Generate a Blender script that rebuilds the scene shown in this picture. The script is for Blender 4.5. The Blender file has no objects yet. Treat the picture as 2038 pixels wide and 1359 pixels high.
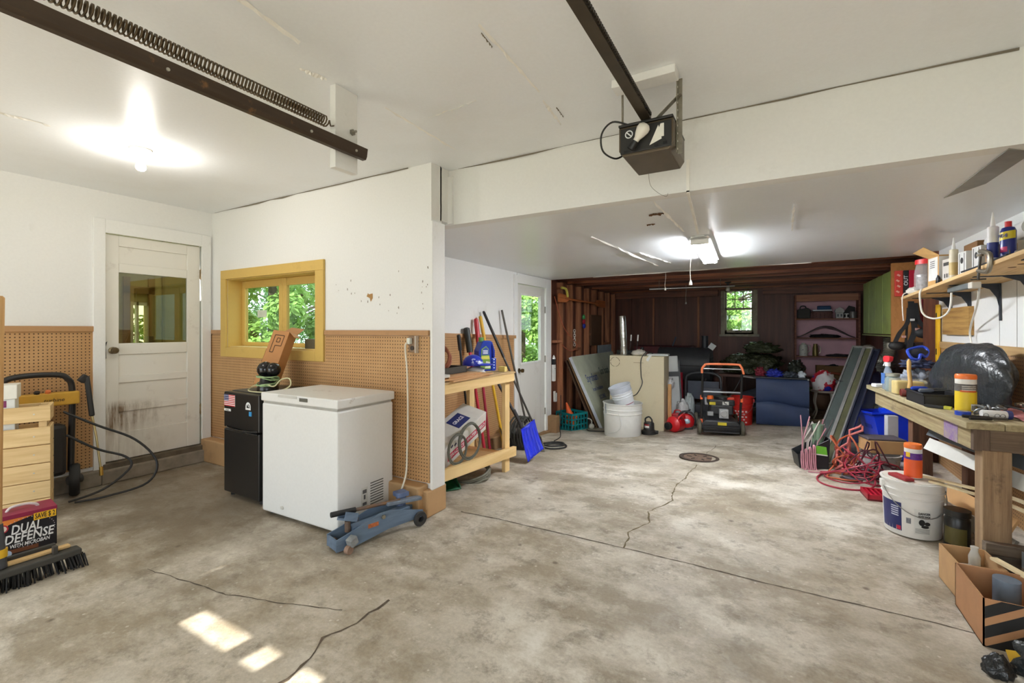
import bpy, bmesh, math, random
from mathutils import Vector, Matrix, noise, Euler

SC = bpy.context.scene
COL = SC.collection
PI = math.pi
R = math.radians
random.seed(7)

# ------------------------------------------------------------------ camera
cam_d = bpy.data.cameras.new('camera')
cam_d.sensor_width = 36.0
cam_d.lens = 36.0 * 902 / 2038
cam_d.shift_y = -24.5 / 2038
cam_d.clip_start = 0.02
cam = bpy.data.objects.new('camera', cam_d)
COL.objects.link(cam)
cam.location = (0, 0, 1.32)
cam.rotation_euler = (R(90), 0, R(29.8))
SC.camera = cam

# ------------------------------------------------------------------ world, sun, exposure
w = bpy.data.worlds.new('sky'); SC.world = w; w.use_nodes = True
bg = w.node_tree.nodes['Background']
bg.inputs['Color'].default_value = (0.84, 0.93, 1.0, 1)
bg.inputs['Strength'].default_value = 1.0
sun_d = bpy.data.lights.new('sun', 'SUN'); sun_d.energy = 2.6; sun_d.angle = R(0.6); sun_d.color = (1, 0.95, 0.86)
sun = bpy.data.objects.new('sun', sun_d); COL.objects.link(sun)
sun.rotation_euler = Vector((0.05, 0.745, -0.665)).to_track_quat('-Z', 'Y').to_euler()
for nm, loc, rot, sx, sy in (('daylight_portal_right_bay', (0.1, -0.93, 1.07), (R(90), 0, 0), 2.4, 2.14),
                             ('daylight_portal_left_bay', (-3.75, -0.93, 1.07), (R(90), 0, 0), 1.9, 2.14),
                             ('daylight_portal_window', (-4.0, 2.75, 1.5), (R(-90), 0, 0), 1.4, 0.8),
                             ('daylight_portal_door', (-3.2, 5.85, 1.3), (R(90), 0, R(-90)), 0.7, 1.1),
                             ('daylight_portal_rear', (-0.56, 10.35, 1.7), (R(-90), 0, 0), 0.7, 1.0)):
    ad = bpy.data.lights.new(nm, 'AREA'); ad.shape = 'RECTANGLE'; ad.size = sx; ad.size_y = sy; ad.energy = 1
    ad.cycles.is_portal = True
    ao = bpy.data.objects.new(nm, ad); COL.objects.link(ao); ao.location = loc; ao.rotation_euler = rot
SC.view_settings.view_transform = 'Standard'
SC.view_settings.look = 'None'
SC.view_settings.gamma = 1.0
SC.view_settings.use_curve_mapping = False
SC.view_settings.exposure = 2.25
SC.cycles.max_bounces = 10
SC.cycles.diffuse_bounces = 8
SC.cycles.glossy_bounces = 3
SC.cycles.transparent_max_bounces = 12
SC.cycles.sample_clamp_indirect = 6.0
SC.cycles.use_denoising = True
SC.cycles.caustics_reflective = False
SC.cycles.caustics_refractive = False

# ------------------------------------------------------------------ floor level: level slab in front, the rear slab falls away
def fz(x, y):
    s = min(0.078, max(0.0, 0.04 - 0.018 * (x + 1)))
    return -s * max(0.0, min(y, 6.9) - 2.68)

# ------------------------------------------------------------------ materials
def lin(c):
    return tuple((v / 12.92 if v <= 0.04045 else ((v + 0.055) / 1.055) ** 2.4) for v in [k / 255 for k in c])
MATS = {}
class NT:
    def __init__(s, name):
        s.m = bpy.data.materials.new(name); s.m.use_nodes = True; s.t = s.m.node_tree
        s.b = s.t.nodes['Principled BSDF']; s.out = s.t.nodes['Material Output']
        s._co = None
    def n(s, ty, **kw):
        o = s.t.nodes.new(ty)
        for k, v in kw.items(): setattr(o, k, v)
        return o
    def l(s, a, b): s.t.links.new(a, b)
    def co(s):
        if not s._co: s._co = s.n('ShaderNodeTexCoord').outputs['Object']
        return s._co
    def mapped(s, scale):
        mp = s.n('ShaderNodeMapping'); mp.inputs['Scale'].default_value = scale
        s.l(s.co(), mp.inputs['Vector']); return mp.outputs['Vector']
    def noise(s, scale, detail=4, rough=0.6, vec=None):
        o = s.n('ShaderNodeTexNoise'); o.inputs['Scale'].default_value = scale
        o.inputs['Detail'].default_value = detail; o.inputs['Roughness'].default_value = rough
        s.l(vec if vec is not None else s.co(), o.inputs['Vector']); return o.outputs['Fac']
    def ramp(s, fac, stops):
        o = s.n('ShaderNodeValToRGB'); e = o.color_ramp.elements
        while len(e) < len(stops): e.new(0.5)
        for i, (p, c) in enumerate(stops):
            e[i].position = p; e[i].color = (c, c, c, 1) if isinstance(c, (int, float)) else (*c, 1)
        s.l(fac, o.inputs['Fac']); return o.outputs['Color']
    def mix(s, fac, a, b, mode='MIX'):
        o = s.n('ShaderNodeMix', data_type='RGBA', blend_type=mode)
        for v, k in ((fac, 0), (a, 6), (b, 7)):
            if hasattr(v, 'is_linked') or hasattr(v, 'links'): s.l(v, o.inputs[k])
            elif isinstance(v, (int, float)): o.inputs[k].default_value = v if k == 0 else (v, v, v, 1)
            else: o.inputs[k].default_value = (*v, 1)
        return o.outputs[2]
    def bump(s, h, strength=0.3, dist=0.01):
        o = s.n('ShaderNodeBump'); o.inputs['Strength'].default_value = strength; o.inputs['Distance'].default_value = dist
        s.l(h, o.inputs['Height']); s.l(o.outputs['Normal'], s.b.inputs['Normal'])
    def math(s, op, a, b=None, c=None):
        o = s.n('ShaderNodeMath', operation=op)
        for i, v in enumerate((a, b, c)):
            if v is None: continue
            if isinstance(v, (int, float)): o.inputs[i].default_value = v
            else: s.l(v, o.inputs[i])
        return o.outputs[0]

def mat(c, rough=0.6, metal=0.0, var=0.10, scale=9.0, bump=0.0, key=None, spec=0.5, coat=0.0):
    """plain coloured surface with slight mottling; c is sRGB 0-255"""
    k = (tuple(c), rough, metal, var, scale, bump, coat, spec)
    if k in MATS: return MATS[k]
    m = NT('mat_%d_%d_%d' % tuple(c)); L = lin(c)
    m.b.inputs['Roughness'].default_value = rough; m.b.inputs['Metallic'].default_value = metal
    m.b.inputs['Specular IOR Level'].default_value = spec
    if coat: m.b.inputs['Coat Weight'].default_value = coat
    if var > 0:
        f = m.noise(scale, 3)
        col = m.ramp(f, [(0.3, tuple(v * (1 - var) for v in L)), (0.7, tuple(min(1, v * (1 + var)) for v in L))])
        m.l(col, m.b.inputs['Base Color'])
        if bump: m.bump(f, bump, 0.02)
    else:
        m.b.inputs['Base Color'].default_value = (*L, 1)
    MATS[k] = m.m
    return m.m

def wood(c1, c2, axis='x', rough=0.7, sc=1.0):
    k = ('wood', c1, c2, axis, rough, sc)
    if k in MATS: return MATS[k]
    m = NT('wood_%d_%d_%d' % c1)
    s = {'x': (1.2, 22, 22), 'y': (22, 1.2, 22), 'z': (22, 22, 1.2)}[axis]
    s = tuple(v * sc for v in s)
    f = m.noise(1.0, 6, 0.65, m.mapped(s))
    knots = m.noise(2.2, 2, 0.5)
    col = m.ramp(f, [(0.32, lin(c2)), (0.62, lin(c1))])
    dark = tuple(v * 0.55 for v in lin(c2))
    col = m.mix(m.ramp(knots, [(0.66, 0.0), (0.74, 0.6)]), col, dark)
    m.l(col, m.b.inputs['Base Color']); m.b.inputs['Roughness'].default_value = rough
    m.bump(f, 0.15, 0.01)
    MATS[k] = m.m
    return m.m

def painted(c, dirt=None, amount=0.5, scale=2.5, rough=0.6, name='painted', lo=0.55, hi=0.75):
    k = ('p', c, dirt, amount, scale, rough, lo, hi)
    if k in MATS: return MATS[k]
    m = NT(name); f = m.noise(scale, 6, 0.7); g = m.noise(60, 2)
    L = lin(c)
    base = m.ramp(g, [(0.3, tuple(v * 0.97 for v in L)), (0.7, L)])
    if dirt:
        col = m.mix(m.ramp(f, [(lo, 0.0), (hi, amount)]), base, lin(dirt)); m.l(col, m.b.inputs['Base Color'])
    else: m.l(base, m.b.inputs['Base Color'])
    m.b.inputs['Roughness'].default_value = rough
    m.bump(f, 0.06, 0.02)
    MATS[k] = m.m
    return m.m

def glass_mat(tint=(0.9, 0.95, 0.92), rough=0.0, mixf=0.1):
    k = ('glass', tint, rough, mixf)
    if k in MATS: return MATS[k]
    m = NT('window_glass')
    tr = m.n('ShaderNodeBsdfTransparent'); tr.inputs['Color'].default_value = (*tint, 1)
    gl = m.n('ShaderNodeBsdfGlossy'); gl.inputs['Roughness'].default_value = rough
    mx = m.n('ShaderNodeMixShader'); mx.inputs['Fac'].default_value = mixf
    m.l(tr.outputs[0], mx.inputs[1]); m.l(gl.outputs[0], mx.inputs[2]); m.l(mx.outputs[0], m.out.inputs['Surface'])
    MATS[k] = m.m
    return m.m

def clear_plastic(c, alpha=0.35, rough=0.15):
    k = ('cp', c, alpha, rough)
    if k in MATS: return MATS[k]
    m = NT('clear_plastic')
    tr = m.n('ShaderNodeBsdfTransparent')
    mx = m.n('ShaderNodeMixShader'); mx.inputs['Fac'].default_value = alpha
    m.b.inputs['Base Color'].default_value = (*lin(c), 1); m.b.inputs['Roughness'].default_value = rough
    m.l(tr.outputs[0], mx.inputs[1]); m.l(m.b.outputs[0], mx.inputs[2]); m.l(mx.outputs[0], m.out.inputs['Surface'])
    MATS[k] = m.m
    return m.m

def emit(c, strength):
    m = NT('lamp_glow'); m.b.inputs['Emission Color'].default_value = (*lin(c), 1)
    m.b.inputs['Emission Strength'].default_value = strength; m.b.inputs['Base Color'].default_value = (*lin(c), 1)
    return m.m

def foil_mat(c, rough=0.25, metal=0.0, sc=6.0, strength=0.9, dist=0.05):
    """crinkled film: bin bags, foil, cloth"""
    k = ('foil', c, rough, metal, sc)
    if k in MATS: return MATS[k]
    m = NT('film'); m.b.inputs['Base Color'].default_value = (*lin(c), 1)
    m.b.inputs['Roughness'].default_value = rough; m.b.inputs['Metallic'].default_value = metal
    f = m.noise(sc, 5, 0.55)
    o = m.n('ShaderNodeMath', operation='ABSOLUTE'); o2 = m.math('SUBTRACT', f, 0.5); m.l(o2, o.inputs[0])
    m.bump(o.outputs[0], strength, dist)
    MATS[k] = m.m
    return m.m

# ------------------------------------------------------------------ mesh building
class MB:
    """collects simple shapes; build() links them as ONE mesh object"""
    def __init__(s): s.v = []; s.f = []
    def add(s, vs, fs, mx=None):
        o = len(s.v)
        s.v += [tuple(mx @ Vector(p)) if mx else tuple(p) for p in vs]
        s.f += [tuple(i + o for i in q) for q in fs]
        return s
    def box(s, c, d, rot=None):
        x, y, z = d[0] / 2, d[1] / 2, d[2] / 2
        vs = [(-x, -y, -z), (x, -y, -z), (x, y, -z), (-x, y, -z), (-x, -y, z), (x, -y, z), (x, y, z), (-x, y, z)]
        mx = Matrix.Translation(c) @ (Euler(rot).to_matrix().to_4x4() if rot else Matrix.Identity(4))
        return s.add(vs, [(0, 3, 2, 1), (4, 5, 6, 7), (0, 1, 5, 4), (1, 2, 6, 5), (2, 3, 7, 6), (3, 0, 4, 7)], mx)
    def bb(s, x0, x1, y0, y1, z0, z1):
        return s.box(((x0 + x1) / 2, (y0 + y1) / 2, (z0 + z1) / 2), (abs(x1 - x0), abs(y1 - y0), abs(z1 - z0)))
    def bar(s, p0, p1, wd, th, up=(0, 0, 1)):
        """box beam from p0 to p1; wd across, th along up"""
        p0 = Vector(p0); p1 = Vector(p1); d = (p1 - p0); L = d.length; d.normalize()
        u = Vector(up); sx = d.cross(u)
        if sx.length < 1e-4: sx = d.cross(Vector((1, 0, 0)))
        sx.normalize(); u = sx.cross(d).normalized()
        mx = Matrix((sx, d, u)).transposed().to_4x4(); mx.translation = (p0 + p1) / 2
        x, y, z = wd / 2, L / 2, th / 2
        vs = [(-x, -y, -z), (x, -y, -z), (x, y, -z), (-x, y, -z), (-x, -y, z), (x, -y, z), (x, y, z), (-x, y, z)]
        return s.add(vs, [(0, 3, 2, 1), (4, 5, 6, 7), (0, 1, 5, 4), (1, 2, 6, 5), (2, 3, 7, 6), (3, 0, 4, 7)], mx)
    def cyl(s, p0, p1, r0, r1=None, n=16, caps=True):
        r1 = r0 if r1 is None else r1
        p0 = Vector(p0); p1 = Vector(p1); d = (p1 - p0).normalized()
        a = d.orthogonal().normalized(); b = d.cross(a)
        vs = []
        for p, r in ((p0, r0), (p1, r1)):
            for i in range(n):
                t = 2 * PI * i / n; vs.append(p + (a * math.cos(t) + b * math.sin(t)) * r)
        fs = [(i, (i + 1) % n, n + (i + 1) % n, n + i) for i in range(n)]
        if caps: fs += [tuple(reversed(range(n))), tuple(range(n, 2 * n))]
        return s.add(vs, fs)
    def tube(s, pts, r, n=8, closed=False, caps=True):
        pts = [Vector(p) for p in pts]; m = len(pts); o = len(s.v); fr = None
        for i, p in enumerate(pts):
            if closed: d = pts[(i + 1) % m] - pts[i - 1]
            else: d = pts[min(i + 1, m - 1)] - pts[max(i - 1, 0)]
            if d.length < 1e-9: d = Vector((0, 0, 1))
            d.normalize()
            if fr is None: fr = d.orthogonal().normalized()
            fr = (fr - d * fr.dot(d))
            if fr.length < 1e-6: fr = d.orthogonal()
            fr.normalize(); b = d.cross(fr)
            rr = r[i] if isinstance(r, (list, tuple)) else r
            for k in range(n):
                t = 2 * PI * k / n; s.v.append(tuple(p + (fr * math.cos(t) + b * math.sin(t)) * rr))
        for i in range(m if closed else m - 1):
            j = (i + 1) % m
            for k in range(n):
                q = (k + 1) % n; s.f.append((o + i * n + k, o + i * n + q, o + j * n + q, o + j * n + k))
        if caps and not closed:
            s.f.append(tuple(o + k for k in reversed(range(n)))); s.f.append(tuple(o + (m - 1) * n + k for k in range(n)))
        return s
    def lathe(s, prof, n=24, c=(0, 0, 0), mx=None, sx=1, sy=1):
        """prof: (radius, z) list"""
        o = len(s.v); vs = []; m = len(prof)
        for r, z in prof:
            for k in range(n):
                t = 2 * PI * k / n; p = Vector((r * math.cos(t) * sx, r * math.sin(t) * sy, z))
                if mx: p = mx @ p
                vs.append(tuple(p + Vector(c)))
        fs = []
        for i in range(m - 1):
            for k in range(n):
                q = (k + 1) % n; fs.append((i * n + k, i * n + q, (i + 1) * n + q, (i + 1) * n + k))
        fs.append(tuple(reversed(range(n)))); fs.append(tuple((m - 1) * n + k for k in range(n)))
        return s.add(vs, fs)
    def prism(s, pts, y0, y1, mx=None):
        """outline in xz extruded along y"""
        n = len(pts); vs = [(x, y0, z) for x, z in pts] + [(x, y1, z) for x, z in pts]
        fs = [tuple(range(n)), tuple(reversed(range(n, 2 * n)))] + [((i + 1) % n, i, n + i, n + (i + 1) % n) for i in range(n)]
        return s.add(vs, fs, mx)
    def sphere(s, c, r, n=16, m=10, sc=(1, 1, 1), fn=None):
        vs = []; fs = []
        for i in range(m + 1):
            a = PI * i / m
            for k in range(n):
                t = 2 * PI * k / n; p = Vector((math.sin(a) * math.cos(t), math.sin(a) * math.sin(t), math.cos(a)))
                rr = r * (fn(p) if fn else 1)
                vs.append((c[0] + p.x * rr * sc[0], c[1] + p.y * rr * sc[1], c[2] + p.z * rr * sc[2]))
        for i in range(m):
            for k in range(n):
                q = (k + 1) % n; fs.append((i * n + k, (i + 1) * n + k, (i + 1) * n + q, i * n + q))
        return s.add(vs, fs)
    def grid(s, nx, ny, fn):
        """fn(u,v) -> point, u,v in 0..1"""
        vs = [fn(i / nx, j / ny) for j in range(ny + 1) for i in range(nx + 1)]
        fs = [(j * (nx + 1) + i, j * (nx + 1) + i + 1, (j + 1) * (nx + 1) + i + 1, (j + 1) * (nx + 1) + i) for j in range(ny) for i in range(nx)]
        return s.add(vs, fs)
    def build(s, name, m, parent=None, smooth=False, bevel=0.0, loc=None, rot=None, solid=0.0, seg=2):
        me = bpy.data.meshes.new(name); me.from_pydata(s.v, [], s.f); me.update()
        bm = bmesh.new(); bm.from_mesh(me)
        bmesh.ops.recalc_face_normals(bm, faces=bm.faces)
        bm.to_mesh(me); bm.free()
        if m: me.materials.append(m)
        if smooth:
            me.polygons.foreach_set('use_smooth', [True] * len(me.polygons))
            if smooth != 'all':
                try: me.set_sharp_from_angle(angle=R(40))
                except Exception: pass
        o = bpy.data.objects.new(name, me); COL.objects.link(o)
        if loc: o.location = loc
        if rot: o.rotation_euler = rot
        if parent: o.parent = parent
        if solid:
            md = o.modifiers.new('thickness', 'SOLIDIFY'); md.thickness = solid; md.offset = 0
        if bevel:
            md = o.modifiers.new('soft_edge', 'BEVEL'); md.width = bevel; md.segments = seg; md.limit_method = 'ANGLE'; md.angle_limit = R(40)
            md.harden_normals = False
        return o

def thing(name, label, cat, loc=(0, 0, 0), rz=0.0, group=None, rot=None):
    o = bpy.data.objects.new(name, None); COL.objects.link(o); o.empty_display_size = 0.1
    o.location = loc; o.rotation_euler = rot if rot else (0, 0, rz)
    tag(o, label, cat, group); return o
def tag(o, label, cat, group=None):
    o['label'] = label; o['category'] = cat
    if group: o['group'] = group
    return o
def struct(o, label=None):
    o['kind'] = 'structure'
    if label: o['label'] = label
    return o
def copy_tree(o, parent=None):
    c = o.copy(); COL.objects.link(c); c.parent = parent
    for ch in list(o.children): copy_tree(ch, c)
    return c
_font_cache = {}
def text(parent, s, size, mx, m, bold=0.0, name='lettering', width=None, shear=0.0, depth=0.0008, space=1.0):
    """flat lettering; mx maps text plane (x right, y up, z out) to the parent's space"""
    cu = bpy.data.curves.new(name, 'FONT'); cu.body = s; cu.size = size; cu.align_x = 'CENTER'; cu.align_y = 'CENTER'
    cu.extrude = depth; cu.offset = bold; cu.shear = shear; cu.resolution_u = 2; cu.space_character = space
    t = bpy.data.objects.new(name, cu); COL.objects.link(t)
    bpy.context.view_layer.update()
    me = bpy.data.meshes.new_from_object(t.evaluated_get(bpy.context.evaluated_depsgraph_get()))
    bpy.data.objects.remove(t)
    if width and me.vertices:
        xs = [v.co.x for v in me.vertices]; k = width / (max(xs) - min(xs))
        for v in me.vertices: v.co.x *= k
    me.transform(mx); me.name = name
    me.materials.clear(); me.materials.append(m)
    o = bpy.data.objects.new(name, me); COL.objects.link(o); o.parent = parent
    return o
def face_mx(origin, right, up):
    r = Vector(right).normalized(); u = Vector(up).normalized(); n = r.cross(u)
    mx = Matrix((r, u, n)).transposed().to_4x4(); mx.translation = origin
    return mx
def catmull(pts, k=6, closed=False):
    P = [Vector(p) for p in pts]; out = []; n = len(P)
    for i in range(n if closed else n - 1):
        if closed: a, b, c, d = P[i - 1], P[i], P[(i + 1) % n], P[(i + 2) % n]
        else: a, b, c, d = P[max(i - 1, 0)], P[i], P[i + 1], P[min(i + 2, n - 1)]
        for j in range(k):
            t = j / k
            out.append(0.5 * ((2 * b) + (c - a) * t + (2 * a - 5 * b + 4 * c - d) * t * t + (3 * b - a - 3 * c + d) * t ** 3))
    if not closed: out.append(P[-1])
    return out
def ease(a, b, t): t = max(0, min(1, (t - a) / (b - a))); return t * t * (3 - 2 * t)
# ------------------------------------------------------------------ the setting
WHITE = painted((228, 228, 226), (150, 140, 126), 0.35, 1.6, 0.55, 'white_wall_paint', 0.62, 0.8)
CEILM = painted((231, 234, 237), (214, 214, 211), 0.4, 0.9, 0.32, 'ceiling_paint', 0.5, 0.75)
TRIMW = painted((230, 230, 228), (150, 138, 120), 0.5, 5.0, 0.5, 'white_trim_paint', 0.64, 0.8)
BROWN = painted((176, 134, 92), (128, 94, 62), 0.4, 4.0, 0.6, 'brown_paint')
DARKWOOD = wood((142, 86, 60), (84, 46, 32), 'x', 0.5)
STUDWOOD = wood((182, 122, 84), (112, 66, 44), 'z', 0.6)
DARKPANEL = wood((112, 66, 48), (80, 44, 32), 'z', 0.5, 0.5)

def concrete():
    m = NT('concrete_slab')
    big = m.noise(0.5, 6, 0.62); mid = m.noise(1.5, 10, 0.74); fine = m.noise(60, 4, 0.7); mott = m.noise(5, 8, 0.78)
    st = m.noise(1.0, 8, 0.7, m.mapped((1.5, 2.1, 1.0)))
    base = m.ramp(mid, [(0.32, lin((160, 153, 140))), (0.48, lin((196, 190, 179))), (0.62, lin((222, 218, 210)))])
    base = m.mix(m.ramp(st, [(0.42, 0.75), (0.55, 0.0)]), base, lin((140, 128, 108)))
    base = m.mix(m.ramp(big, [(0.46, 0.0), (0.66, 0.55)]), base, lin((158, 144, 120)))
    base = m.mix(m.ramp(mott, [(0.36, 0.65), (0.47, 0.0)]), base, lin((122, 112, 97)))
    base = m.mix(m.ramp(mott, [(0.58, 0.0), (0.7, 0.55)]), base, lin((222, 218, 210)))
    spots = m.n('ShaderNodeTexVoronoi'); spots.inputs['Scale'].default_value = 3.2; spots.inputs['Randomness'].default_value = 1
    m.l(m.co(), spots.inputs['Vector'])
    sd = m.math('ADD', spots.outputs['Distance'], m.math('MULTIPLY', m.math('SUBTRACT', mott, 0.5), 0.12))
    base = m.mix(m.ramp(sd, [(0.03, 0.75), (0.07, 0.0)]), base, lin((92, 82, 70)))
    sp2 = m.n('ShaderNodeTexVoronoi'); sp2.inputs['Scale'].default_value = 13; m.l(m.co(), sp2.inputs['Vector'])
    base = m.mix(m.ramp(sp2.outputs['Distance'], [(0.06, 0.5), (0.1, 0.0)]), base, lin((226, 223, 216)))
    gr = m.mix(0.3, base, m.ramp(fine, [(0.3, lin((136, 130, 118))), (0.7, lin((214, 208, 196)))]), 'OVERLAY')
    # browner, darker patch with a ragged edge centred on the left bay
    sep = m.n('ShaderNodeSeparateXYZ'); m.l(m.co(), sep.inputs[0])
    dx = m.math('MULTIPLY', m.math('ADD', sep.outputs[0], 4.0), 0.5); dy = m.math('MULTIPLY', m.math('SUBTRACT', sep.outputs[1], 1.9), 0.85)
    d = m.math('SQRT', m.math('ADD', m.math('MULTIPLY', dx, dx), m.math('MULTIPLY', dy, dy)))
    d = m.math('ADD', d, m.math('MULTIPLY', m.math('SUBTRACT', mid, 0.5), 1.6))
    gr = m.mix(m.ramp(d, [(0.35, 0.7), (1.15, 0.0)]), gr, lin((104, 90, 72)))
    m.l(gr, m.b.inputs['Base Color'])
    m.l(m.ramp(mid, [(0.3, 0.45), (0.7, 0.75)]), m.b.inputs['Roughness'])
    m.bump(m.mix(0.5, fine, mott), 0.25, 0.01)
    return m.m
CONC = concrete()
def pegboard(a, c1=(194, 154, 106), c2=(172, 129, 84)):
    """brown hardboard with a 1 inch hole grid; a = axis along the board"""
    m = NT('pegboard')
    sep = m.n('ShaderNodeSeparateXYZ'); m.l(m.co(), sep.inputs[0])
    def cell(k):
        f = m.math('FRACT', m.math('DIVIDE', sep.outputs[k], 0.0254)); q = m.math('SUBTRACT', f, 0.5); return m.math('MULTIPLY', q, q)
    d = m.math('SQRT', m.math('ADD', cell(0 if a == 'x' else 1), cell(2)))
    f = m.noise(1.6, 6, 0.7)
    col = m.ramp(f, [(0.3, lin(c2)), (0.7, lin(c1))])
    col = m.mix(m.ramp(d, [(0.15, 1.0), (0.21, 0.0)]), col, lin((62, 38, 20)))
    m.l(col, m.b.inputs['Base Color']); m.b.inputs['Roughness'].default_value = 0.6
    return m.m
PEGX, PEGY = pegboard('x'), pegboard('y')

# floor
b = MB()
b.grid(90, 130, lambda u, v: ((-5.2 + 6.8 * u), (-0.95 + 11.3 * v), fz(-5.2 + 6.8 * u, -0.95 + 11.3 * v)))
floor = struct(b.build('floor', CONC, smooth='all'))
def crack(pts, wd, col=(92, 82, 70), seed=1, jag=0.02):
    rnd = random.Random(seed); P = []
    for (a, c) in zip(pts[:-1], pts[1:]):
        n = max(2, int((Vector(c) - Vector(a)).length / 0.035))
        for i in range(n): P.append(Vector(a).lerp(Vector(c), i / n))
    P.append(Vector(pts[-1])); q = MB(); vs = []; off = 0
    for i, p in enumerate(P):
        d = (P[min(i + 1, len(P) - 1)] - P[max(0, i - 1)]).normalized(); nn = Vector((-d.y, d.x))
        off = off * 0.8 + rnd.uniform(-jag, jag) * 0.5
        ww = wd * rnd.uniform(0.35, 1.2)
        for s in (-1, 1):
            x, y = p.x + nn.x * (off + s * ww / 2), p.y + nn.y * (off + s * ww / 2); vs.append((x, y, fz(x, y) + 0.0012))
    q.add(vs, [(2 * i, 2 * i + 1, 2 * i + 3, 2 * i + 2) for i in range(len(P) - 1)])
    return q.build('crack', mat(col, 0.9, 0, 0.3, 30), floor)
crack([(-1.95, 2.66), (-1.6, 2.69), (-0.8, 2.705), (0.75, 2.71), (1.3, 2.7)], 0.012, seed=2, jag=0.006)
crack([(-0.78, 2.71), (-0.81, 2.95), (-0.72, 3.2), (-0.78, 3.4), (-0.66, 3.75), (-0.72, 4.05), (-0.69, 4.6), (-0.66, 5.0)], 0.012, (104, 92, 66), 3, 0.02)
crack([(-0.66, 5.5), (-0.6, 6.1)], 0.007, seed=8)
crack([(-2.98, 1.17), (-2.6, 1.22), (-2.35, 1.24), (-2.0, 1.36), (-1.75, 1.45)], 0.007, (86, 76, 64), 4, 0.012)
crack([(-1.62, 1.62), (-1.63, 1.42), (-1.66, 1.28), (-1.58, 1.1), (-1.6, 0.95), (-1.52, 0.8)], 0.014, (92, 80, 66), 5, 0.02)
# drain cover sunk in the slab
dr = thing('floor_drain', 'round rusty iron drain cover set in the concrete slab', 'drain', (-0.69, 5.33, fz(-0.69, 5.33) + 0.004)); dr.rotation_euler = (R(-1.95), 0, 0)
rust = mat((112, 92, 78), 0.8, 0.3, 0.35, 20, 0.3)
b = MB(); b.lathe([(0.205, 0.0), (0.205, 0.006), (0.17, 0.008), (0.165, -0.004), (0.16, -0.004)], 32); b.build('rim', mat((70, 58, 50), 0.8, 0.3, 0.3, 20), dr, True)
b = MB(); b.lathe([(0.16, -0.004), (0.158, 0.002), (0.0, 0.003)], 32)
b.build('cover', rust, dr, True)
for i in range(6):
    b = MB(); b.box((0.1 * math.cos(i * PI / 3), 0.1 * math.sin(i * PI / 3), 0.004), (0.05, 0.014, 0.004), (0, 0, i * PI / 3)); b.build('slot', mat((40, 34, 30), 0.9), dr)

# main ceiling, low ceiling, header beam
struct(MB().bb(-5.1, 1.6, -1.0, 2.75, 2.5, 2.6).build('ceiling', CEILM))
b = MB(); b.add([(-3.1, 2.72, 2.095), (1.55, 2.72, 2.095), (1.55, 6.22, 2.095), (-3.1, 6.52, 2.095), (-3.1, 2.72, 2.11), (1.55, 2.72, 2.11), (1.55, 6.22, 2.11), (-3.1, 6.52, 2.11)],
      [(0, 3, 2, 1), (4, 5, 6, 7), (0, 1, 5, 4), (1, 2, 6, 5), (2, 3, 7, 6), (3, 0, 4, 7)])
low = struct(b.build('ceiling_low', CEILM))
struct(MB().bb(-2.32, 1.55, 2.705, 2.8, 2.095, 2.52).build('beam_header', WHITE))
# corner bead between the wall end and the header
struct(MB().bb(-2.09, -2.05, 2.685, 2.712, 2.1, 2.45).build('trim_1', TRIMW))
def strips(parent, lst, m, z):
    for (x0, y0, x1, y1, wd) in lst:
        q = MB(); n = 14; rnd = random.Random(int(abs(x0 * 917 + y1 * 331))); vs = []
        a = Vector((x0, y0)); c = Vector((x1, y1)); d = (c - a).normalized(); nn = Vector((-d.y, d.x))
        for i in range(n + 1):
            p = a.lerp(c, i / n); ww = wd * (0.25 + rnd.random()) * math.sin(PI * (0.06 + 0.88 * i / n)) ** 0.6
            for sg in (-1, 1): vs.append((p.x + nn.x * sg * ww / 2, p.y + nn.y * sg * ww / 2, z - (0.012 if sg > 0 else 0.001) * rnd.random() - 0.001))
        q.add(vs, [(2 * i, 2 * i + 1, 2 * i + 3, 2 * i + 2) for i in range(n)]); q.build('peeling_paint', m, parent)
PEEL = mat((236, 234, 228), 0.7, 0, 0.05)
strips(bpy.data.objects['ceiling'], [(-1.62, 0.7, -1.68, 1.18, 0.035), (-1.85, 1.3, -1.82, 1.42, 0.03), (-1.32, 1.93, -1.66, 1.96, 0.012),
       (-0.98, 1.45, -1.0, 2.02, 0.012), (-1.02, 2.1, -1.05, 2.4, 0.016), (-1.78, 1.75, -1.8, 2.42, 0.012), (-3.65, 0.7, -3.62, 0.95, 0.02)], PEEL, 2.5)
SEAM = mat((120, 112, 98), 0.9)
strips(bpy.data.objects['ceiling'], [(-0.99, 2.2, -1.0, 2.32, 0.003), (-1.0, 1.5, -1.01, 1.6, 0.002), (-2.0, 2.695, 0.9, 2.7, 0.008), (-4.9, 2.49, -2.3, 2.492, 0.008)], SEAM, 2.4995)
strips(low, [(-1.3, 3.6, -1.2, 5.7, 0.03), (-1.15, 4.6, -1.02, 5.5, 0.03), (0.12, 3.3, 0.14, 4.2, 0.02), (-0.62, 2.8, -0.6, 3.8, 0.018), (-2.3, 6.44, 0.4, 6.26, 0.025)], PEEL, 2.095)
strips(low, [(-0.72, 3.12, -0.62, 3.12, 0.06), (-0.8, 3.4, -0.74, 3.4, 0.02)], mat((92, 62, 36), 0.9), 2.0935)
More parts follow.
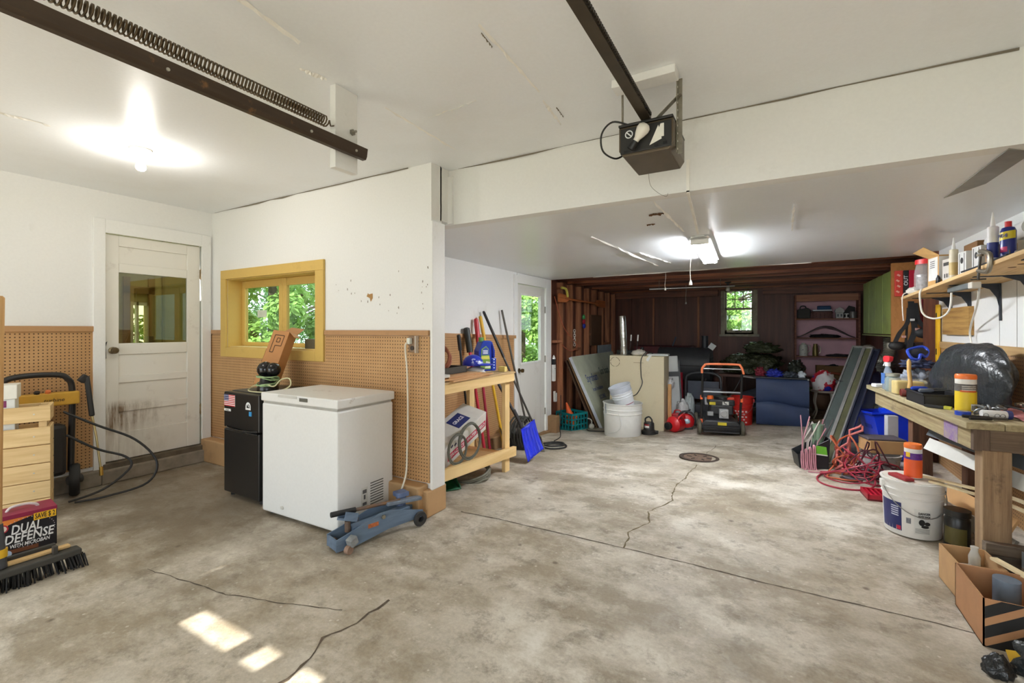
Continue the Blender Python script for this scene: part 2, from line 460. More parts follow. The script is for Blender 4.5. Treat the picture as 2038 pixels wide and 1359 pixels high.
# sheet-metal patch in the low ceiling
tag(MB().add([(0.88, 2.74, 2.094), (0.99, 2.84, 2.094), (0.985, 3.33, 2.094), (0.88, 3.58, 2.094), (0.88, 2.74, 2.09), (0.99, 2.84, 2.09), (0.985, 3.33, 2.09), (0.88, 3.58, 2.09)],
    [(0, 1, 2, 3), (7, 6, 5, 4), (0, 4, 5, 1), (1, 5, 6, 2), (2, 6, 7, 3), (3, 7, 4, 0)]).build('ceiling_patch', mat((150, 148, 140), 0.4, 0.7, 0.2, 6)),
    'grey sheet-metal patch nailed to the low white ceiling', 'metal patch')

# rear ceiling of open joists
deck = struct(MB().bb(-3.2, 1.55, 6.2, 10.3, 2.3, 2.34).build('ceiling_rear', DARKWOOD))
JOIST2 = wood((176, 112, 80), (112, 64, 46), 'x', 0.45); JOIST3 = wood((108, 62, 44), (64, 34, 24), 'x', 0.5)  # lighter and darker joists put highlight and shade contrast into the colour
for i in range(9):
    MB().bb(-3.15, 1.5, 6.62 + i * 0.42 - 0.02, 6.62 + i * 0.42 + 0.02, 2.12, 2.31).build('joist', (DARKWOOD, JOIST2, JOIST3)[(i * 2) % 3], deck)
struct(MB().bb(-3.15, -0.95, 10.1, 10.2, 2.0, 2.12).build('trim_2', DARKWOOD)); struct(MB().bb(-0.15, 1.5, 10.1, 10.2, 2.0, 2.12).build('trim_8', DARKWOOD))   # top plate
# roof deck above so that no sky leaks in
struct(MB().bb(-3.3, 1.7, 2.75, 10.4, 2.36, 2.45).build('roof', mat((60, 55, 50), 0.9)))

# ---- wall with the panelled door (left)
wl = struct(MB().bb(-5.1, -4.97, -1.0, 1.6, 0, 2.5).bb(-5.1, -4.97, 1.6, 2.44, 2.2, 2.5).bb(-5.1, -4.97, 2.44, 2.62, 0, 2.5).bb(-5.1, -4.97, 1.6, 2.44, 0, 0.13).build('wall_left', WHITE))
MB().bb(-4.97, -4.962, -0.9, 1.56, 0.16, 1.30).build('pegboard', PEGY, wl)
MB().bb(-4.97, -4.945, -0.9, 1.56, 1.30, 1.345).build('rail_trim', BROWN, wl, bevel=0.003)
struct(MB().bb(-4.99, -4.9, -0.9, 1.6, 0, 0.13).bb(-4.99, -4.9, 1.6, 2.47, 0, 0.12).build('baseboard_left', mat((138, 128, 114), 0.9, 0, 0.25, 8, 0.4), bevel=0.012))
# door casing
cas = MB().bb(-4.97, -4.945, 1.558, 1.638, 0.11, 2.265).bb(-4.97, -4.945, 1.638, 2.396, 2.148, 2.265).bb(-4.97, -4.945, 2.396, 2.478, 0.11, 2.265)
struct(cas.build('trim_3', TRIMW, bevel=0.003))
struct(MB().bb(-5.1, -4.93, 1.62, 2.42, 0.115, 0.165).build('trim_4', mat((96, 86, 72), 0.8, 0, 0.3, 12), bevel=0.006))  # threshold
DOORP = None
def door_paint():
    m = NT('door_paint'); sep = m.n('ShaderNodeSeparateXYZ'); m.l(m.co(), sep.inputs[0])
    f = m.noise(5, 6, 0.7); g = m.noise(1.0, 5, 0.7, m.mapped((1, 30, 3)))
    # grime rubbed in round the knob and along the latch edge
    near = m.ramp(m.math('ADD', sep.outputs[1], m.math('MULTIPLY', m.math('SUBTRACT', f, 0.5), 0.9)), [(0.02, 1.0), (0.5, 0.0)])
    low_ = m.ramp(sep.outputs[2], [(0.22, 0.35), (0.3, 1.0), (0.46, 1.0), (0.53, 0.0)])
    amt = m.math('MULTIPLY', m.math('MULTIPLY', near, low_), m.ramp(g, [(0.35, 0.1), (0.6, 1.0)]))
    amt = m.math('MAXIMUM', amt, m.ramp(f, [(0.6, 0.0), (0.8, 0.45)]))
    m.l(m.mix(amt, lin((226, 223, 215)), lin((124, 102, 78))), m.b.inputs['Base Color']); m.b.inputs['Roughness'].default_value = 0.5
    return m.m
d1 = bpy.data.objects.new('door_1', None); COL.objects.link(d1); d1.location = (-4.985, 1.642, 0.17); struct(d1)
DW, DH = 0.752, 1.975
DP = door_paint()
rails = [(0.0, 0.24), (0.42, 0.475), (0.675, 0.735), (0.925, 1.025), (1.65, 1.73), (1.88, DH)]
b = MB().bb(-0.035, 0, 0, 0.1, 0, DH).bb(-0.035, 0, DW - 0.115, DW, 0, DH)
for z0, z1 in rails: b.bb(-0.035, 0, 0.1, DW - 0.115, z0, z1)
b.build('frame', DP, d1, bevel=0.004)
for z0, z1 in ((0.24, 0.42), (0.475, 0.675), (0.735, 0.925), (1.73, 1.88)):
    MB().bb(-0.03, -0.012, 0.1, DW - 0.115, z0, z1).build('panel', DP, d1, bevel=0.003)
MB().bb(-0.02, -0.016, 0.1, DW - 0.115, 1.025, 1.65).build('pane', glass_mat((0.62, 0.6, 0.42), 0.0, 0.12), d1)
kn = MB(); mx = Matrix.Translation((0, 0.055, 0.965)) @ Euler((0, R(90), 0)).to_matrix().to_4x4()
kn.lathe([(0.03, 0), (0.03, 0.006), (0.014, 0.012), (0.013, 0.03), (0.026, 0.04), (0.029, 0.055), (0.022, 0.068), (0.0, 0.07)], 20, mx=mx)
kn.build('knob', mat((122, 108, 84), 0.3, 0.9, 0.2, 20), d1, True)
for z in (0.35, 1.7):
    MB().bb(-0.005, 0.012, DW - 0.004, DW + 0.012, z - 0.045, z + 0.045).cyl((0.008, DW + 0.005, z - 0.055), (0.008, DW + 0.005, z + 0.055), 0.007, n=8).build('hinge', mat((150, 128, 92), 0.5, 0.6, 0.3, 30), d1)
b = MB(); b.add([(0.002, -0.01, 1.02), (0.002, 0.02, 1.045), (0.006, 0.008, 1.0), (0.004, 0.012, 0.9), (0.003, -0.008, 0.86)], [(0, 1, 2), (0, 2, 3), (0, 3, 4)]); b.build('torn_seal', mat((66, 66, 66), 0.7), d1)
# porch behind that door
PW = -6.2; PSI = mat((150, 144, 100), 0.7)
pw = struct(MB().bb(PW - 0.1, PW, 0.9, 2.26, -0.1, 2.9).bb(PW - 0.1, PW, 2.43, 2.9, -0.1, 2.9).bb(PW - 0.1, PW, 2.26, 2.43, -0.1, 1.05).bb(PW - 0.1, PW, 2.26, 2.43, 1.63, 2.9).build('wall_porch', PSI))
for i in range(12):
    MB().box((PW + 0.008, 2.67, 0.9 + i * 0.125), (0.014, 0.36, 0.128), (0, R(5), 0)).build('siding_board', mat((170, 164, 118), 0.7, 0, 0.08), pw)
MB().bb(PW, PW + 0.03, 2.2, 2.26, 0.3, 1.9).bb(PW, PW + 0.03, 2.43, 2.49, 0.3, 1.9).bb(PW, PW + 0.03, 2.2, 2.49, 1.72, 1.8).bb(PW, PW + 0.03, 2.26, 2.43, 0.95, 1.1).build('casing', mat((124, 96, 60), 0.6), pw)
MB().bb(PW - 0.06, PW - 0.01, 2.26, 2.3, 1.05, 1.63).bb(PW - 0.06, PW - 0.01, 2.3, 2.43, 1.59, 1.63).bb(PW - 0.06, PW - 0.01, 2.33, 2.35, 1.05, 1.63).build('sash', mat((236, 238, 236), 0.5), pw)
struct(MB().bb(PW - 0.1, -5.1, 0.9, 2.9, -0.1, 0.05).build('floor_porch', mat((120, 100, 74), 0.8)))
struct(MB().bb(PW - 0.1, -5.1, 0.9, 1.0, -0.1, 2.9).build('wall_porch_end', PSI))
struct(MB().bb(PW, -5.1, 2.86, 2.91, -0.1, 2.9).build('wall_porch_side', PSI))
struct(MB().bb(PW - 0.1, -5.55, 0.9, 2.91, 2.75, 2.85).build('ceiling_porch', mat((170, 160, 116), 0.7)))
MB().bb(PW + 0.02, PW + 0.05, 2.56, 2.58, 0.05, 2.6).build('post', mat((130, 122, 84), 0.7), pw)

# ---- wall with the yellow window (inner wall, end capped with a white board)
X0, X1, Z0, Z1 = -4.684, -3.327, 1.137, 1.813
wi = struct(MB().bb(-5.1, X0, 2.5, 2.615, 0, 2.5).bb(X1, -2.09, 2.5, 2.615, 0, 2.5).bb(X0, X1, 2.5, 2.615, 0, Z0).bb(X0, X1, 2.5, 2.615, Z1, 2.5).bb(-2.3, -2.09, 2.6, 2.71, 2.11, 2.5).bb(-5.1, -2.9, 2.615, 2.66, 2.0, 2.5).build('wall_inner', WHITE))
b = MB().bb(-4.97, -4.77, 2.49, 2.5, 0.23, 1.27).bb(-4.77, -3.21, 2.49, 2.5, 0.23, 1.06).bb(-3.21, -2.1, 2.49, 2.5, 0.23, 1.27); b.build('pegboard', PEGX, wi)
b = MB().bb(-4.97, -4.77, 2.478, 2.5, 1.272, 1.312).bb(-3.21, -2.1, 2.478, 2.5, 1.272, 1.312); b.build('rail_trim', BROWN, wi, bevel=0.003)
struct(MB().bb(-4.97, -2.115, 2.39, 2.5, 0, 0.225).bb(-2.2, -2.075, 2.44, 2.655, 0, 0.19).build('baseboard_inner', painted((184, 148, 106), (130, 104, 76), 0.5, 4), bevel=0.012))
struct(MB().bb(-2.092, -2.07, 2.488, 2.63, 0.185, 2.085).build('trim_5', TRIMW, bevel=0.004))
b = MB(); n = 9; rnd = random.Random(3)
b.add([(-2.735, 2.4985, 1.575), (-2.72, 2.4985, 1.6), (-2.708, 2.4985, 1.59), (-2.67, 2.4985, 1.596), (-2.668, 2.4985, 1.56), (-2.69, 2.4985, 1.53), (-2.7, 2.4985, 1.56)], [tuple(range(7))]); b.build('torn_patch', mat((176, 134, 82), 0.8), wi)
sm = mat((150, 144, 134), 0.9, 0, 0.3, 30)
for i in range(26):
    x = rnd.uniform(-3.1, -2.12) if i < 17 else rnd.uniform(-2.18, -2.11); z = rnd.uniform(1.4, 1.78); r = rnd.uniform(0.003, 0.008)
    b = MB(); b.add([(x + r * math.cos(a * 1.05) * rnd.uniform(.5, 1.1), 2.4986, z + 1.7 * r * math.sin(a * 1.05) * rnd.uniform(.5, 1.2)) for a in range(6)], [tuple(range(6))]); b.build('scuff', sm, wi)
# yellow window
YEL = painted((206, 172, 92), (150, 116, 58), 0.5, 5, 0.5, 'yellow_paint', 0.6, 0.8)
w1 = bpy.data.objects.new('window_1', None); COL.objects.link(w1); w1.location = (X0, 2.5, Z0); struct(w1)
WX, WZ = X1 - X0, Z1 - Z0; T = 0.088
MB().bb(-T, WX + 0.105, -0.022, 0, WZ, WZ + T).bb(-T, 0, -0.022, 0, -T, WZ).bb(WX, WX + 0.105, -0.022, 0, -T, WZ).bb(0, WX, -0.022, 0, -T, 0).build('casing', YEL, w1, bevel=0.003)
MB().bb(-0.01, 0.008, 0.001, 0.2, 0, WZ).bb(WX - 0.008, WX + 0.01, 0.001, 0.2, 0, WZ).bb(-0.01, WX + 0.01, 0.001, 0.2, WZ - 0.008, WZ + 0.01).bb(-0.01, WX + 0.01, 0.001, 0.2, -0.01, 0.008).build('jamb', YEL, w1)
for k, xa in enumerate((0.0, WX / 2)):
    xb = xa + WX / 2; e0 = 0.009 if k == 0 else 0.001; e1 = 0.001 if k == 0 else 0.009; f = MB().bb(xa + e0, xa + 0.058, 0.135, 0.17, 0.015, WZ - 0.009).bb(xb - 0.058, xb - e1, 0.135, 0.17, 0.015, WZ - 0.009).bb(xa + 0.058, xb - 0.058, 0.137, 0.168, WZ - 0.08, WZ - 0.009).bb(xa + 0.058, xb - 0.058, 0.137, 0.168, 0.015, 0.055)
    so = f.build('sash', YEL, w1, bevel=0.004)
    MB().bb(xa + 0.058, xb - 0.058, 0.15, 0.154, 0.055, WZ - 0.08).build('pane', glass_mat((0.86, 0.92, 0.88), 0.05, 0.06), so)
MB().bb(0.26, 0.41, 0.146, 0.149, 0.3, 0.37).build('sticker', mat((205, 212, 196), 0.6), w1)
MB().bb(0.008, WX - 0.008, 0.02, 0.135, 0.0, 0.014).build('sill', painted((214, 190, 130), (150, 120, 70), 0.6, 8), w1)

# ---- left wall of the rear half: white over pegboard up to the door, bare studs beyond
XL = -3.03
wb = struct(MB().bb(-3.15, XL, 2.6, 5.40, -0.5, 2.1).bb(-3.15, XL, 5.40, 6.33, 1.95, 2.1).bb(-3.15, XL, 6.33, 6.5, -0.5, 2.1).build('wall_back_left', WHITE))
b = MB(); b.add([(XL + .008, 2.62, -0.2), (XL + .008, 5.36, -0.2), (XL + .008, 5.36, 1.2), (XL + .008, 2.62, 1.265)], [(0, 1, 2, 3)]); b.build('pegboard', PEGY, wb, solid=0.006)
b = MB(); b.bar((XL + .012, 2.62, 1.29), (XL + .012, 5.36, 1.215), 0.03, 0.042); b.build('rail_trim', BROWN, wb)
struct(MB().bb(XL, XL + 0.025, 5.32, 5.41, -0.26, 2.06).bb(XL, XL + 0.025, 6.31, 6.49, -0.24, 2.09).bb(XL, XL + 0.025, 5.41, 6.31, 1.95, 2.09).build('trim_6', TRIMW, bevel=0.003))
struct(MB().bb(XL - 0.1, XL + 0.17, 6.36, 6.5, -0.4, -0.02).bb(XL - 0.1, XL + 0.1, 2.7, 5.3, -0.35, 0.0).bb(XL - .1, XL + .06, 5.3, 6.4, -.4, -.245).build('baseboard_back_left', painted((150, 118, 82), (100, 80, 60), 0.5, 4), bevel=0.012))
d2 = bpy.data.objects.new('door_2', None); COL.objects.link(d2); d2.location = (XL + 0.006, 5.43, -0.235); struct(d2)
b = MB().bb(-0.04, 0, 0, 0.085, 0, 2.175).bb(-0.04, 0, 0.71, 0.86, 0, 2.175).bb(-0.04, 0, 0.085, 0.71, 0, 1.075).bb(-0.04, 0, 0.085, 0.71, 2.04, 2.175)
b.build('frame', painted((214, 212, 206), (170, 160, 144), 0.4, 3), d2, bevel=0.003)
MB().bb(-0.02, -0.016, 0.085, 0.71, 1.075, 2.04).build('pane', glass_mat((0.86, 0.92, 0.88), 0.03, 0.06), d2)
MB().bb(0, 0.01, 0.07, 0.1, 1.06, 2.055).bb(0, 0.01, 0.695, 0.725, 1.06, 2.055).bb(0, 0.01, 0.1, 0.695, 1.06, 1.09).bb(0, 0.01, 0.1, 0.695, 2.03, 2.055).build('glazing_bead', mat((222, 222, 218), 0.5), d2, bevel=0.003)
kn = MB(); mx = Matrix.Translation((0, 0.045, 0.985)) @ Euler((0, R(90), 0)).to_matrix().to_4x4()
kn.lathe([(0.032, 0), (0.032, 0.006), (0.014, 0.012), (0.013, 0.03), (0.028, 0.045), (0.026, 0.07), (0.0, 0.072)], 20, mx=mx); kn.build('knob', mat((96, 78, 52), 0.35, 0.9), d2, True)
for z in (0.3, 1.1, 1.85): MB().bb(-0.003, 0.008, 0.85, 0.875, z - 0.05, z + 0.05).build('hinge', mat((170, 165, 155), 0.5, 0.5), d2)
# stud wall
wsl = struct(MB().bb(-3.2, -3.13, 6.5, 10.3, -0.5, 2.3).build('wall_studs', DARKPANEL))
for i, y in enumerate((6.54, 7.0, 7.42, 7.84, 8.26, 8.68, 9.1, 9.52, 9.94)):
    MB().bb(-3.13, XL, y - 0.022, y + 0.022, -0.35, 2.1).build('stud', STUDWOOD, wsl, bevel=0.002)
for y, z in ((6.77, 1.1), (7.63, 0.95), (8.47, 1.2), (9.31, 1.0)): MB().bb(-3.13, XL, y - 0.19, y + 0.19, z, z + 0.04).build('blocking', STUDWOOD, wsl)
MB().bb(-3.05, XL + 0.012, 8.35, 8.95, 1.0, 1.6).build('hardboard_panel', mat((98, 66, 42), 0.6, 0, 0.1), wsl)

# ---- back wall with a sash window
BX0, BX1, BZ0, BZ1 = -0.83, -0.31, 1.25, 2.1
bw = struct(MB().bb(-3.2, BX0, 10.2, 10.3, -0.5, 2.3).bb(BX1, 1.6, 10.2, 10.3, -0.5, 2.3).bb(BX0, BX1, 10.2, 10.3, -0.5, BZ0).bb(BX0, BX1, 10.2, 10.3, BZ1, 2.3).build('wall_back', DARKPANEL))
for x in (-2.75, -2.25, -1.78, -1.33, -0.98, -0.1, 0.33): MB().bb(x - 0.02, x + 0.02, 10.165, 10.2, -0.3, 2.0).build('stud', STUDWOOD if x in (-2.25, -1.33) else DARKPANEL, bw)
w2 = bpy.data.objects.new('window_2', None); COL.objects.link(w2); w2.location = (BX0, 10.2, BZ0); struct(w2)
AW, AH = BX1 - BX0, BZ1 - BZ0; WGR = painted((186, 180, 160), (104, 88, 66), 0.7, 7, 0.7, 'weathered_paint', 0.45, 0.7)
MB().bb(-0.07, 0, -0.04, 0.0, -0.05, AH).bb(AW, AW + 0.07, -0.04, 0, -0.05, AH).bb(-0.1, AW + 0.1, -0.07, 0.0, -0.075, -0.03).build('casing', WGR, w2, bevel=0.003)
lo_s = MB().bb(0, 0.035, 0.0, 0.03, 0, 0.5).bb(AW - 0.035, AW, 0.0, 0.03, 0, 0.5).bb(0, AW, 0, 0.03, -0.03, 0.05).bb(0, AW, 0, 0.03, 0.46, 0.5).build('lower_sash', WGR, w2)
MB().bb(0.035, AW - 0.035, 0.012, 0.016, 0.05, 0.46).build('pane', glass_mat((0.86, 0.92, 0.88), 0.02, 0.06), lo_s)
up = MB().bb(0, 0.035, 0.035, 0.065, 0.46, AH).bb(AW - 0.035, AW, 0.035, 0.065, 0.46, AH).bb(0, AW, 0.035, 0.065, AH - 0.02, AH).bb(0, AW, .035, .065, .46, .5)
for k in (1, 2): up.bb(0.035 + k * 0.15 - 0.008, 0.035 + k * 0.15 + 0.008, 0.037, 0.06, 0.5, AH)
up.bb(0.035, AW - 0.035, 0.037, 0.06, 0.66, 0.676)
us = up.build('upper_sash', WGR, w2)
for k in range(3):
    for j, (za, zb) in enumerate(((0.5, 0.66), (0.676, AH - 0.02))): MB().bb(0.04 + k * 0.15, 0.03 + (k + 1) * 0.15, 0.048, 0.052, za, zb).build('pane', glass_mat((0.86, 0.92, 0.88), 0.02, 0.06), us)
MB().bb(0.2, 0.3, -0.012, 0, 0.02, 0.03).cyl((0.2, 0, 0.025), (0.2, -0.012, 0.025), 0.008, n=8).cyl((0.3, 0, 0.025), (0.3, -0.012, 0.025), 0.008, n=8).build('sash_lift', mat((40, 38, 36), 0.5, 0.5), lo_s)

# ---- right wall
XR = 1.44
wr = struct(MB().bb(XR, XR + 0.1, -1.0, 6.05, -0.3, 2.6).build('wall_right', WHITE))
struct(MB().bb(XR + 0.02, XR + 0.1, 6.05, 10.3, -0.3, 2.3).build('wall_right_rear', DARKPANEL))
MB().bb(XR - 0.02, XR, -0.5, 5.98, 1.14, 1.2).build('rail_trim', wood((190, 158, 108), (160, 126, 82), 'y'), wr)
MB().bb(XR - 0.008, XR, -0.5, 5.98, 0.0, 1.14).build('pegboard', PEGY, wr)
for y in (4.35, 4.62): MB().bb(XR - 0.002, XR, y, y + 0.006, 1.2, 1.66).build('seam', mat((170, 168, 162), 0.8), wr)
struct(MB().bb(XR - 0.1, XR + 0.02, 6.0, 6.09, -0.1, 2.1).build('trim_7', wood((110, 62, 40), (70, 36, 24), 'z')))

# ---- front wall behind the camera: right bay open, left opened too for added light, sun-blocking slabs outside, small panes between
FW = struct(MB().bb(-5.1, -4.7, -1.0, -0.9, 0, 2.5).bb(-4.7, -2.8, -1.0, -0.9, 2.14, 2.5).bb(-2.8, -1.1, -1.0, -0.9, 0, 1.72).bb(-2.8, -1.1, -1.0, -0.9, 1.9, 2.5)
   .bb(-2.8, -2.45, -1.0, -0.9, 1.72, 1.9).bb(-2.07, -1.97, -1.0, -0.9, 1.72, 1.9).bb(-1.86, -1.72, -1.0, -0.9, 1.72, 1.9).bb(-1.6, -1.52, -1.0, -0.9, 1.72, 1.9).bb(-1.2, -1.1, -1.0, -0.9, 1.72, 1.9)
   .bb(-1.1, 1.3, -1.0, -0.9, 2.14, 2.5).bb(1.3, 1.54, -1.0, -0.9, 0, 2.5).build('wall_front', WHITE))
SUNBLK = painted((224, 222, 216), None, 0, 3, 0.5, 'sun_blocker_paint')
struct(MB().bb(-4.72, -2.82, -2.25, -0.95, 2.15, 2.2).build('sun_blocker_left', SUNBLK))  # unseen slabs added outside each bay to keep direct sun off the floor
struct(MB().bb(-1.15, 1.32, -2.15, -0.95, 2.15, 2.2).build('sun_blocker_right', SUNBLK))
struct(MB().bb(-9, 6, -14, -0.95, -0.12, -0.01).build('ground_driveway', mat((178, 172, 160), 0.9, 0, 0.15, 3)))
struct(MB().bb(-40, 40, -30, 50, -0.75, -0.55).build('ground_lawn', mat((84, 112, 52), 0.95, 0, 0.3, 2)))
# ------------------------------------------------------------------ ceiling lamps and door hardware
def bulb_prof(r, z0, s=-1):   # A-shape bulb hanging down from z0
    return [(r * .45, z0), (r * .47, z0 + s * r * .5), (r * .75, z0 + s * r * 1.1), (r, z0 + s * r * 1.9), (r * .95, z0 + s * r * 2.4), (r * .6, z0 + s * r * 2.8), (0.001, z0 + s * r * 2.95)]
PORC = mat((222, 214, 196), 0.3, 0, 0.05)
t = thing('ceiling_light', 'lit bare bulb in a round porcelain holder above the panelled door', 'light', (-3.59, 1.37, 2.5))
MB().lathe([(0.06, 0), (0.06, -0.012), (0.035, -0.022), (0.024, -0.03), (0.022, -0.06), (0.0, -0.061)], 28).build('holder', PORC, t, True)
MB().lathe(bulb_prof(0.028, -0.06), 20).build('bulb', emit((255, 250, 242), 80), t, True)
STEEL = mat((120, 116, 108), 0.4, 0.8, 0.2, 12)
def rusty(c=(62, 50, 40), r=(128, 92, 58), lo=0.6, hi=0.68):
    m = NT('rusty_steel'); f = m.noise(9, 6, 0.7); g = m.noise(1.0, 4, 0.6, m.mapped((30, 3, 30)))
    m.l(m.mix(m.ramp(f, [(lo, 0.0), (hi, 0.85)]), m.ramp(g, [(0.3, lin(c)), (0.7, tuple(v * 1.5 for v in lin(c)))]), lin(r)), m.b.inputs['Base Color'])
    m.b.inputs['Roughness'].default_value = 0.5; m.b.inputs['Metallic'].default_value = 0.35
    return m.m
t = thing('door_track', 'dark rusty overhead steel track of the garage door', 'track', (-1.79, 0, 2.2))
b = MB(); cs = [(-0.02, 0.026), (-0.02, -0.012), (-0.012, -0.026), (0.012, -0.026), (0.02, -0.012), (0.026, 0.026), (0.022, 0.026), (0.016, -0.01), (0.01, -0.021), (-0.01, -0.021), (-0.016, -0.01), (-0.016, 0.026)]
b.prism(cs, -0.88, 1.62); b.build('channel', rusty(), t)
MB().bb(-0.022, -0.012, -0.88, 1.5, 0.026, 0.03).build('flange', rusty(), t)
for y in (0.75, 1.3, 1.55): MB().cyl((0.018, y, -0.004), (0.026, y, -0.004), 0.006, n=8).build('bolt', mat((190, 186, 176), 0.4, 0.6), t)
t = thing('extension_spring', 'long coiled extension spring stretched beside the door track', 'spring', (-1.825, 0, 2.3))
b = MB(); pts = []; nco = 165
for i in range(nco * 9 + 1):
    a = 2 * PI * i / 9; y = -0.85 + 2.27 * i / (nco * 9); pts.append((0.024 * math.cos(a), y, 0.024 * math.sin(a)))
b.tube(pts, 0.0036, 5); b.build('coil', mat((96, 80, 60), 0.45, 0.6, 0.3, 20), t, 'all')
MB().tube(catmull([(0.024, 1.42, 0), (0.012, 1.435, -0.015), (0, 1.45, -0.01), (0, 1.47, 0.0)]), 0.0036, 6).build('hook', mat((110, 95, 76), 0.45, 0.6), t, True)
t = thing('hanger_board', 'white painted board hanging from the ceiling holding the door spring', 'board', (-1.835, 1.465, 2.5))
MB().bb(-0.02, 0.02, 0, 0.135, -0.4, 0.0).build('board', TRIMW, t, bevel=0.003)
MB().cyl((0.02, 0.1, -0.2), (0.05, 0.1, -0.2), 0.006, n=8).lathe([(0.016, 0), (0.016, 0.008), (0, 0.009)], 6, mx=Matrix.Translation((0.02, 0.1, -0.2)) @ Euler((0, R(90), 0)).to_matrix().to_4x4()).build('eye_bolt', mat((150, 146, 136), 0.4, 0.8), t)

BRONZE = mat((94, 82, 66), 0.38, 0.5, 0.1, 14)
BLK = mat((34, 33, 32), 0.45, 0, 0.1)
t = thing('garage_door_opener', 'bronze garage door opener motor with a bare bulb hanging from straps', 'door opener', (-0.51, 2.14, 2.14))
W = 0.125
b = MB(); b.prism([(-W, 0.14), (-W, 0.03), (-W + 0.02, 0), (W - 0.02, 0), (W, 0.03), (W, 0.14)], 0.0, 0.3); b.build('housing', BRONZE, t, bevel=0.004)
MB().bb(-W + 0.008, W - 0.008, -0.005, 0.01, 0.012, 0.132).build('front_panel', BLK, t, bevel=0.003)
MB().bb(-W, W, -0.01, 0.31, 0.14, 0.152).build('top_plate', BLK, t, bevel=0.003)
b = MB(); mx = Matrix.Translation((-0.05, -0.03, 0.035)) @ Euler((0, R(35), 0)).to_matrix().to_4x4()
b.lathe([(r, z) for r, z in bulb_prof(0.03, 0.02, 1)], 20, mx=mx); b.build('bulb', mat((225, 220, 210), 0.25, 0, 0.02), t, True)
MB().lathe([(0.017, -0.02), (0.018, 0.02), (0.0, 0.021)], 14, mx=mx).build('bulb_socket', mat((20, 20, 20), 0.4), t, True)
sk = MB().add([(0.02, -0.007, 0.03), (0.075, -0.007, 0.05), (0.072, -0.007, 0.075), (0.06, -0.009, 0.115)], [(0, 1, 2, 3)]).add([(0.045, -0.0065, 0.06), (0.085, -0.0065, 0.06), (0.085, -0.0065, 0.12), (0.07, -0.0065, 0.12)], [(0, 1, 2, 3)])
sk.build('sticker', mat((224, 222, 214), 0.6), t)
b = MB()
for i in range(24):
    a = 2 * PI * i / 24; c = 2 * PI * (i + 1) / 24
    b.add([(-0.075 + r * math.cos(q), -0.0065, 0.1 + r * math.sin(q)) for r, q in ((0.014, a), (0.019, a), (0.019, c), (0.014, c))], [(0, 1, 2, 3)])
b.add([(-0.087, -0.0064, 0.108), (-0.083, -0.0064, 0.112), (-0.063, -0.0064, 0.092), (-0.067, -0.0064, 0.088)], [(0, 1, 2, 3)]); b.build('no_symbol', mat((220, 222, 224), 0.6), t)
for x, z in ((-0.09, 0.02), (0.05, 0.025), (0.09, 0.03)): MB().bb(x - 0.009, x + 0.009, -0.007, -0.004, z - 0.006, z + 0.006).build('slot', mat((8, 8, 8), 0.6), t)
GALV = mat((146, 140, 126), 0.45, 0.7, 0.25, 18)
b = MB().bb(W + 0.002, W + 0.005, 0.06, 0.09, 0.0, 0.35).bb(W + 0.002, W + 0.024, 0.087, 0.09, 0.0, 0.35); b.build('strap', GALV, t); MB().bb(-W - 0.005, -W - 0.001, 0.06, 0.085, 0.1, 0.35).build('strap', GALV, t)
MB().bar((-0.02, 0.1, 0.15), (W + 0.02, 0.07, 0.27), 0.025, 0.003).build('brace', GALV, t)
for i in range(9): MB().cyl((W + 0.0005, 0.075, 0.02 + i * 0.036), (W + 0.0065, 0.075, 0.02 + i * 0.036), 0.005, n=8).build('strap_hole', mat((232, 230, 222), 0.6), t)
MB().bb(-0.022, 0.022, -3.0, 0.02, 0.16, 0.185).build('rail', mat((70, 60, 46), 0.4, 0.5, 0.15), t)
b = MB()
for i in range(200): b.bb(0.022, 0.03, -3.0 + i * 0.015, -2.991 + i * 0.015, 0.166, 0.18)
o = b.build('chain', mat((52, 46, 38), 0.5, 0.5), t); o['kind'] = 'stuff'
MB().bb(-0.024, 0.024, -1.05, -1.02, 0.157, 0.187).build('rail_joint', mat((150, 140, 116), 0.5, 0.5), t)
MB().tube(catmull([(-0.08, 0.02, 0.155), (-0.15, -0.02, 0.17), (-0.2, -0.03, 0.12), (-0.205, 0, 0.05), (-0.16, 0.05, 0.02), (-W, 0.1, 0.05)]), 0.0045, 8).build('power_cord', mat((24, 24, 24), 0.5), t, True)
MB().tube(catmull([(-0.05, 0.28, 0.0), (-0.045, 0.3, -0.06), (-0.01, 0.32, -0.1), (0.03, 0.32, -0.125), (0.04, 0.32, -0.11)]), 0.0012, 5).build('wire', mat((120, 116, 108), 0.5), t)
tag(MB().bb(-0.66, -0.37, 2.1, 2.19, 2.462, 2.5).build('ceiling_block', TRIMW, bevel=0.004), 'short white painted board screwed to the ceiling above the opener', 'board')
t = thing('surface_raceway', 'thin white cable raceway running down the header and along the low ceiling', 'raceway', (-0.415, 2.7, 2.1))
MB().bb(0, 0.016, -0.008, 0.012, -0.012, 0.17).build('riser', PEEL, t)
MB().add([(0, -0.008, -0.004), (0.016, -0.008, -0.004), (-0.09, 1.2, -0.004), (-0.106, 1.2, -0.004), (0, -0.008, -0.016), (0.016, -0.008, -0.016), (-0.09, 1.2, -0.016), (-0.106, 1.2, -0.016)], [(0, 1, 2, 3), (7, 6, 5, 4), (0, 4, 5, 1), (1, 5, 6, 2), (2, 6, 7, 3), (3, 7, 4, 0)]).build('run', PEEL, t)
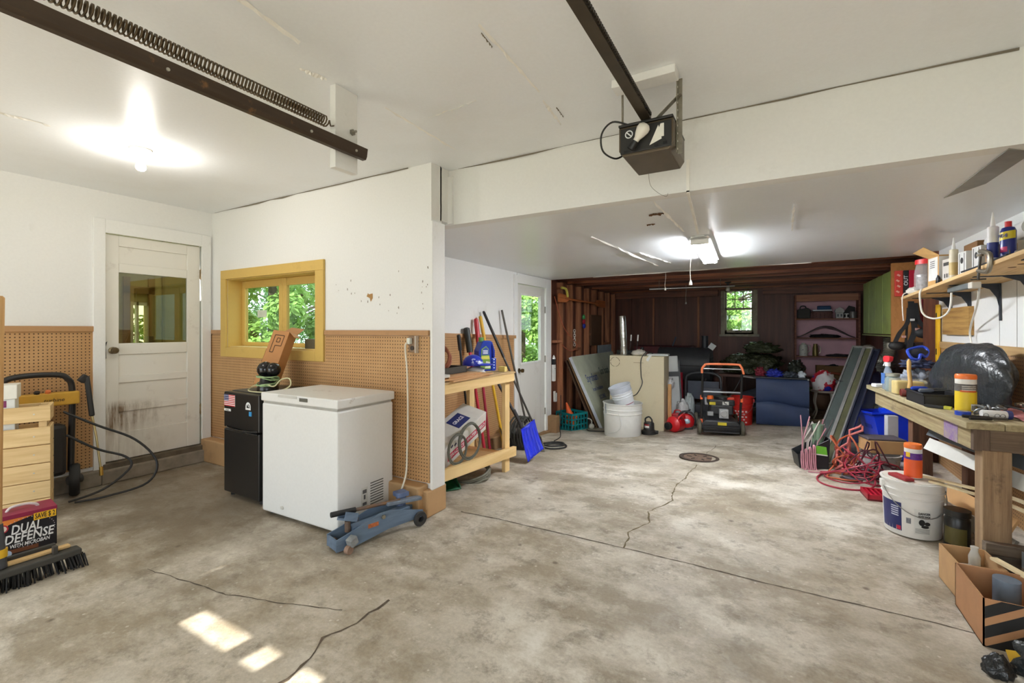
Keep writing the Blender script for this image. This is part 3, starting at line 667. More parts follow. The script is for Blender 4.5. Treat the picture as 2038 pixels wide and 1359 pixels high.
# fluorescent fixture
t = thing('fluorescent_light', 'lit two-tube fluorescent shop light on the low ceiling', 'light', (-0.545, 4.66, 2.095), R(2.5))
FWH = mat((226, 226, 222), 0.4, 0, 0.05)
MB().prism([(-0.03, 0), (0.03, 0), (0.085, -0.028), (0.085, -0.034), (-0.085, -0.034), (-0.085, -0.028)], -0.64, 0.64).build('housing', FWH, t, bevel=0.003)
for x in (-0.047, 0.047): MB().cyl((x, -0.6, -0.056), (x, 0.6, -0.056), 0.017, n=14).build('tube', emit((246, 250, 255), 34), t, True)
for y in (-0.62, 0.62): MB().bb(-0.07, 0.07, y - 0.02, y + 0.02, -0.07, -0.005).build('end_cap', FWH, t, bevel=0.004)
def pull_cord(x, y, z0, z1, label, bend=0.0):
    q = thing('pull_cord', label, 'pull cord', (x, y, z0), 0, 'white pull cords hanging from the ceiling')
    MB().tube(catmull([(0, 0, 0), (bend, 0, (z1 - z0) * .3), (-bend, 0, (z1 - z0) * .7), (0, 0, z1 - z0)]), 0.003, 6).build('string', mat((226, 222, 210), 0.8), q)
    MB().lathe([(0.004, 0.03), (0.012, 0.01), (0.014, -0.012), (0.0, -0.014)], 10, c=(0, 0, z1 - z0)).build('pull', mat((238, 234, 224), 0.5), q, True)
    return q
pull_cord(-0.6, 4.12, 2.09, 1.71, 'long white pull cord hanging from the fluorescent shop light', 0.004)
pull_cord(-1.3, 6.62, 2.125, 1.88, 'white pull cord with a knob hanging by the front joist', 0.006)
pull_cord(-1.35, 8.72, 2.125, 1.79, 'thin pull cord hanging deep between the dark joists', 0.004)
def bare_bulb(x, y, z, label):
    q = thing('bulb_holder', label, 'light', (x, y, z), 0)
    MB().lathe([(0.05, 0), (0.05, -0.012), (0.03, -0.02), (0.02, -0.03), (0.018, -0.06), (0.0, -0.061)], 18).build('holder', mat((60, 56, 52), 0.5), q, True)
    MB().lathe(bulb_prof(0.036, -0.055), 16).build('bulb', mat((222, 222, 216), 0.15, 0, 0.02), q, True)
bare_bulb(-0.62, 8.2, 2.095, 'unlit bare bulb on a joist in front of the sash window')
t = thing('metal_pipe', 'long thin galvanised pipe hung under the joists by the sash window', 'pipe', (0, 0, 0))
MB().cyl((-1.75, 7.62, 1.98), (-0.5, 7.9, 2.0), 0.017, n=12).build('tube', mat((150, 150, 148), 0.35, 0.8, 0.1), t, True)
for x, y in ((-1.6, 7.65), (-0.7, 7.86)): MB().tube([(x, y, 1.97), (x, y, 2.12)], 0.004, 6).build('hanger', GALV, t)

# ------------------------------------------------------------------ left bay
APPW = painted((226, 227, 226), (176, 168, 156), 0.35, 3.0, 0.35, 'appliance_enamel', 0.6, 0.8)
t = thing('chest_freezer', 'white chest freezer standing in front of the pegboard wall', 'freezer', (-2.7775, 1.93, 0), R(1.0))
fw = 0.3925
MB().bb(-fw, fw, 0.006, 0.5, 0.025, 0.795).build('body', APPW, t, bevel=0.012)
MB().bb(-fw + 0.01, fw - 0.01, 0.012, 0.49, 0.79, 0.812).build('gasket', mat((168, 166, 160), 0.7), t)
lid = MB().bb(-fw - 0.006, fw + 0.006, 0.0, 0.51, 0.81, 0.87).build('lid', painted((224, 224, 222), (132, 112, 92), 0.75, 6.0, 0.4, 'lid_enamel', 0.6, 0.72), t, bevel=0.008)
MB().bb(0.03, 0.11, -0.004, 0.01, 0.835, 0.858).build('latch', mat((92, 92, 84), 0.5), lid)
MB().bb(-0.2, 0.0, -0.003, 0.006, 0.848, 0.866).build('handle', mat((196, 194, 188), 0.5), lid, bevel=0.002)
MB().cyl((-0.16, 0.008, 0.085), (-0.16, -0.003, 0.085), 0.013, n=16).cyl((-0.16, 0, 0.085), (-0.16, -0.006, 0.085), 0.005, n=10).build('drain_plug', mat((206, 206, 200), 0.5), t)
for i in range(9): MB().bb(fw - 0.001, fw + 0.0015, 0.28, 0.4, 0.115 + i * 0.018, 0.122 + i * 0.018).build('vent_slot', mat((96, 96, 94), 0.6), t)
MB().bb(fw, fw + 0.001, 0.2, 0.255, 0.11, 0.25).build('rating_label', mat((206, 206, 202), 0.6), t)
b = MB().bb(fw + .001, fw + .0016, 0.21, 0.245, 0.21, 0.235).bb(fw + .001, fw + .0016, 0.22, 0.235, 0.17, 0.2).bb(fw + .001, fw + .0016, 0.21, 0.245, 0.13, 0.15); b.build('label_print', mat((90, 90, 92), 0.6), t)
for x in (-0.34, 0.34):
    for y in (0.06, 0.44): MB().cyl((x, y, 0), (x, y, 0.03), 0.02, n=10).build('foot', BLK, t)

FBL = mat((26, 25, 25), 0.35, 0, 0.1, 30)
t = thing('mini_fridge', 'small black two-door refrigerator beside the white freezer', 'refrigerator', (-3.545, 1.99, 0), R(-1))
MB().bb(-0.24, 0.24, 0.06, 0.46, 0.03, 0.83).build('cabinet', mat((40, 42, 46), 0.4, 0, 0.15), t, bevel=0.006)
MB().bb(-0.245, 0.245, 0.0, 0.055, 0.035, 0.535).build('door', FBL, t, bevel=0.008)
MB().bb(-0.245, 0.245, 0.0, 0.055, 0.545, 0.826).build('freezer_door', FBL, t, bevel=0.008)
MB().tube(catmull([(-0.2, 0.0, 0.553), (-0.1, -0.022, 0.547), (0.1, -0.022, 0.547), (0.23, 0.0, 0.553)]), 0.007, 8).tube(catmull([(-0.22, 0.0, 0.53), (0, -0.018, 0.533), (0.23, 0.0, 0.53)]), 0.006, 8).build('handle', mat((58, 60, 62), 0.2, 0.5), t, True)
fl_ = MB().bb(-0.235, -0.08, -0.0025, 0, 0.715, 0.805).build('flag_sticker', mat((236, 232, 230), 0.6, 0, 0.02), t, bevel=0)
for i in range(7): MB().bb(-0.235, -0.08, -0.0032, -0.0024, 0.715 + i * 0.0138, 0.722 + i * 0.0138).build('stripe', mat((186, 30, 44), 0.6, 0, 0.02), fl_)
MB().bb(-0.235, -0.168, -0.004, -0.003, 0.757, 0.805).build('canton', mat((40, 48, 100), 0.6, 0, 0.02), fl_)
for i in range(4):
    for j in range(3): MB().box((-0.227 + i * 0.017, -0.0043, 0.766 + j * 0.015), (0.006, 0.0006, 0.006), (0, R(45), 0)).build('star', mat((238, 238, 240), 0.6, 0, 0), fl_)
MB().bb(-0.235, -0.14, -0.003, 0, 0.675, 0.693).build('sticker', mat((230, 230, 228), 0.6, 0, 0.02), t)
text(t, 'U.S.A', 0.02, face_mx((-0.19, -0.0034, 0.684), (1, 0, 0), (0, 0, 1)), mat((30, 30, 32), 0.6, 0, 0))
b = MB()
for i in range(14):
    a = PI * i / 14; c = PI * (i + 1) / 14
    b.add([(0.105 + r * math.cos(q), -0.003, 0.732 + r * math.sin(q)) for r, q in ((0.02, a), (0.034, a), (0.034, c), (0.02, c))], [(0, 1, 2, 3)])
b.bb(0.071, 0.139, -0.0035, -0.0025, 0.708, 0.722).bb(0.071, 0.085, -0.0035, -0.0025, 0.72, 0.735).bb(0.125, 0.139, -0.0035, -0.0025, 0.72, 0.735).box((0.105, -0.003, 0.742), (0.007, 0.001, 0.03), (0, R(-35), 0)); b.build('maker_mark', mat((226, 228, 228), 0.5, 0, 0), t)
MB().bb(0.115, 0.148, -0.003, 0, 0.662, 0.696).build('blue_sticker', mat((58, 146, 206), 0.5, 0, 0.05), t)
for x in (-0.2, 0.2):
    for y in (0.05, 0.42): MB().cyl((x, y, 0), (x, y, 0.04), 0.018, n=10).build('foot', BLK, t)

# things on the fridge
KRAFT = mat((178, 126, 78), 0.8, 0, 0.08, 6)
KRAFT2 = mat((196, 154, 104), 0.85, 0, 0.08, 6)
t = thing('cardboard_box', 'tall narrow cardboard box marked P leaning on the yellow window frame', 'box', (-3.60, 2.22, 0.852), rot=(R(-20), R(6), R(12)))
MB().bb(-0.085, 0.085, -0.045, 0.045, 0.0, 0.47).build('carton', KRAFT, t, bevel=0.003)
MB().add([(-0.085, 0.045, 0.47), (0.085, 0.045, 0.47), (0.07, 0.12, 0.55), (-0.07, 0.12, 0.55)], [(0, 1, 2, 3)]).build('flap', KRAFT, t, solid=0.004)
MB().add([(0.085, -0.045, 0.47), (0.085, 0.045, 0.47), (0.15, 0.03, 0.44), (0.15, -0.04, 0.43)], [(0, 1, 2, 3)]).build('flap', KRAFT, t, solid=0.004)
MB().bb(-0.086, -0.084, -0.045, 0.046, 0.1, 0.3).build('tear', mat((120, 78, 44), 0.9), t)
def outline(parent, loops, y, th, m, name='print'):
    q = MB()
    for L in loops:
        for i in range(len(L)):
            p0 = L[i]; p1 = L[(i + 1) % len(L)]
            q.bar((p0[0], y, p0[1]), (p1[0], y, p1[1]), th, 0.0008, (0, -1, 0))
    return q.build(name, m, parent)
outline(t, [[(-0.045, 0.28), (-0.045, 0.43), (0.05, 0.43), (0.05, 0.34), (-0.012, 0.34), (-0.012, 0.28)], [(-0.012, 0.37), (-0.012, 0.405), (0.02, 0.405), (0.02, 0.37)]], -0.0458, 0.006, mat((60, 38, 22), 0.8), 'letter_outline')
t = thing('work_light', 'glossy black twin-domed gadget wrapped in pale green cord on the black fridge', 'work light', (-3.44, 2.14, 0.832))
MB().sphere((-0.03, 0, 0.17), 0.062, 18, 12).sphere((0.04, 0.02, 0.17), 0.055, 18, 12).build('dome', mat((12, 12, 16), 0.1, 0, 0.05), t, True)
MB().lathe([(0.075, 0), (0.08, 0.03), (0.062, 0.06), (0.05, 0.12), (0.03, 0.13)], 20).build('base', mat((16, 16, 16), 0.25), t, True)
pts = []
for i in range(90): a = i * 0.45; pts.append((0.085 * math.cos(a) + 0.006 * math.sin(i), 0.075 * math.sin(a), 0.085 + 0.035 * math.sin(i * 0.21) + 0.004 * math.cos(i * 1.7)))
MB().tube(pts, 0.0045, 6).build('wrapped_cord', mat((150, 176, 128), 0.6), t, True)
MB().tube(catmull([(0.06, -0.04, 0.06), (0.13, -0.03, 0.05), (0.17, 0, 0.1), (0.24, 0.02, 0.11), (0.28, 0, 0.06), (0.2, -0.03, 0.02), (0.1, -0.08, 0.008), (-0.05, -0.1, 0.006), (-0.16, -0.06, 0.008), (-0.19, 0, 0.03), (-0.1, 0.02, 0.05)]), 0.005, 6).build('loose_cord', mat((202, 198, 156), 0.6), t, True)
tag(MB().bb(-3.53, -3.40, 2.53, 2.6, 1.151, 1.235).build('small_carton', mat((92, 84, 62), 0.7), bevel=0.004), 'small dark olive carton on the yellow window sill', 'carton')

# outlet and freezer cord
t = thing('outlet', 'metal outlet box with a plug on the tan pegboard near the wall end', 'outlet', (-2.232, 2.49, 1.215))
MB().bb(-0.036, 0.03, -0.03, 0, -0.062, 0.055).build('box', mat((138, 112, 88), 0.5, 0.3), t, bevel=0.004)
MB().bb(0.028, 0.033, -0.034, 0, -0.066, 0.058).build('plate_edge', mat((206, 202, 194), 0.4, 0.3), t)
MB().cyl((0, -0.03, -0.03), (0, -0.034, -0.03), 0.017, n=14).build('socket', mat((52, 42, 36), 0.6), t)
MB().box((-0.014, -0.045, 0.02), (0.03, 0.03, 0.045)).build('plug', mat((214, 216, 206), 0.4), t, bevel=0.006)
tag(MB().tube(catmull([(-2.252, 2.43, 1.222), (-2.27, 2.43, 1.19), (-2.27, 2.45, 1.0), (-2.268, 2.455, 0.7), (-2.262, 2.44, 0.45), (-2.235, 2.40, 0.3), (-2.25, 2.36, 0.18), (-2.31, 2.35, 0.06), (-2.36, 2.38, 0.02)]), 0.0065, 8).build('freezer_cable', mat((220, 214, 198), 0.5), smooth=True), 'white power cord hanging from the outlet down behind the freezer', 'cord')

# floor jack
JB = rusty((98, 116, 138), (122, 104, 88), 0.62, 0.74)
JR = rusty((100, 84, 74), (138, 104, 74), 0.5, 0.62)
t = thing('floor_jack', 'blue-grey trolley floor jack with worn paint beside the freezer', 'floor jack', (-2.265, 1.80, 0), R(-15))
# local: y runs from the nose (0) to the rear (0.6)
for s in (-1, 1):
    b = MB(); mx = Matrix(((0, 1, 0, s * 0.062), (1, 0, 0, 0), (0, 0, 1, 0), (0, 0, 0, 1)))
    b.prism([(0.0, 0.015), (0.0, 0.085), (0.06, 0.1), (0.28, 0.165), (0.36, 0.165), (0.6, 0.1), (0.6, 0.055), (0.34, 0.05), (0.12, 0.015)], -0.004, 0.004, mx); b.build('side_plate', JB, t, bevel=0.001)
    MB().cyl((s * 0.062, 0.3, 0.14), (s * 0.08, 0.3, 0.14), 0.013, n=6).build('bolt', mat((150, 146, 130), 0.4, 0.6), t)
MB().bb(-0.062, 0.062, 0.0, 0.012, 0.02, 0.08).build('nose_plate', JB, t)
for s in (-1, 1): MB().cyl((s * 0.05, 0.03, 0.03), (s * 0.02, 0.03, 0.03), 0.03, n=18).build('front_wheel', JR, t, True)
cst = MB().box((0.1, 0.08, 0.07), (0.05, 0.05, 0.05), (R(20), 0, R(20))).build('caster_bracket', mat((150, 154, 156), 0.5, 0.4, 0.3, 18), t, bevel=0.006)
MB().cyl((0.085, 0.055, 0.025), (0.112, 0.065, 0.025), 0.025, n=16).build('caster_wheel', mat((150, 122, 104), 0.6, 0.2, 0.25, 20), t, True)
for s in (-1, 1): MB().lathe([(0.02, -0.012), (0.045, -0.012), (0.05, 0), (0.045, 0.012), (0.02, 0.012), (0.02, -0.012)], 20, mx=Matrix.Translation((s * 0.075, 0.57, 0.05)) @ Euler((0, R(90), 0)).to_matrix().to_4x4()).build('rear_wheel', mat((52, 52, 54), 0.5, 0.2, 0.2), t, True)
MB().bar((0, 0.52, 0.12), (0, 0.12, 0.10), 0.06, 0.03).build('lift_arm', JB, t, bevel=0.003)
b = MB(); b.prism([(-0.055, 0.0), (0.055, 0.0), (0.055, 0.05), (0.045, 0.05), (0.045, 0.012), (-0.045, 0.012), (-0.045, 0.05), (-0.055, 0.05)], -0.04, 0.04, Matrix.Translation((-0.01, 0.1, 0.15)) @ Euler((R(-20), R(-14), 0)).to_matrix().to_4x4()); b.build('saddle', JB, t)
MB().cyl((0, 0.1, 0.09), (0, 0.1, 0.155), 0.018, n=12).build('saddle_post', JR, t)
MB().cyl((0.0, 0.46, 0.185), (-0.02, 0.13, 0.2), 0.011, n=12).build('handle', JR, t, True)
MB().cyl((-0.02, 0.16, 0.199), (-0.03, 0.01, 0.206), 0.0165, n=12).build('handle_grip', mat((30, 32, 36), 0.5), t, True)
MB().bar((0, 0.62, 0.16), (0, 0.36, 0.185), 0.05, 0.022).build('handle_socket', mat((120, 132, 148), 0.5, 0.3, 0.3, 14), t, bevel=0.004)
b = MB().cyl((-0.05, 0.5, 0.1), (-0.05, 0.5, 0.2), 0.03, 0.034, 14).box((-0.05, 0.5, 0.205), (0.08, 0.08, 0.03)); b.build('pump', mat((96, 112, 146), 0.5, 0.2, 0.3, 14), t, bevel=0.004)
MB().bb(0.0665, 0.0672, 0.2, 0.27, 0.095, 0.12).build('decal', mat((176, 98, 54), 0.7, 0, 0.4, 60), t)

# push broom
t = thing('push_broom', 'wide black push broom with a long wooden handle leaning by the crate', 'broom', (-3.37, 0.70, 0))
MB().bb(-0.035, 0.045, -0.34, 0.3, 0.07, 0.105).build('head', mat((58, 57, 54), 0.6, 0, 0.15), t, bevel=0.008)
MB().bb(-0.055, -0.015, -0.34, 0.27, 0.105, 0.122).build('wood_strip', wood((222, 190, 138), (196, 160, 106), 'y'), t, bevel=0.006)
MB().bb(-0.08, -0.055, -0.34, 0.22, 0.085, 0.14).build('back_flap', mat((54, 53, 50), 0.7), t, bevel=0.006)
MB().bar((0.0, 0.2, 0.1), (0.0, 0.2, 0.145), 0.018, 0.03, (1, 0, 0)).build('bracket', mat((64, 62, 60), 0.5), t)
b = MB(); rnd = random.Random(5)
for i in range(260):
    x = rnd.uniform(-0.03, 0.05); y = rnd.uniform(-0.34, 0.32); k = 1.06
    b.bar((x, y * 0.96, 0.075), (x * k + rnd.uniform(-0.006, 0.012), y * 1.02 + rnd.uniform(-0.006, 0.006), 0.001), 0.005, 0.005)
br = b.build('bristles', mat((24, 24, 26), 0.6), t); br['kind'] = 'stuff'
MB().cyl((-0.02, 0.0, 0.11), (-0.035, 0.0, 0.33), 0.03, 0.017, 16).build('socket', mat((66, 68, 74), 0.45), t, True)
MB().lathe([(0.031, 0), (0.031, 0.04), (0.0, 0.041)], 16, c=(-0.024, 0, 0.165)).build('yellow_collar', mat((222, 178, 40), 0.5), t, True)
MB().tube([(-0.035, 0.0, 0.28), (-0.04, 0.005, 0.9), (-0.045, 0.012, 1.48), (-0.045, 0.012, 1.49)], [0.0135, 0.0135, 0.0135, 0.006], 12).build('handle', wood((206, 164, 108), (172, 126, 76), 'z'), t, True)

# slatted crate with a white box in it
t = thing('wooden_crate', 'tall slatted crate of pale unfinished boards near the push broom', 'crate', (-4.35, 1.14, 0), R(-19))
PINE = wood((226, 198, 148), (198, 164, 112), 'y')
# local: front face looks along +x, front runs along -y from the corner
LZ = [(0.03, 0.15), (0.155, 0.27), (0.275, 0.395), (0.4, 0.52), (0.525, 0.645), (0.685, 0.79)]
for i, (z0, z1) in enumerate(LZ):
    o = MB().bb(-0.02, 0.0, -0.45, 0.0, z0, z1).build('slat', PINE, t, bevel=0.003)
    MB().cyl((-0.002, -0.08, (z0 + z1) / 2), (0.002, -0.08, (z0 + z1) / 2), 0.005, n=8).build('nail', mat((200, 198, 190), 0.4, 0.6), o)
    MB().bb(-0.2, -0.02, -0.02, 0.0, z0, z1).build('slat', PINE, t, bevel=0.003)
    MB().bb(-0.22, -0.2, -0.45, 0.0, z0, z1).build('slat', PINE, t, bevel=0.003)
for x in (-0.045, -0.175): MB().bb(x - 0.02, x + 0.02, -0.06, -0.02, 0.0, 0.79).build('post', PINE, t)
MB().bb(-0.2, -0.02, -0.44, -0.02, 0.585, 0.599).build('inner_shelf', PINE, t)
t = thing('white_carton', 'white box with a purple label sitting in the top of the slatted crate', 'carton', (-4.35, 1.14, 0.6), R(-19))
MB().bb(-0.185, -0.03, -0.44, -0.17, 0.0, 0.25).build('body', mat((214, 216, 214), 0.6, 0, 0.05), t, bevel=0.004)
MB().bb(-0.19, -0.022, -0.44, -0.16, 0.25, 0.345).build('lid', mat((224, 222, 214), 0.6, 0, 0.05), t, bevel=0.004)
lb = MB().bb(-0.03, -0.0292, -0.4, -0.21, 0.195, 0.24).build('label', mat((118, 36, 88), 0.6), t)
text(lb, 'Reader', 0.05, face_mx((-0.0288, -0.3, 0.217), (0, 1, 0), (0, 0, 1)), mat((232, 226, 226), 0.6, 0, 0), shear=0.2)

# litter box
t = thing('litter_carton', 'black carton printed DUAL DEFENSE on the floor behind the broom', 'carton', (-3.82, 1.03, 0), R(-6))
MB().bb(-0.18, 0.0, -0.255, 0.0, 0.0, 0.235).build('carton', mat((26, 24, 32), 0.4, 0, 0.05), t, bevel=0.003)
MB().bb(-0.181, 0.001, -0.256, 0.001, 0.212, 0.237).build('top_band', mat((138, 28, 66), 0.5), t, bevel=0.002)
b = MB(); b.add([(0.0008, -0.255, 0.212), (0.0008, -0.255, 0.165), (0.0008, -0.18, 0.19), (0.0008, -0.1, 0.212)], [(0, 1, 2, 3)]); b.build('orange_flash', mat((222, 128, 56), 0.5), t)
MB().bb(0.0, 0.0014, -0.1, -0.004, 0.176, 0.218).build('yellow_sticker', mat((240, 186, 40), 0.5, 0, 0.02), t)
WT = mat((236, 236, 238), 0.5, 0, 0)
fmx = lambda y, z: face_mx((0.0018, y, z), (0, 1, 0.0), (0, 0, 1))
text(t, 'DUAL', 0.075, fmx(-0.13, 0.145), WT, 0.0012, width=0.125, shear=0.15)
text(t, 'DEFENSE', 0.072, fmx(-0.118, 0.093), WT, 0.0012, width=0.205, shear=0.15)
text(t, 'WITH MICROBAN', 0.03, fmx(-0.115, 0.052), WT, 0.0004, width=0.165, shear=0.15)
text(t, 'SAVE $ 2', 0.042, fmx(-0.052, 0.197), mat((30, 24, 20), 0.5, 0, 0), 0.0004, width=0.085)
MB().cyl((0.0, -0.225, 0.165), (0.0016, -0.225, 0.165), 0.024, n=24).build('emblem_ring', mat((176, 34, 52), 0.5), t)
MB().cyl((0.0, -0.225, 0.165), (0.0024, -0.225, 0.165), 0.017, n=24).build('emblem', mat((226, 206, 196), 0.5), t)
b = MB()
for i in range(40):
    a = 2 * PI * i / 40; y = -0.125 + 0.115 * math.cos(a); z = 0.12 + 0.085 * math.sin(a)
    b.bb(0.0, 0.0014, y - 0.002, y + 0.002, z - 0.002, z + 0.002)
b.build('dotted_ring', mat((190, 180, 190), 0.5, 0, 0), t)
MB().bb(0.0, 0.0012, -0.22, -0.08, 0.012, 0.035).build('lower_print', mat((110, 64, 40), 0.5), t)
MB().cyl((0.0, -0.21, 0.014), (0.0018, -0.21, 0.014), 0.022, n=20).build('seal_mark', mat((170, 190, 214), 0.5), t)
MB().tube(catmull([(-0.09, -0.2, 0.235), (-0.09, -0.18, 0.258), (-0.09, -0.12, 0.262), (-0.09, -0.08, 0.25), (-0.09, -0.07, 0.235)]), 0.008, 8).build('carry_handle', mat((206, 196, 196), 0.4), t, True)

# pressure washer against the pegboard
t = thing('pressure_washer', 'black wheeled pressure washer with a yellow control panel by the pegboard', 'pressure washer', (-4.79, 1.3, 0))
TB = mat((36, 34, 33), 0.45)
MB().tube(catmull([(-0.05, -0.3, 0.2), (-0.05, -0.3, 0.85), (-0.04, -0.28, 0.94), (-0.03, -0.18, 0.97), (-0.03, 0.0, 0.965), (-0.03, 0.06, 0.93), (-0.04, 0.09, 0.84), (-0.05, 0.09, 0.5), (-0.05, 0.085, 0.2)]), 0.021, 10).build('handle_frame', TB, t, True)
pn = MB().bb(-0.06, 0.02, -0.24, 0.12, 0.73, 0.83).build('control_panel', mat((206, 160, 58), 0.5, 0, 0.1), t, bevel=0.008)
for y, c in ((-0.12, (40, 38, 36)), (-0.06, (224, 124, 70))): MB().cyl((0.0, y, 0.828), (0.01, y, 0.85), 0.016, n=12).build('knob', mat(c, 0.5), pn)
text(pn, 'turbine', 0.04, face_mx((0.0206, -0.03, 0.775), (0, 1, 0), (0, 0, 1)), mat((40, 36, 30), 0.5, 0, 0), shear=0.2)
MB().box((-0.05, -0.1, 0.38), (0.12, 0.3, 0.4)).build('body', mat((44, 42, 42), 0.5), t, bevel=0.03)
MB().lathe([(0.03, -0.03), (0.115, -0.03), (0.125, -0.015), (0.125, 0.015), (0.115, 0.03), (0.03, 0.03)], 28, mx=Matrix.Translation((-0.02, 0.1, 0.126)) @ Euler((R(90), 0, R(-18))).to_matrix().to_4x4()).build('wheel', mat((30, 30, 31), 0.6), t, True)
MB().cyl((-0.01, 0.06, 0.126), (-0.03, 0.14, 0.126), 0.035, n=14).build('hub', mat((60, 58, 56), 0.5), t, True)
wd = MB().bar((0.02, 0.16, 0.94), (0.03, 0.19, 0.62), 0.04, 0.035).bar((0.02, 0.12, 0.9), (0.02, 0.16, 0.95), 0.035, 0.05).build('trigger_gun', mat((38, 37, 36), 0.5), t, bevel=0.008)
MB().tube([(0.03, 0.19, 0.62), (0.035, 0.215, 0.45), (0.05, 0.24, 0.16)], 0.008, 8).build('lance', mat((206, 190, 140), 0.35, 0.6), wd, True)
MB().tube([(0.05, 0.24, 0.2), (0.052, 0.242, 0.13)], 0.013, 8).build('nozzle', mat((196, 156, 74), 0.35, 0.7), wd, True)
MB().tube(catmull([(0.02, 0.02, 0.68), (0.1, 0.2, 0.55), (0.18, 0.42, 0.4), (0.26, 0.54, 0.2), (0.3, 0.46, 0.05), (0.3, 0.2, 0.02), (0.25, 0.02, 0.02)]), 0.009, 8).tube(catmull([(0.05, 0.03, 0.5), (0.1, 0.2, 0.36), (0.16, 0.36, 0.27), (0.2, 0.38, 0.18), (0.22, 0.2, 0.06), (0.2, 0.0, 0.02)]), 0.009, 8).build('hose', mat((40, 40, 42), 0.5), t, True)
# ------------------------------------------------------------------ shared builders
def ridge(p, f, seed=0.0):
    return abs(noise.noise(Vector(p) * f + Vector((seed, seed * 1.7, seed * 0.3))))
def blob(c, size, seed=1, n=40, m=24, amp=0.25, f=2.2, flat=0.0, ridges=0.12):
    """crumpled soft heap, flattened below; c is the base centre"""
    b = MB()
    def fn(p): return 1 + amp * noise.noise(p * f + Vector((seed * 3.1, seed, 0))) - ridges * (1 - 2.2 * ridge(p, f * 2.3, seed)) + ridges * 0.5 * noise.noise(p * f * 5 + Vector((0, seed, 4)))
    b.sphere((0, 0, 0), 1.0, n, m, (size[0], size[1], size[2]), fn)
    zb = -size[2] * (0.55 if flat else 1.2)
    b.v = [(x + c[0], y + c[1], max(z, zb) - zb + c[2]) for x, y, z in b.v]
    return b
def bucket(name, label, loc, rt, rb, h, m, parts=True, group=None, rz=0.0, handle=True, rot=None, cat='bucket', rings=(0.86, 0.92)):
    t = thing(name, label, cat, loc, rz, group, rot)
    prof = [(rb, 0.0), (rb * 1.01, 0.004)]
    for k in rings:
        rr = rb + (rt - rb) * k; prof += [(rr, h * (k - 0.025)), (rr + 0.007, h * (k - 0.015)), (rr + 0.007, h * k), (rr, h * (k + 0.008))]
    prof += [(rt, h * 0.975), (rt + 0.009, h * 0.98), (rt + 0.009, h), (rt - 0.006, h), (rt - 0.008, h * 0.9), (rb - 0.006, 0.012), (0.0, 0.012)]
    MB().lathe(prof, 40).build('pail', m, t, True)
    if handle:
        pts = [(rt * 1.02 * math.cos(a), rt * 1.02 * math.sin(a) * 0.98 - 0.01, h * 0.86 - 0.45 * h * abs(math.sin(a))) for a in [PI + PI * i / 16 for i in range(17)]]
        MB().tube(pts, 0.0028, 6).build('bail_handle', mat((150, 150, 148), 0.4, 0.7), t, True)
        for s in (-1, 1): MB().box((s * (rt + 0.004), 0, h * 0.87), (0.02, 0.04, 0.05)).build('ear', m, t, bevel=0.005)
    return t
def fallen_tube(name, label, cat, pts, r, m, n=8, k=6, group=None, closed=False):
    o = MB().tube(catmull(pts, k, closed), r, n, closed).build(name, m, smooth=True)
    return tag(o, label, cat, group)
def fp(x, y, dz=0.0): return (x, y, fz(x, y) + dz)
def coil(rnd, c, r, turns, rt, tilt=0.0, rz=0.0, spread=0.03, squash=1.0, n=26):
    """loose rope coil, points list"""
    pts = []; mx = Euler((tilt, 0, rz)).to_matrix()
    for i in range(int(turns * n) + 1):
        a = 2 * PI * i / n; k = i / n
        rr = r * (1 + 0.05 * math.sin(k * 2.9) + 0.03 * math.sin(k * 7.1 + a))
        p = Vector((rr * math.cos(a), rr * math.sin(a) * squash, spread * (math.sin(k * 1.7) + 1) * 0.5 + rt * 0.6 * (k % 3)))
        pts.append(tuple(mx @ p + Vector(c)))
    return pts

# ------------------------------------------------------------------ timber stand behind the wall end
LUM = lambda ax: wood((232, 202, 146), (208, 172, 112), ax, 0.65, 0.7)
t = thing('timber_stand', 'knee-braced stand of pale two-by-four lumber behind the white wall end', 'work stand', (0, 0, 0))
ZT = 0.903
MB().bb(-2.24, -2.2, 2.70, 3.89, 0.81, 0.888).build('apron', LUM('y'), t, bevel=0.002)
MB().bb(-2.74, -2.7, 2.70, 3.89, 0.81, 0.888).build('apron', LUM('y'), t, bevel=0.002)
MB().bb(-2.70, -2.24, 3.82, 3.86, 0.81, 0.888).build('apron', LUM('x'), t, bevel=0.002)
for i in range(4): MB().bb(-2.76 + i * 0.1425, -2.622 + i * 0.1425, 2.70, 3.90, 0.888, ZT).build('top_board', wood((196, 166, 122), (160, 128, 88), 'y', 0.8), t, bevel=0.002)
for x, y in ((-2.28, 3.78), (-2.28, 2.74), (-2.70, 3.78), (-2.70, 2.74)):
    MB().bb(x, x + 0.04, y, y + 0.085, fz(x, y) - 0.003, 0.888).build('leg', LUM('z'), t, bevel=0.003)
MB().bar((-2.22, 2.70, 0.185), (-2.22, 3.93, 0.11), 0.04, 0.09).build('lower_rail', LUM('y'), t, bevel=0.002)
MB().bar((-2.72, 2.70, 0.185), (-2.72, 3.90, 0.11), 0.04, 0.09).build('lower_rail', LUM('y'), t, bevel=0.002)
MB().bar((-2.24, 3.74, 0.12), (-2.72, 3.74, 0.12), 0.09, 0.03).build('cross_rail', wood((196, 146, 92), (160, 108, 62), 'x'), t, bevel=0.002)
MB().bar((-2.24, 2.995, 0.15), (-2.72, 2.995, 0.15), 0.58, 0.012).build('shelf_board', wood((190, 150, 100), (160, 118, 72), 'x'), t)
MB().bar((-2.24, 3.5, 0.13), (-2.72, 3.5, 0.13), 0.38, 0.012).build('shelf_board', wood((190, 150, 100), (160, 118, 72), 'x'), t)
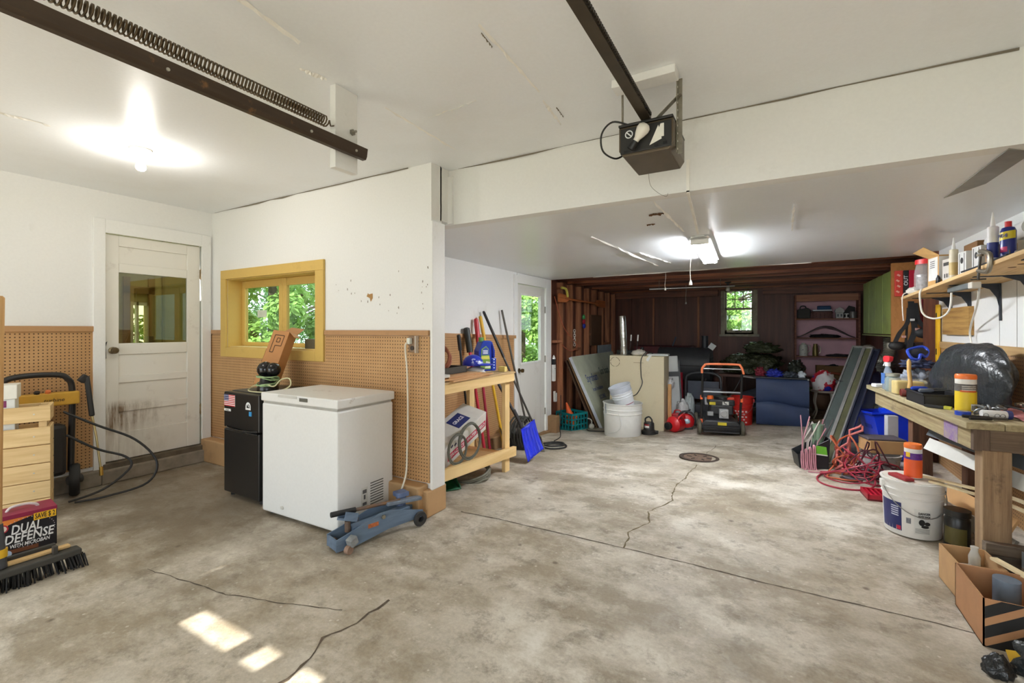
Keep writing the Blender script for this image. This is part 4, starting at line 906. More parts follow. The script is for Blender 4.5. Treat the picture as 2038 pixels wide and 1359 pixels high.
# things on its top
ORC = mat((150, 86, 58), 0.55); rnd = random.Random(11)
tag(MB().tube(coil(rnd, (-2.47, 3.02, 1.075), 0.115, 5, 0.006, R(70), R(25), 0.03), 0.006, 6).tube(coil(rnd, (-2.46, 3.04, 1.06), 0.1, 4, 0.006, R(62), R(45), 0.03), 0.006, 6).build('extension_cable', ORC, smooth=True), 'brown-orange extension cord coiled on the timber stand by the wall end', 'cord')
t = thing('parts_tray', 'low dark metal tray on the timber stand under the orange cord', 'tray', (-2.45, 3.0, 0.94), R(3))
MB().bb(-0.12, 0.11, -0.22, 0.3, 0.0, 0.006).build('base', mat((60, 56, 52), 0.5, 0.3), t)
for a in ((-0.12, -0.11, -0.22, 0.3), (0.1, 0.11, -0.22, 0.3), (-0.12, 0.11, -0.22, -0.21), (-0.12, 0.11, 0.29, 0.3)): MB().bb(a[0], a[1], a[2], a[3], 0.0, 0.055).build('side', mat((72, 68, 62), 0.5, 0.3), t)
for i, (x0, x1, y0, y1, z, rz) in enumerate(((-2.44, -2.18, 2.85, 3.42, ZT, 3), (-2.45, -2.19, 2.8, 3.46, ZT + 0.012, -2), (-2.43, -2.22, 2.84, 3.36, ZT + 0.024, 4))):
    o = MB().bb((x0 - x1) / 2, (x1 - x0) / 2, (y0 - y1) / 2, (y1 - y0) / 2, 0, 0.012).build('plywood_offcut', wood((204, 160, 112), (168, 118, 74), 'y'), loc=((x0 + x1) / 2, (y0 + y1) / 2, z), rot=(0, 0, R(rz)))
    tag(o, ['widest thin plywood offcut lying lowest in the pile on the timber stand', 'thin plywood offcut in the middle of the pile on the timber stand', 'smallest thin plywood offcut on top of the pile on the timber stand'][i], 'plywood', 'plywood offcuts on the stand')
tag(MB().bb(-2.26, -2.2, 2.78, 2.86, ZT + 0.036, ZT + 0.06).build('white_block', mat((214, 212, 206), 0.6), bevel=0.004), 'small white block at the wall end of the timber stand', 'block')
t = thing('baseball_cap', 'shiny blue rounded cap with white pattern on the timber stand', 'cap', (-2.46, 3.55, 0.985), R(20))
b = MB(); b.sphere((0, 0, 0.0), 0.1, 24, 14, (1.0, 0.92, 0.95)); b.v = [(x, y, max(z, -0.01)) for x, y, z in b.v]
def blue_pat():
    m = NT('blue_print'); f = m.noise(16, 3, 0.6); m.l(m.mix(m.ramp(f, [(0.6, 0.0), (0.63, 0.8)]), lin((24, 44, 170)), lin((206, 214, 236))), m.b.inputs['Base Color']); m.b.inputs['Roughness'].default_value = 0.3; return m.m
b.build('crown', blue_pat(), t, True)
b = MB(); b.sphere((0.11, 0, 0.0), 0.085, 20, 8, (1.0, 0.95, 0.16)); b.build('brim', mat((28, 52, 190), 0.3), t, True)
tag(MB().bb(-0.07, 0.07, -0.06, 0.06, 0, 0.06).build('scrap_wood', wood((110, 86, 62), (70, 50, 36), 'x'), loc=(-2.57, 3.42, ZT), rot=(0, 0, 0.3), bevel=0.003), 'dark wood scrap block beside the blue cap on the timber stand', 'wood block')
tag(blob((-2.44, 3.57, ZT), (0.1, 0.08, 0.04), 4, 20, 12, flat=1).build('white_rag', mat((222, 222, 220), 0.8), smooth='all'), 'crumpled white rag under the blue cap on the timber stand', 'rag')
# blue jug
t = thing('washer_fluid_jug', 'blue plastic jug with a green and yellow label on the timber stand', 'jug', (-2.5, 3.92 - 0.1, ZT), R(62))
JUGB = mat((26, 56, 160), 0.25, 0, 0.08)
b = MB(); pr = [(-0.095, 0.0), (0.09, 0.0), (0.098, 0.02), (0.098, 0.18), (0.08, 0.27), (0.03, 0.31), (-0.03, 0.31), (-0.06, 0.29), (-0.1, 0.18), (-0.1, 0.02)]
# body with a grip hole on one side
b.prism([(-0.095, 0), (0.045, 0), (0.045, 0.3), (-0.03, 0.305), (-0.06, 0.29), (-0.1, 0.2), (-0.1, 0.02)], -0.055, 0.055)
b.prism([(0.045, 0), (0.095, 0), (0.1, 0.02), (0.1, 0.13), (0.045, 0.13)], -0.055, 0.055)
b.prism([(0.078, 0.13), (0.1, 0.13), (0.1, 0.2), (0.07, 0.29), (0.045, 0.3), (0.045, 0.275), (0.065, 0.25), (0.078, 0.19)], -0.03, 0.03); b.build('bottle', JUGB, t, bevel=0.009)
MB().cyl((-0.045, 0, 0.29), (-0.045, 0, 0.335), 0.026, n=18).build('cap', mat((96, 156, 84), 0.4), t, bevel=0.003)
lb = MB().prism([(-0.085, 0.02), (0.035, 0.02), (0.01, 0.22), (-0.02, 0.25), (-0.07, 0.22)], -0.0575, -0.0555).build('label', mat((120, 160, 60), 0.5, 0, 0.35, 14), t)
MB().prism([(-0.068, 0.16), (0.016, 0.16), (0.006, 0.215), (-0.02, 0.24), (-0.06, 0.215)], -0.0582, -0.0574).build('label_head', mat((34, 66, 150), 0.5), lb)
for i in range(3): MB().bb(-0.055, 0.0, -0.0588, -0.058, 0.172 + i * 0.014, 0.18 + i * 0.014).build('label_print', mat((226, 230, 238), 0.5, 0, 0), lb)
MB().prism([(-0.08, 0.12), (0.022, 0.12), (0.017, 0.15), (-0.07, 0.15)], -0.0582, -0.0574).build('label_band', mat((210, 206, 90), 0.5), lb)
MB().prism([(-0.03, 0.03), (0.03, 0.03), (0.025, 0.09), (-0.02, 0.1)], -0.0582, -0.0574).build('label_picture', mat((206, 216, 196), 0.5), lb)
for i in range(4): MB().cyl((0.072, -0.055, 0.03 + i * 0.028), (0.072, -0.057, 0.03 + i * 0.028), 0.007, n=10).build('embossed_dot', mat((196, 206, 236), 0.4), t)
tag(MB().bb(-2.33, -2.26, 3.8, 3.85, ZT, ZT + 0.05).build('yellow_block', wood((226, 206, 130), (206, 180, 96), 'x'), bevel=0.003), 'small yellowish block behind the blue jug on the timber stand', 'block')

# long tools leaning on the pegboard wall
def tool(name, label, cat, top, bot, r, m, grip=None, gm=None, gl=0.0, grip_r=None):
    t = thing(name, label, cat, bot, 0, 'long tools leaning by the pegboard')
    d = Vector(top) - Vector(bot); L = d.length
    MB().tube([(0, 0, 0), tuple(d * 0.5), tuple(d)], r, 10).build('shaft', m, t, True)
    if gm: MB().tube([tuple(d * (1 - gl)), tuple(d * (1 - gl * 0.02)), tuple(d * 1.003)], [grip_r or r * 1.5, grip_r or r * 1.5, r * 0.9], 10).build('grip', gm, t, True)
    return t, d
GREYP = mat((84, 80, 72), 0.6, 0, 0.2, 20); BLKP = mat((30, 30, 32), 0.45); REDP = mat((168, 36, 62), 0.4)
t, d = tool('grey_pole_tool', 'grey weathered rake handle leaning nearest the rear door', 'rake', (-2.985, 4.95, 1.565), fp(-2.72, 5.24), 0.014, GREYP)
MB().bb(-0.16, 0.16, -0.015, 0.015, 0.0, 0.03).build('rake_head', mat((60, 56, 52), 0.6, 0.4), t)
t, d = tool('black_grip_spade', 'long-shafted tool with a black foam grip slanting over the hose reel', 'spade', (-2.98, 4.52, 1.53), fp(-2.36, 4.9, 0.03), 0.0125, mat((70, 68, 64), 0.4, 0.3), 1, BLKP, 0.33, 0.017)
MB().bar((0.0, 0.0, -0.02), (-0.04, -0.03, 0.16), 0.09, 0.006).build('blade', mat((150, 148, 142), 0.35, 0.7), t)
t, d = tool('yellow_handled_tool', 'yellow fibreglass-handled shovel standing behind the timber stand', 'shovel', (-2.98, 4.45, 1.47), fp(-2.74, 4.62), 0.017, mat((222, 176, 44), 0.4), 1, mat((214, 170, 50), 0.5), 0.16, 0.021)
MB().bar((0, 0, 0.02), (-0.05, -0.04, 0.3), 0.2, 0.008).build('blade', BLKP, t)
t, d = tool('red_grip_tool', 'tool with a bright red grip leaning behind the blue jug', 'garden tool', (-2.98, 4.36, 1.44), fp(-2.74, 4.3), 0.016, REDP, 1, mat((178, 34, 44), 0.35), 0.2, 0.028)
t, d = tool('black_red_tool', 'pole tool with a thick black sleeve over a red shaft', 'garden tool', (-2.98, 4.17, 1.335), fp(-2.74, 4.2), 0.018, mat((196, 44, 66), 0.35), 1, mat((40, 42, 38), 0.5), 0.19, 0.036)
t, d = tool('black_stick', 'short black-handled stick standing behind the blue cap', 'garden tool', (-2.86, 3.86, 1.26), fp(-2.74, 3.95), 0.012, BLKP, 1, BLKP, 0.12, 0.02)
t, d = tool('wood_pole', 'thin bare wooden pole standing under the timber stand', 'pole', (-2.98, 4.12, 1.0), fp(-2.75, 4.08), 0.012, wood((190, 152, 100), (150, 110, 66), 'z'))
# blue snow shovel
t = thing('snow_shovel', 'bright blue plastic snow shovel propped against the timber stand', 'snow shovel', fp(-2.24, 4.19, 0.0), 0, 'long tools leaning by the pegboard')
U = Vector((-2.41, 4.29, 0.20)) - Vector(fp(-2.24, 4.19)); Rr = Vector(fp(-2.2, 4.55, 0.02)) - Vector(fp(-2.24, 4.19)); U = Vector((-0.17, 0.08, 0.28)); Rr = Vector((0.05, 0.27, 0.085)); Nn = Rr.cross(U).normalized()
b = MB(); b.grid(18, 14, lambda u, v: tuple(Rr * (u * (1 - 0.14 * v) + 0.07 * v) + U * v + Nn * (0.055 * (4 * (u - 0.5) ** 2) + 0.05 * v * v + 0.010 * math.sin(u * 5 * 2 * PI) * (v < 0.92))))
b.build('blade', mat((26, 46, 196), 0.3, 0, 0.08), t, True, solid=0.006)
base = Rr * 0.5 + U * 1.0
MB().tube([tuple(base + U * -0.4 - Nn * 0.01), tuple(base), tuple(base + Vector((-0.22, -0.12, 0.45))), tuple(base + Vector((-0.36, -0.2, 0.78)))], 0.016, 10).build('shaft', mat((34, 33, 38), 0.45), t, True)
MB().tube([tuple(base - U * 0.05), tuple(base + Vector((-0.09, -0.05, 0.2)))], 0.022, 10).build('ferrule', mat((40, 40, 42), 0.4), t, True)
# hose reel and hoses
t = thing('hose_coil', 'coiled black hose round a grey metal hub beside the snow shovel', 'hose', fp(-2.70, 4.95, 0.0))
rnd = random.Random(4); HOSE = mat((58, 58, 52), 0.55, 0, 0.2, 14)
for k in range(5): MB().tube([(0.04 * k - 0.08, 0.19 * (1 - 0.05 * (k % 2)) * math.cos(a), 0.2 + 0.19 * math.sin(a)) for a in [2 * PI * i / 28 for i in range(28)]], 0.012, 8, True).build('loop', HOSE, t, True)
MB().lathe([(0.12, -0.1), (0.135, -0.1), (0.135, -0.09), (0.05, -0.085), (0.05, 0.085), (0.135, 0.09), (0.135, 0.1), (0.0, 0.1)], 28, mx=Matrix.Translation((0, 0, 0.2)) @ Euler((0, R(90), 0)).to_matrix().to_4x4()).build('hub', mat((150, 150, 146), 0.4, 0.5), t, True)
for yy in (-0.12, 0.1): MB().bb(-0.1, 0.1, yy, yy + 0.02, 0.0, 0.2).build('stand', mat((60, 58, 54), 0.5), t)
fallen_tube('loose_hose', 'black hose loop straggling on the concrete by the hose coil', 'hose', [fp(-2.60, 5.1, 0.09), fp(-2.54, 5.13, 0.03), fp(-2.42, 5.06, 0.012), fp(-2.3, 5.06, 0.012), fp(-2.22, 5.2, 0.012), fp(-2.3, 5.38, 0.012), fp(-2.45, 5.36, 0.015), fp(-2.5, 5.2, 0.02), fp(-2.38, 5.1, 0.03), fp(-2.26, 5.22, 0.03), fp(-2.34, 5.4, 0.03), fp(-2.5, 5.44, 0.02), fp(-2.56, 5.3, 0.02)], 0.011, mat((40, 40, 40), 0.5))
fallen_tube('thin_cable', 'thin black cable hanging down the end of the rear door curb', 'cable', [(-2.83, 6.46, 0.3), (-2.83, 6.46, 0.0), fp(-2.82, 6.4, 0.08), fp(-2.72, 6.2, 0.012), fp(-2.6, 5.9, 0.01), fp(-2.55, 5.6, 0.01)], 0.006, BLKP)
# under the stand
t = thing('shingle_carton', 'white and red carton of roofing membrane lying on the stand rail', 'carton', (-2.47, 3.2, 0.27), rot=(R(21), R(14), R(4)))
MB().bb(-0.13, 0.13, -0.26, 0.4, 0.0, 0.2).build('carton', mat((214, 212, 206), 0.6, 0, 0.08), t, bevel=0.006)
MB().bb(0.13, 0.1312, -0.2, 0.385, 0.05, 0.115).build('red_band', mat((186, 32, 72), 0.5), t)
text(t, 'GRACE ICE & WATER SHIELD', 0.05, face_mx((0.1318, 0.1, 0.083), (0, 1, 0), (0, 0, 1)), WT, 0.0006, width=0.54)
MB().bb(-0.08, 0.06, 0.06, 0.24, 0.2, 0.2012).build('blue_panel', mat((40, 52, 110), 0.5), t)
text(t, 'GRACE', 0.05, face_mx((-0.01, 0.15, 0.2016), (0, 1, 0), (-1, 0, 0)), WT, 0.0006, width=0.14)
for i in range(5): MB().box((0.1308, -0.19 + i * 0.05, 0.16 + 0.012 * (i % 2)), (0.001, 0.03, 0.022), (R(25), 0, 0)).build('print_mark', mat((50, 52, 80), 0.6), t)
HOG = mat((92, 92, 82), 0.5, 0, 0.2)
tag(MB().tube(coil(random.Random(2), (-2.262, 3.2, 0.36), 0.15, 3.2, 0.006, R(88), R(90), 0.016), 0.007, 6).tube(coil(random.Random(3), (-2.262, 3.02, 0.33), 0.12, 2.2, 0.006, R(88), R(90), 0.016), 0.007, 6).build('grey_cable', HOG, smooth=True), 'loose grey cable looped over the roofing carton', 'cable')
tag(MB().tube(coil(random.Random(6), fp(-2.42, 3.43, 0.02), 0.19, 4.2, 0.012, R(14), 0, 0.05), 0.011, 8).build('garden_hose', mat((110, 108, 94), 0.5), smooth=True), 'grey garden hose coiled on the floor under the timber stand', 'hose')
t = thing('hand_sprayer', 'small red canister behind the roofing carton on the stand', 'canister', (-2.605, 2.845, 0.155))
MB().lathe([(0.06, 0), (0.065, 0.03), (0.065, 0.16), (0.04, 0.22), (0.02, 0.24), (0.0, 0.245)], 20).build('tank', mat((176, 34, 40), 0.35), t, True)
MB().bar((0, 0, 0.24), (0.06, 0.02, 0.25), 0.03, 0.03).build('nozzle', mat((40, 38, 38), 0.5), t, bevel=0.004)
MB().bb(0.058, 0.0665, -0.02, 0.02, 0.07, 0.14).build('label', mat((224, 220, 214), 0.6), t)
t = thing('dustpan', 'dark green plastic dustpan on the floor under the timber stand', 'dustpan', fp(-2.33, 2.95), R(60))
GRN = mat((22, 88, 54), 0.4)
b = MB(); b.grid(8, 6, lambda u, v: ((u - 0.5) * 0.3, v * 0.24, 0.004 + 0.06 * v * v)); b.build('pan', GRN, t, True, solid=0.006)
for s in (-1, 1): MB().add([(s * 0.15, 0, 0), (s * 0.15, 0.24, 0.06), (s * 0.15, 0.24, 0.13), (s * 0.15, 0.02, 0.02)], [(0, 1, 2, 3)]).build('side', GRN, t, solid=0.006)
MB().add([(-0.15, 0.24, 0.06), (0.15, 0.24, 0.06), (0.15, 0.24, 0.13), (-0.15, 0.24, 0.13)], [(0, 1, 2, 3)]).build('back', GRN, t, solid=0.006)
MB().bar((0, 0.24, 0.1), (0, 0.38, 0.13), 0.04, 0.025).build('handle', GRN, t, bevel=0.006)
t = thing('green_tray', 'dark green slanted tray holding blue bottles on the stand rail', 'tray', (-2.43, 2.80, 0.195), rot=(R(-4), R(20), 0))
MB().bb(-0.1, 0.1, -0.09, 0.1, 0.0, 0.006).bb(-0.1, 0.1, 0.094, 0.1, 0.0, 0.08).bb(0.094, 0.1, -0.09, 0.1, 0, 0.08).build('tray', mat((26, 66, 48), 0.5), t)
tag(MB().lathe([(0.035, 0), (0.037, 0.05), (0.03, 0.1), (0.014, 0.12), (0.014, 0.14), (0, 0.141)], 16, mx=Euler((R(82), 0, R(0))).to_matrix().to_4x4(), c=(-2.40, 2.885, 0.245)).build('blue_bottle', mat((40, 96, 190), 0.35), smooth=True), 'small blue bottle lying in front of the roofing carton', 'bottle')

# ------------------------------------------------------------------ left side of the rear half
t = thing('milk_crate', 'teal plastic milk crate holding orange cones by the stud wall', 'crate', (-2.83, 6.9, fz(-2.83, 6.9)), R(-22))
TEAL = mat((16, 128, 132), 0.4, 0, 0.08); s = 0.175
MB().bb(-s, s, -s, s, 0, 0.012).build('base', TEAL, t)
for sx, sy, dx, dy in ((0, -1, 1, 0), (0, 1, 1, 0), (-1, 0, 0, 1), (1, 0, 0, 1)):
    b = MB()
    for z0, z1 in ((0.0, 0.03), (0.095, 0.115), (0.18, 0.2), (0.255, 0.29)):
        b.box((sx * s, sy * s, (z0 + z1) / 2), (2 * s * dx + 0.012, 2 * s * dy + 0.012, z1 - z0))
    for k in range(6):
        p = -s + 2 * s * k / 5; b.box((sx * s + dx * p, sy * s + dy * p, 0.145), (0.012 + 0.006 * dx, 0.012 + 0.006 * dy, 0.29))
    b.build('lattice_side', TEAL, t)
CONE = mat((240, 104, 44), 0.45, 0, 0.06)
def cone(loc, rot, label, s=1.0):
    q = thing('marker_cone', label, 'cone', loc, 0, 'orange cones in the teal crate', rot)
    MB().lathe([(0.055 * s, 0), (0.012 * s, 0.2 * s), (0.0, 0.202 * s)], 20).build('cone', CONE, q, True)
    MB().bb(-0.06 * s, 0.06 * s, -0.06 * s, 0.06 * s, -0.006, 0.004).build('foot', CONE, q, bevel=0.002)
zc = fz(-2.83, 6.9)
cone((-2.86, 6.88, zc + 0.24), (R(6), R(-14), 0.3), 'orange cone poking up out of the teal crate')
cone((-2.915, 6.925, zc + 0.12), (R(90), R(0), R(60)), 'orange cone lying level inside the teal crate', 0.8)
cone((-2.758, 6.842, zc + 0.235), (R(172), R(10), 0.3), 'orange cone pointing down inside the teal crate', 1.05)
tag(MB().sphere((-2.80, 6.98, zc + 0.066), 0.055, 16, 10).build('green_ball', mat((60, 150, 110), 0.5), smooth=True), 'green ball at the bottom of the teal crate', 'ball')
# spirit level on the first stud
t = thing('spirit_level', 'white and black marking tube hung on the corner post by the rear door', 'marker tube', (-2.985, 6.54, 0.5))
MB().bb(-0.025, 0.022, -0.03, 0.03, 0.0, 0.26).build('body', mat((222, 222, 220), 0.5), t, bevel=0.004)
MB().bb(-0.026, 0.024, -0.032, 0.032, 0.26, 0.35).build('sleeve', mat((30, 30, 32), 0.5), t, bevel=0.004)
MB().lathe([(0.028, 0), (0.02, 0.03), (0.006, 0.06), (0.0, 0.062)], 16, c=(0, 0, 0.35)).build('tip', mat((226, 226, 224), 0.5), t, True)
MB().cyl((0.022, 0, 0.2), (0.024, 0, 0.2), 0.008, n=10).build('mark', mat((30, 30, 32), 0.5), t)
tag(MB().bb(-2.99, -2.97, 6.53, 6.58, 0.2, 0.34).build('white_tag', mat((220, 216, 206), 0.6), bevel=0.003), 'small white card tag low on the corner post', 'tag')
tag(MB().bb(-3.03, -2.99, 6.62, 6.68, 0.16, 0.3).build('white_bottle_tag', mat((210, 210, 206), 0.5), bevel=0.004), 'narrow white sleeve tucked beside the corner post', 'sleeve')
tag(MB().tube(catmull([(-3.0, 6.6, 1.84), (-2.98, 6.75, 1.55), (-2.97, 6.95, 1.32), (-2.95, 7.3, 1.12), (-2.94, 7.42, 1.05), (-2.95, 7.36, 0.97), (-2.98, 7.2, 0.95), (-2.98, 7.02, 1.0), (-2.99, 6.86, 1.07)]), 0.006, 6).build('red_wire', mat((178, 92, 66), 0.5), smooth=True), 'thin red wire drooping in a loop across the bare studs', 'wire')
t = thing('oar', 'long brown wooden paddle hung along the top of the bare studs', 'paddle', (-2.98, 6.7, 1.83))
PADW = wood((206, 122, 64), (160, 84, 42), 'y')
MB().tube([(0, 0.25, 0.0), (0, 1.95, -0.01)], 0.017, 10).build('shaft', PADW, t, True)
for y0, y1, sg in ((0.0, 0.45, 1), (1.75, 2.35, -1)):
    MB().prism([(y0, -0.05), (y0 + 0.03, -0.075), (y1 - 0.12, -0.06), (y1, -0.015), (y1, 0.015), (y1 - 0.12, 0.06), (y0 + 0.03, 0.075), (y0, 0.05)] if sg > 0 else [(y1, -0.05), (y1 - 0.03, -0.07), (y0 + 0.12, -0.06), (y0, -0.015), (y0, 0.015), (y0 + 0.12, 0.06), (y1 - 0.03, 0.07), (y1, 0.05)], -0.008, 0.008, Matrix(((0, 1, 0, 0), (1, 0, 0, 0), (0, 0, 1, 0), (0, 0, 0, 1)))).build('paddle_blade', PADW, t, bevel=0.003)
tag(MB().tube(catmull([(-2.99, 6.85, 2.0), (-2.95, 6.95, 1.98), (-2.95, 7.02, 1.86)]), 0.02, 8).build('yellow_strap', mat((216, 206, 96), 0.6), smooth=True), 'yellow strap hooked over the paddle', 'strap')
t = thing('hanging_clamps', 'green, red and blue tool hooks hung on a bare stud', 'hook', (-3.0, 7.84, 1.38))
for z, c in ((0.16, (70, 160, 90)), (0.08, (176, 34, 50)), (0.0, (36, 52, 160))): MB().sphere((0.02, 0.0 + 0.1 * (0.16 - z), z), 0.055, 12, 8, (0.5, 1, 0.9)).build('hook_grip', mat(c, 0.4), t, True)
t = thing('light_chain', 'white chain hanging on a bare stud near the red wire', 'chain', (-2.99, 7.42, 1.05))
for i in range(7): MB().tube([(0.0, 0.018 * math.cos(a), 0.04 * i + 0.028 * math.sin(a)) if i % 2 else (0.018 * math.cos(a), 0, 0.04 * i + 0.028 * math.sin(a)) for a in [2 * PI * k / 10 for k in range(10)]], 0.005, 5, True).build('link', mat((226, 222, 212), 0.5), t, True)
# insulation boards
def sheet(label, xb, xt, zt, y0, y1, th, m, lean_group='sheets leaning on the stud wall', name='insulation_board'):
    t = thing(name, label, 'board', (xb, y0, fz(xb, y0)), 0, lean_group)
    dx, dz = xt - xb, zt - fz(xb, y0); L = math.hypot(dx, dz); ang = math.atan2(dx, dz)
    t.rotation_euler = (0, ang, 0)
    MB().bb(-th, 0, 0, y1 - y0, 0.0, L).build('core', m, t, bevel=0.002)
    return t, L
FOAM = mat((206, 212, 190), 0.45, 0, 0.12, 4); FOAME = mat((206, 212, 220), 0.6)
t, L = sheet('grey-green foam insulation board printed in blue leaning by the carton', -2.36, -2.90, 0.86, 7.05, 9.3, 0.05, FOAME)
MB().bb(0.0, 0.002, 0.004, 2.24, 0.004, L - 0.004).build('facing', FOAM, t)
BLUI = mat((60, 84, 150), 0.6, 0, 0)
text(t, 'Styrofoam', 0.2, face_mx((0.0025, 0.5, L * 0.66), (0, 1, 0), (0, 0, 1)), BLUI, 0.001, width=0.55)
text(t, 'brand insulation', 0.1, face_mx((0.0025, 0.56, L * 0.5), (0, 1, 0), (0, 0, 1)), BLUI, 0.0, width=0.5)
text(t, 'SCORE', 0.1, face_mx((0.0025, 0.6, L * 0.37), (0, 1, 0), (0, 0, 1)), BLUI, 0.0, width=0.3)
text(t, 'Scor board', 0.2, face_mx((0.0025, 1.25, L * 0.72), (0, 1, 0), (0, 0, 1)), mat((40, 74, 66), 0.6, 0, 0), 0.001, width=0.5)
t, L = sheet('thin brown panel leaning just behind the foam board', -2.44, -2.95, 0.84, 7.04, 9.2, 0.02, wood((138, 104, 66), (96, 68, 42), 'z'))
t, L = sheet('dark wood-edged sheet leaning closest to the stud wall', -2.50, -2.98, 0.80, 7.02, 9.2, 0.02, wood((92, 66, 44), (60, 40, 26), 'z'))
tag(MB().bb(-3.03, -3.015, 8.75, 9.6, 0.66, 0.995).build('steel_sheet', mat((170, 182, 190), 0.5)), 'pale grey-blue panel standing behind the foam board by the studs', 'panel')
t = thing('faucet', 'white valve on a black cable lying in front of the leaning sheets', 'valve', fp(-2.50, 6.93))
MB().sphere((0, 0, 0.05), 0.045, 16, 10).build('body', mat((226, 224, 216), 0.4), t, True)
MB().tube(catmull([(0, 0, 0.08), (0, 0.0, 0.14), (-0.05, 0.03, 0.16), (-0.08, 0.03, 0.16)]), 0.009, 8).build('spout', mat((216, 214, 208), 0.4), t, True)
fallen_tube('black_cable', 'black cable trailing from under the leaning sheets to the sump pump', 'cable', [fp(-2.55, 6.85, 0.01), fp(-2.45, 6.7, 0.01), fp(-2.2, 6.72, 0.01), fp(-1.95, 6.85, 0.01), fp(-1.7, 6.85, 0.012), fp(-1.66, 6.74, 0.02), fp(-1.645, 6.70, 0.03)], 0.007, BLKP)
# tubs
TUBW = mat((226, 226, 222), 0.4, 0, 0.05)
t = bucket('white_tub', 'large round white tub standing in front of the tan carton', fp(-1.88, 6.52), 0.275, 0.255, 0.475, TUBW, handle=False, rings=(0.7, 0.82), cat='tub')
MB().tube(catmull([(0.02, -0.275, 0.36), (0.06, -0.28, 0.2), (0.0, -0.272, 0.1), (-0.14, -0.235, 0.05)]), 0.004, 6).build('rope_handle', mat((206, 206, 202), 0.6), t, True)
b = MB(); A0, A1 = R(196), R(222); b.grid(8, 1, lambda u, v: (0.2655 * math.cos(A0 + (A1 - A0) * u), 0.2655 * math.sin(A0 + (A1 - A0) * u), 0.265 + 0.065 * v)); b.build('label', mat((46, 46, 50), 0.6), t)
text(t, 'PRO', 0.05, face_mx((-0.236, -0.131, 0.3), (math.sin(R(29)), -math.cos(R(29)), 0), (0, 0, 1)), WT, 0.0, width=0.07)
MB().tube([(-0.18, -0.21, 0.33), (-0.185, -0.216, 0.47)], 0.004, 6).build('strap', mat((60, 80, 110), 0.6), t)
t = bucket('clear_bucket', 'stack of translucent white pails tilted inside the white tub', (-1.80, 6.53, 0.10), 0.15, 0.125, 0.34, mat((224, 228, 232), 0.25, 0, 0.04), rot=(R(8), R(-17), R(10)), handle=False, rings=(0.78, 0.87))
MB().lathe([(0.152, 0.34), (0.155, 0.35), (0.155, 0.41), (0.162, 0.415), (0.162, 0.43), (0.15, 0.43), (0.15, 0.36), (0.0, 0.36)], 36).build('inner_pail', clear_plastic((216, 222, 232), 0.6), t, True)
b = MB(); b.grid(16, 1, lambda u, v: (0.1405 * math.cos(R(200 + 140 * u)), 0.1405 * math.sin(R(200 + 140 * u)), 0.16 + 0.008 * v)); b.build('red_line', mat((150, 40, 70), 0.5), t)
text(t, 'Premium', 0.06, face_mx((-0.03, -0.137, 0.1), (1, 0, 0), (0, 0.07, 1)), mat((30, 80, 60), 0.5, 0, 0), 0.0005, width=0.13)
b = MB(); b.prism([(0.04, 0.03), (0.1, 0.03), (0.07, 0.12)], -0.14, -0.125); b.build('green_mark', mat((40, 120, 70), 0.5), t)
# tan carton
TAN = painted((206, 194, 164), (168, 150, 120), 0.4, 5, 0.7, 'tan_cardboard')
t = thing('tan_carton', 'tall tan cardboard carton with a punched circle standing behind the white tub', 'carton', (-1.39, 6.98, fz(-1.5, 7.0)), R(2))
cz = 0.91 - fz(-1.5, 7.0)
MB().bb(-0.82, 0.0, 0.0, 0.45, 0.0, cz).build('carton', TAN, t, bevel=0.004)
for i in range(4): MB().tube([(-0.735 + 0.072 * math.cos(R(8 + 90 * i + 74 * k / 8)), -0.001, cz - 0.1 + 0.072 * math.sin(R(8 + 90 * i + 74 * k / 8))) for k in range(9)], 0.0035, 4).build('punched_arc', mat((52, 44, 34), 0.8), t)
MB().bb(-0.45, -0.3, -0.001, 0, cz - 0.105, cz - 0.1).build('scratch', mat((110, 94, 66), 0.8), t)
zt = 0.91
tag(MB().lathe([(0.052, 0), (0.055, 0.02), (0.055, 0.6), (0.05, 0.62), (0.045, 0.62), (0.045, 0.02), (0, 0.02)], 20, mx=Euler((0, R(-3), 0)).to_matrix().to_4x4(), c=(-2.03, 7.12, zt)).build('foil_pipe', foil_mat((196, 196, 192), 0.25, 0.9, 12, 0.6, 0.02), smooth=True), 'shiny silver duct pipe standing on the tan carton', 'duct pipe')
tag(blob((-1.8, 7.13, zt), (0.12, 0.085, 0.06), 5, 30, 16, flat=1).build('plastic_wrap', foil_mat((196, 190, 178), 0.3, 0, 8), smooth='all'), 'crumpled clear plastic wrap on top of the tan carton', 'plastic')
tag(MB().bb(-0.16, 0.16, -0.12, 0.12, 0, 0.03).build('white_tray', mat((206, 210, 206), 0.4), loc=(-1.52, 7.2, zt), rot=(0, 0, 0.1), bevel=0.012), 'pale grey plastic tray at the near end of the tan carton top', 'tray')
t = thing('glue_gun_set', 'black tool case with two upright white-tipped rods on the tan carton', 'tool', (-1.92, 7.34, zt))
MB().bb(-0.28, 0.16, -0.06, 0.06, 0, 0.07).build('case', mat((34, 36, 34), 0.5), t, bevel=0.012)
for x in (-0.06, 0.05):
    MB().tube([(x - 0.02, 0, 0.06), (x, 0, 0.25)], 0.006, 6).build('rod', mat((60, 58, 58), 0.4), t, True)
    MB().tube([(x - 0.002, 0, 0.22), (x + 0.005, 0, 0.32)], 0.011, 8).build('tip', mat((236, 234, 230), 0.5), t, True)
MB().sphere((0.12, 0, 0.1), 0.03, 10, 8).build('knob', BLKP, t, True)
fallen_tube('carton_cord', 'black cord drooping from the carton top down to the clear pails', 'cord', [(-1.58, 7.1, zt + 0.04), (-1.65, 6.99, zt + 0.06), (-1.72, 6.955, zt - 0.05), (-1.72, 6.95, 0.62), (-1.7, 6.94, 0.5), (-1.75, 6.85, 0.36), (-1.78, 6.7, 0.33)], 0.007, BLKP)
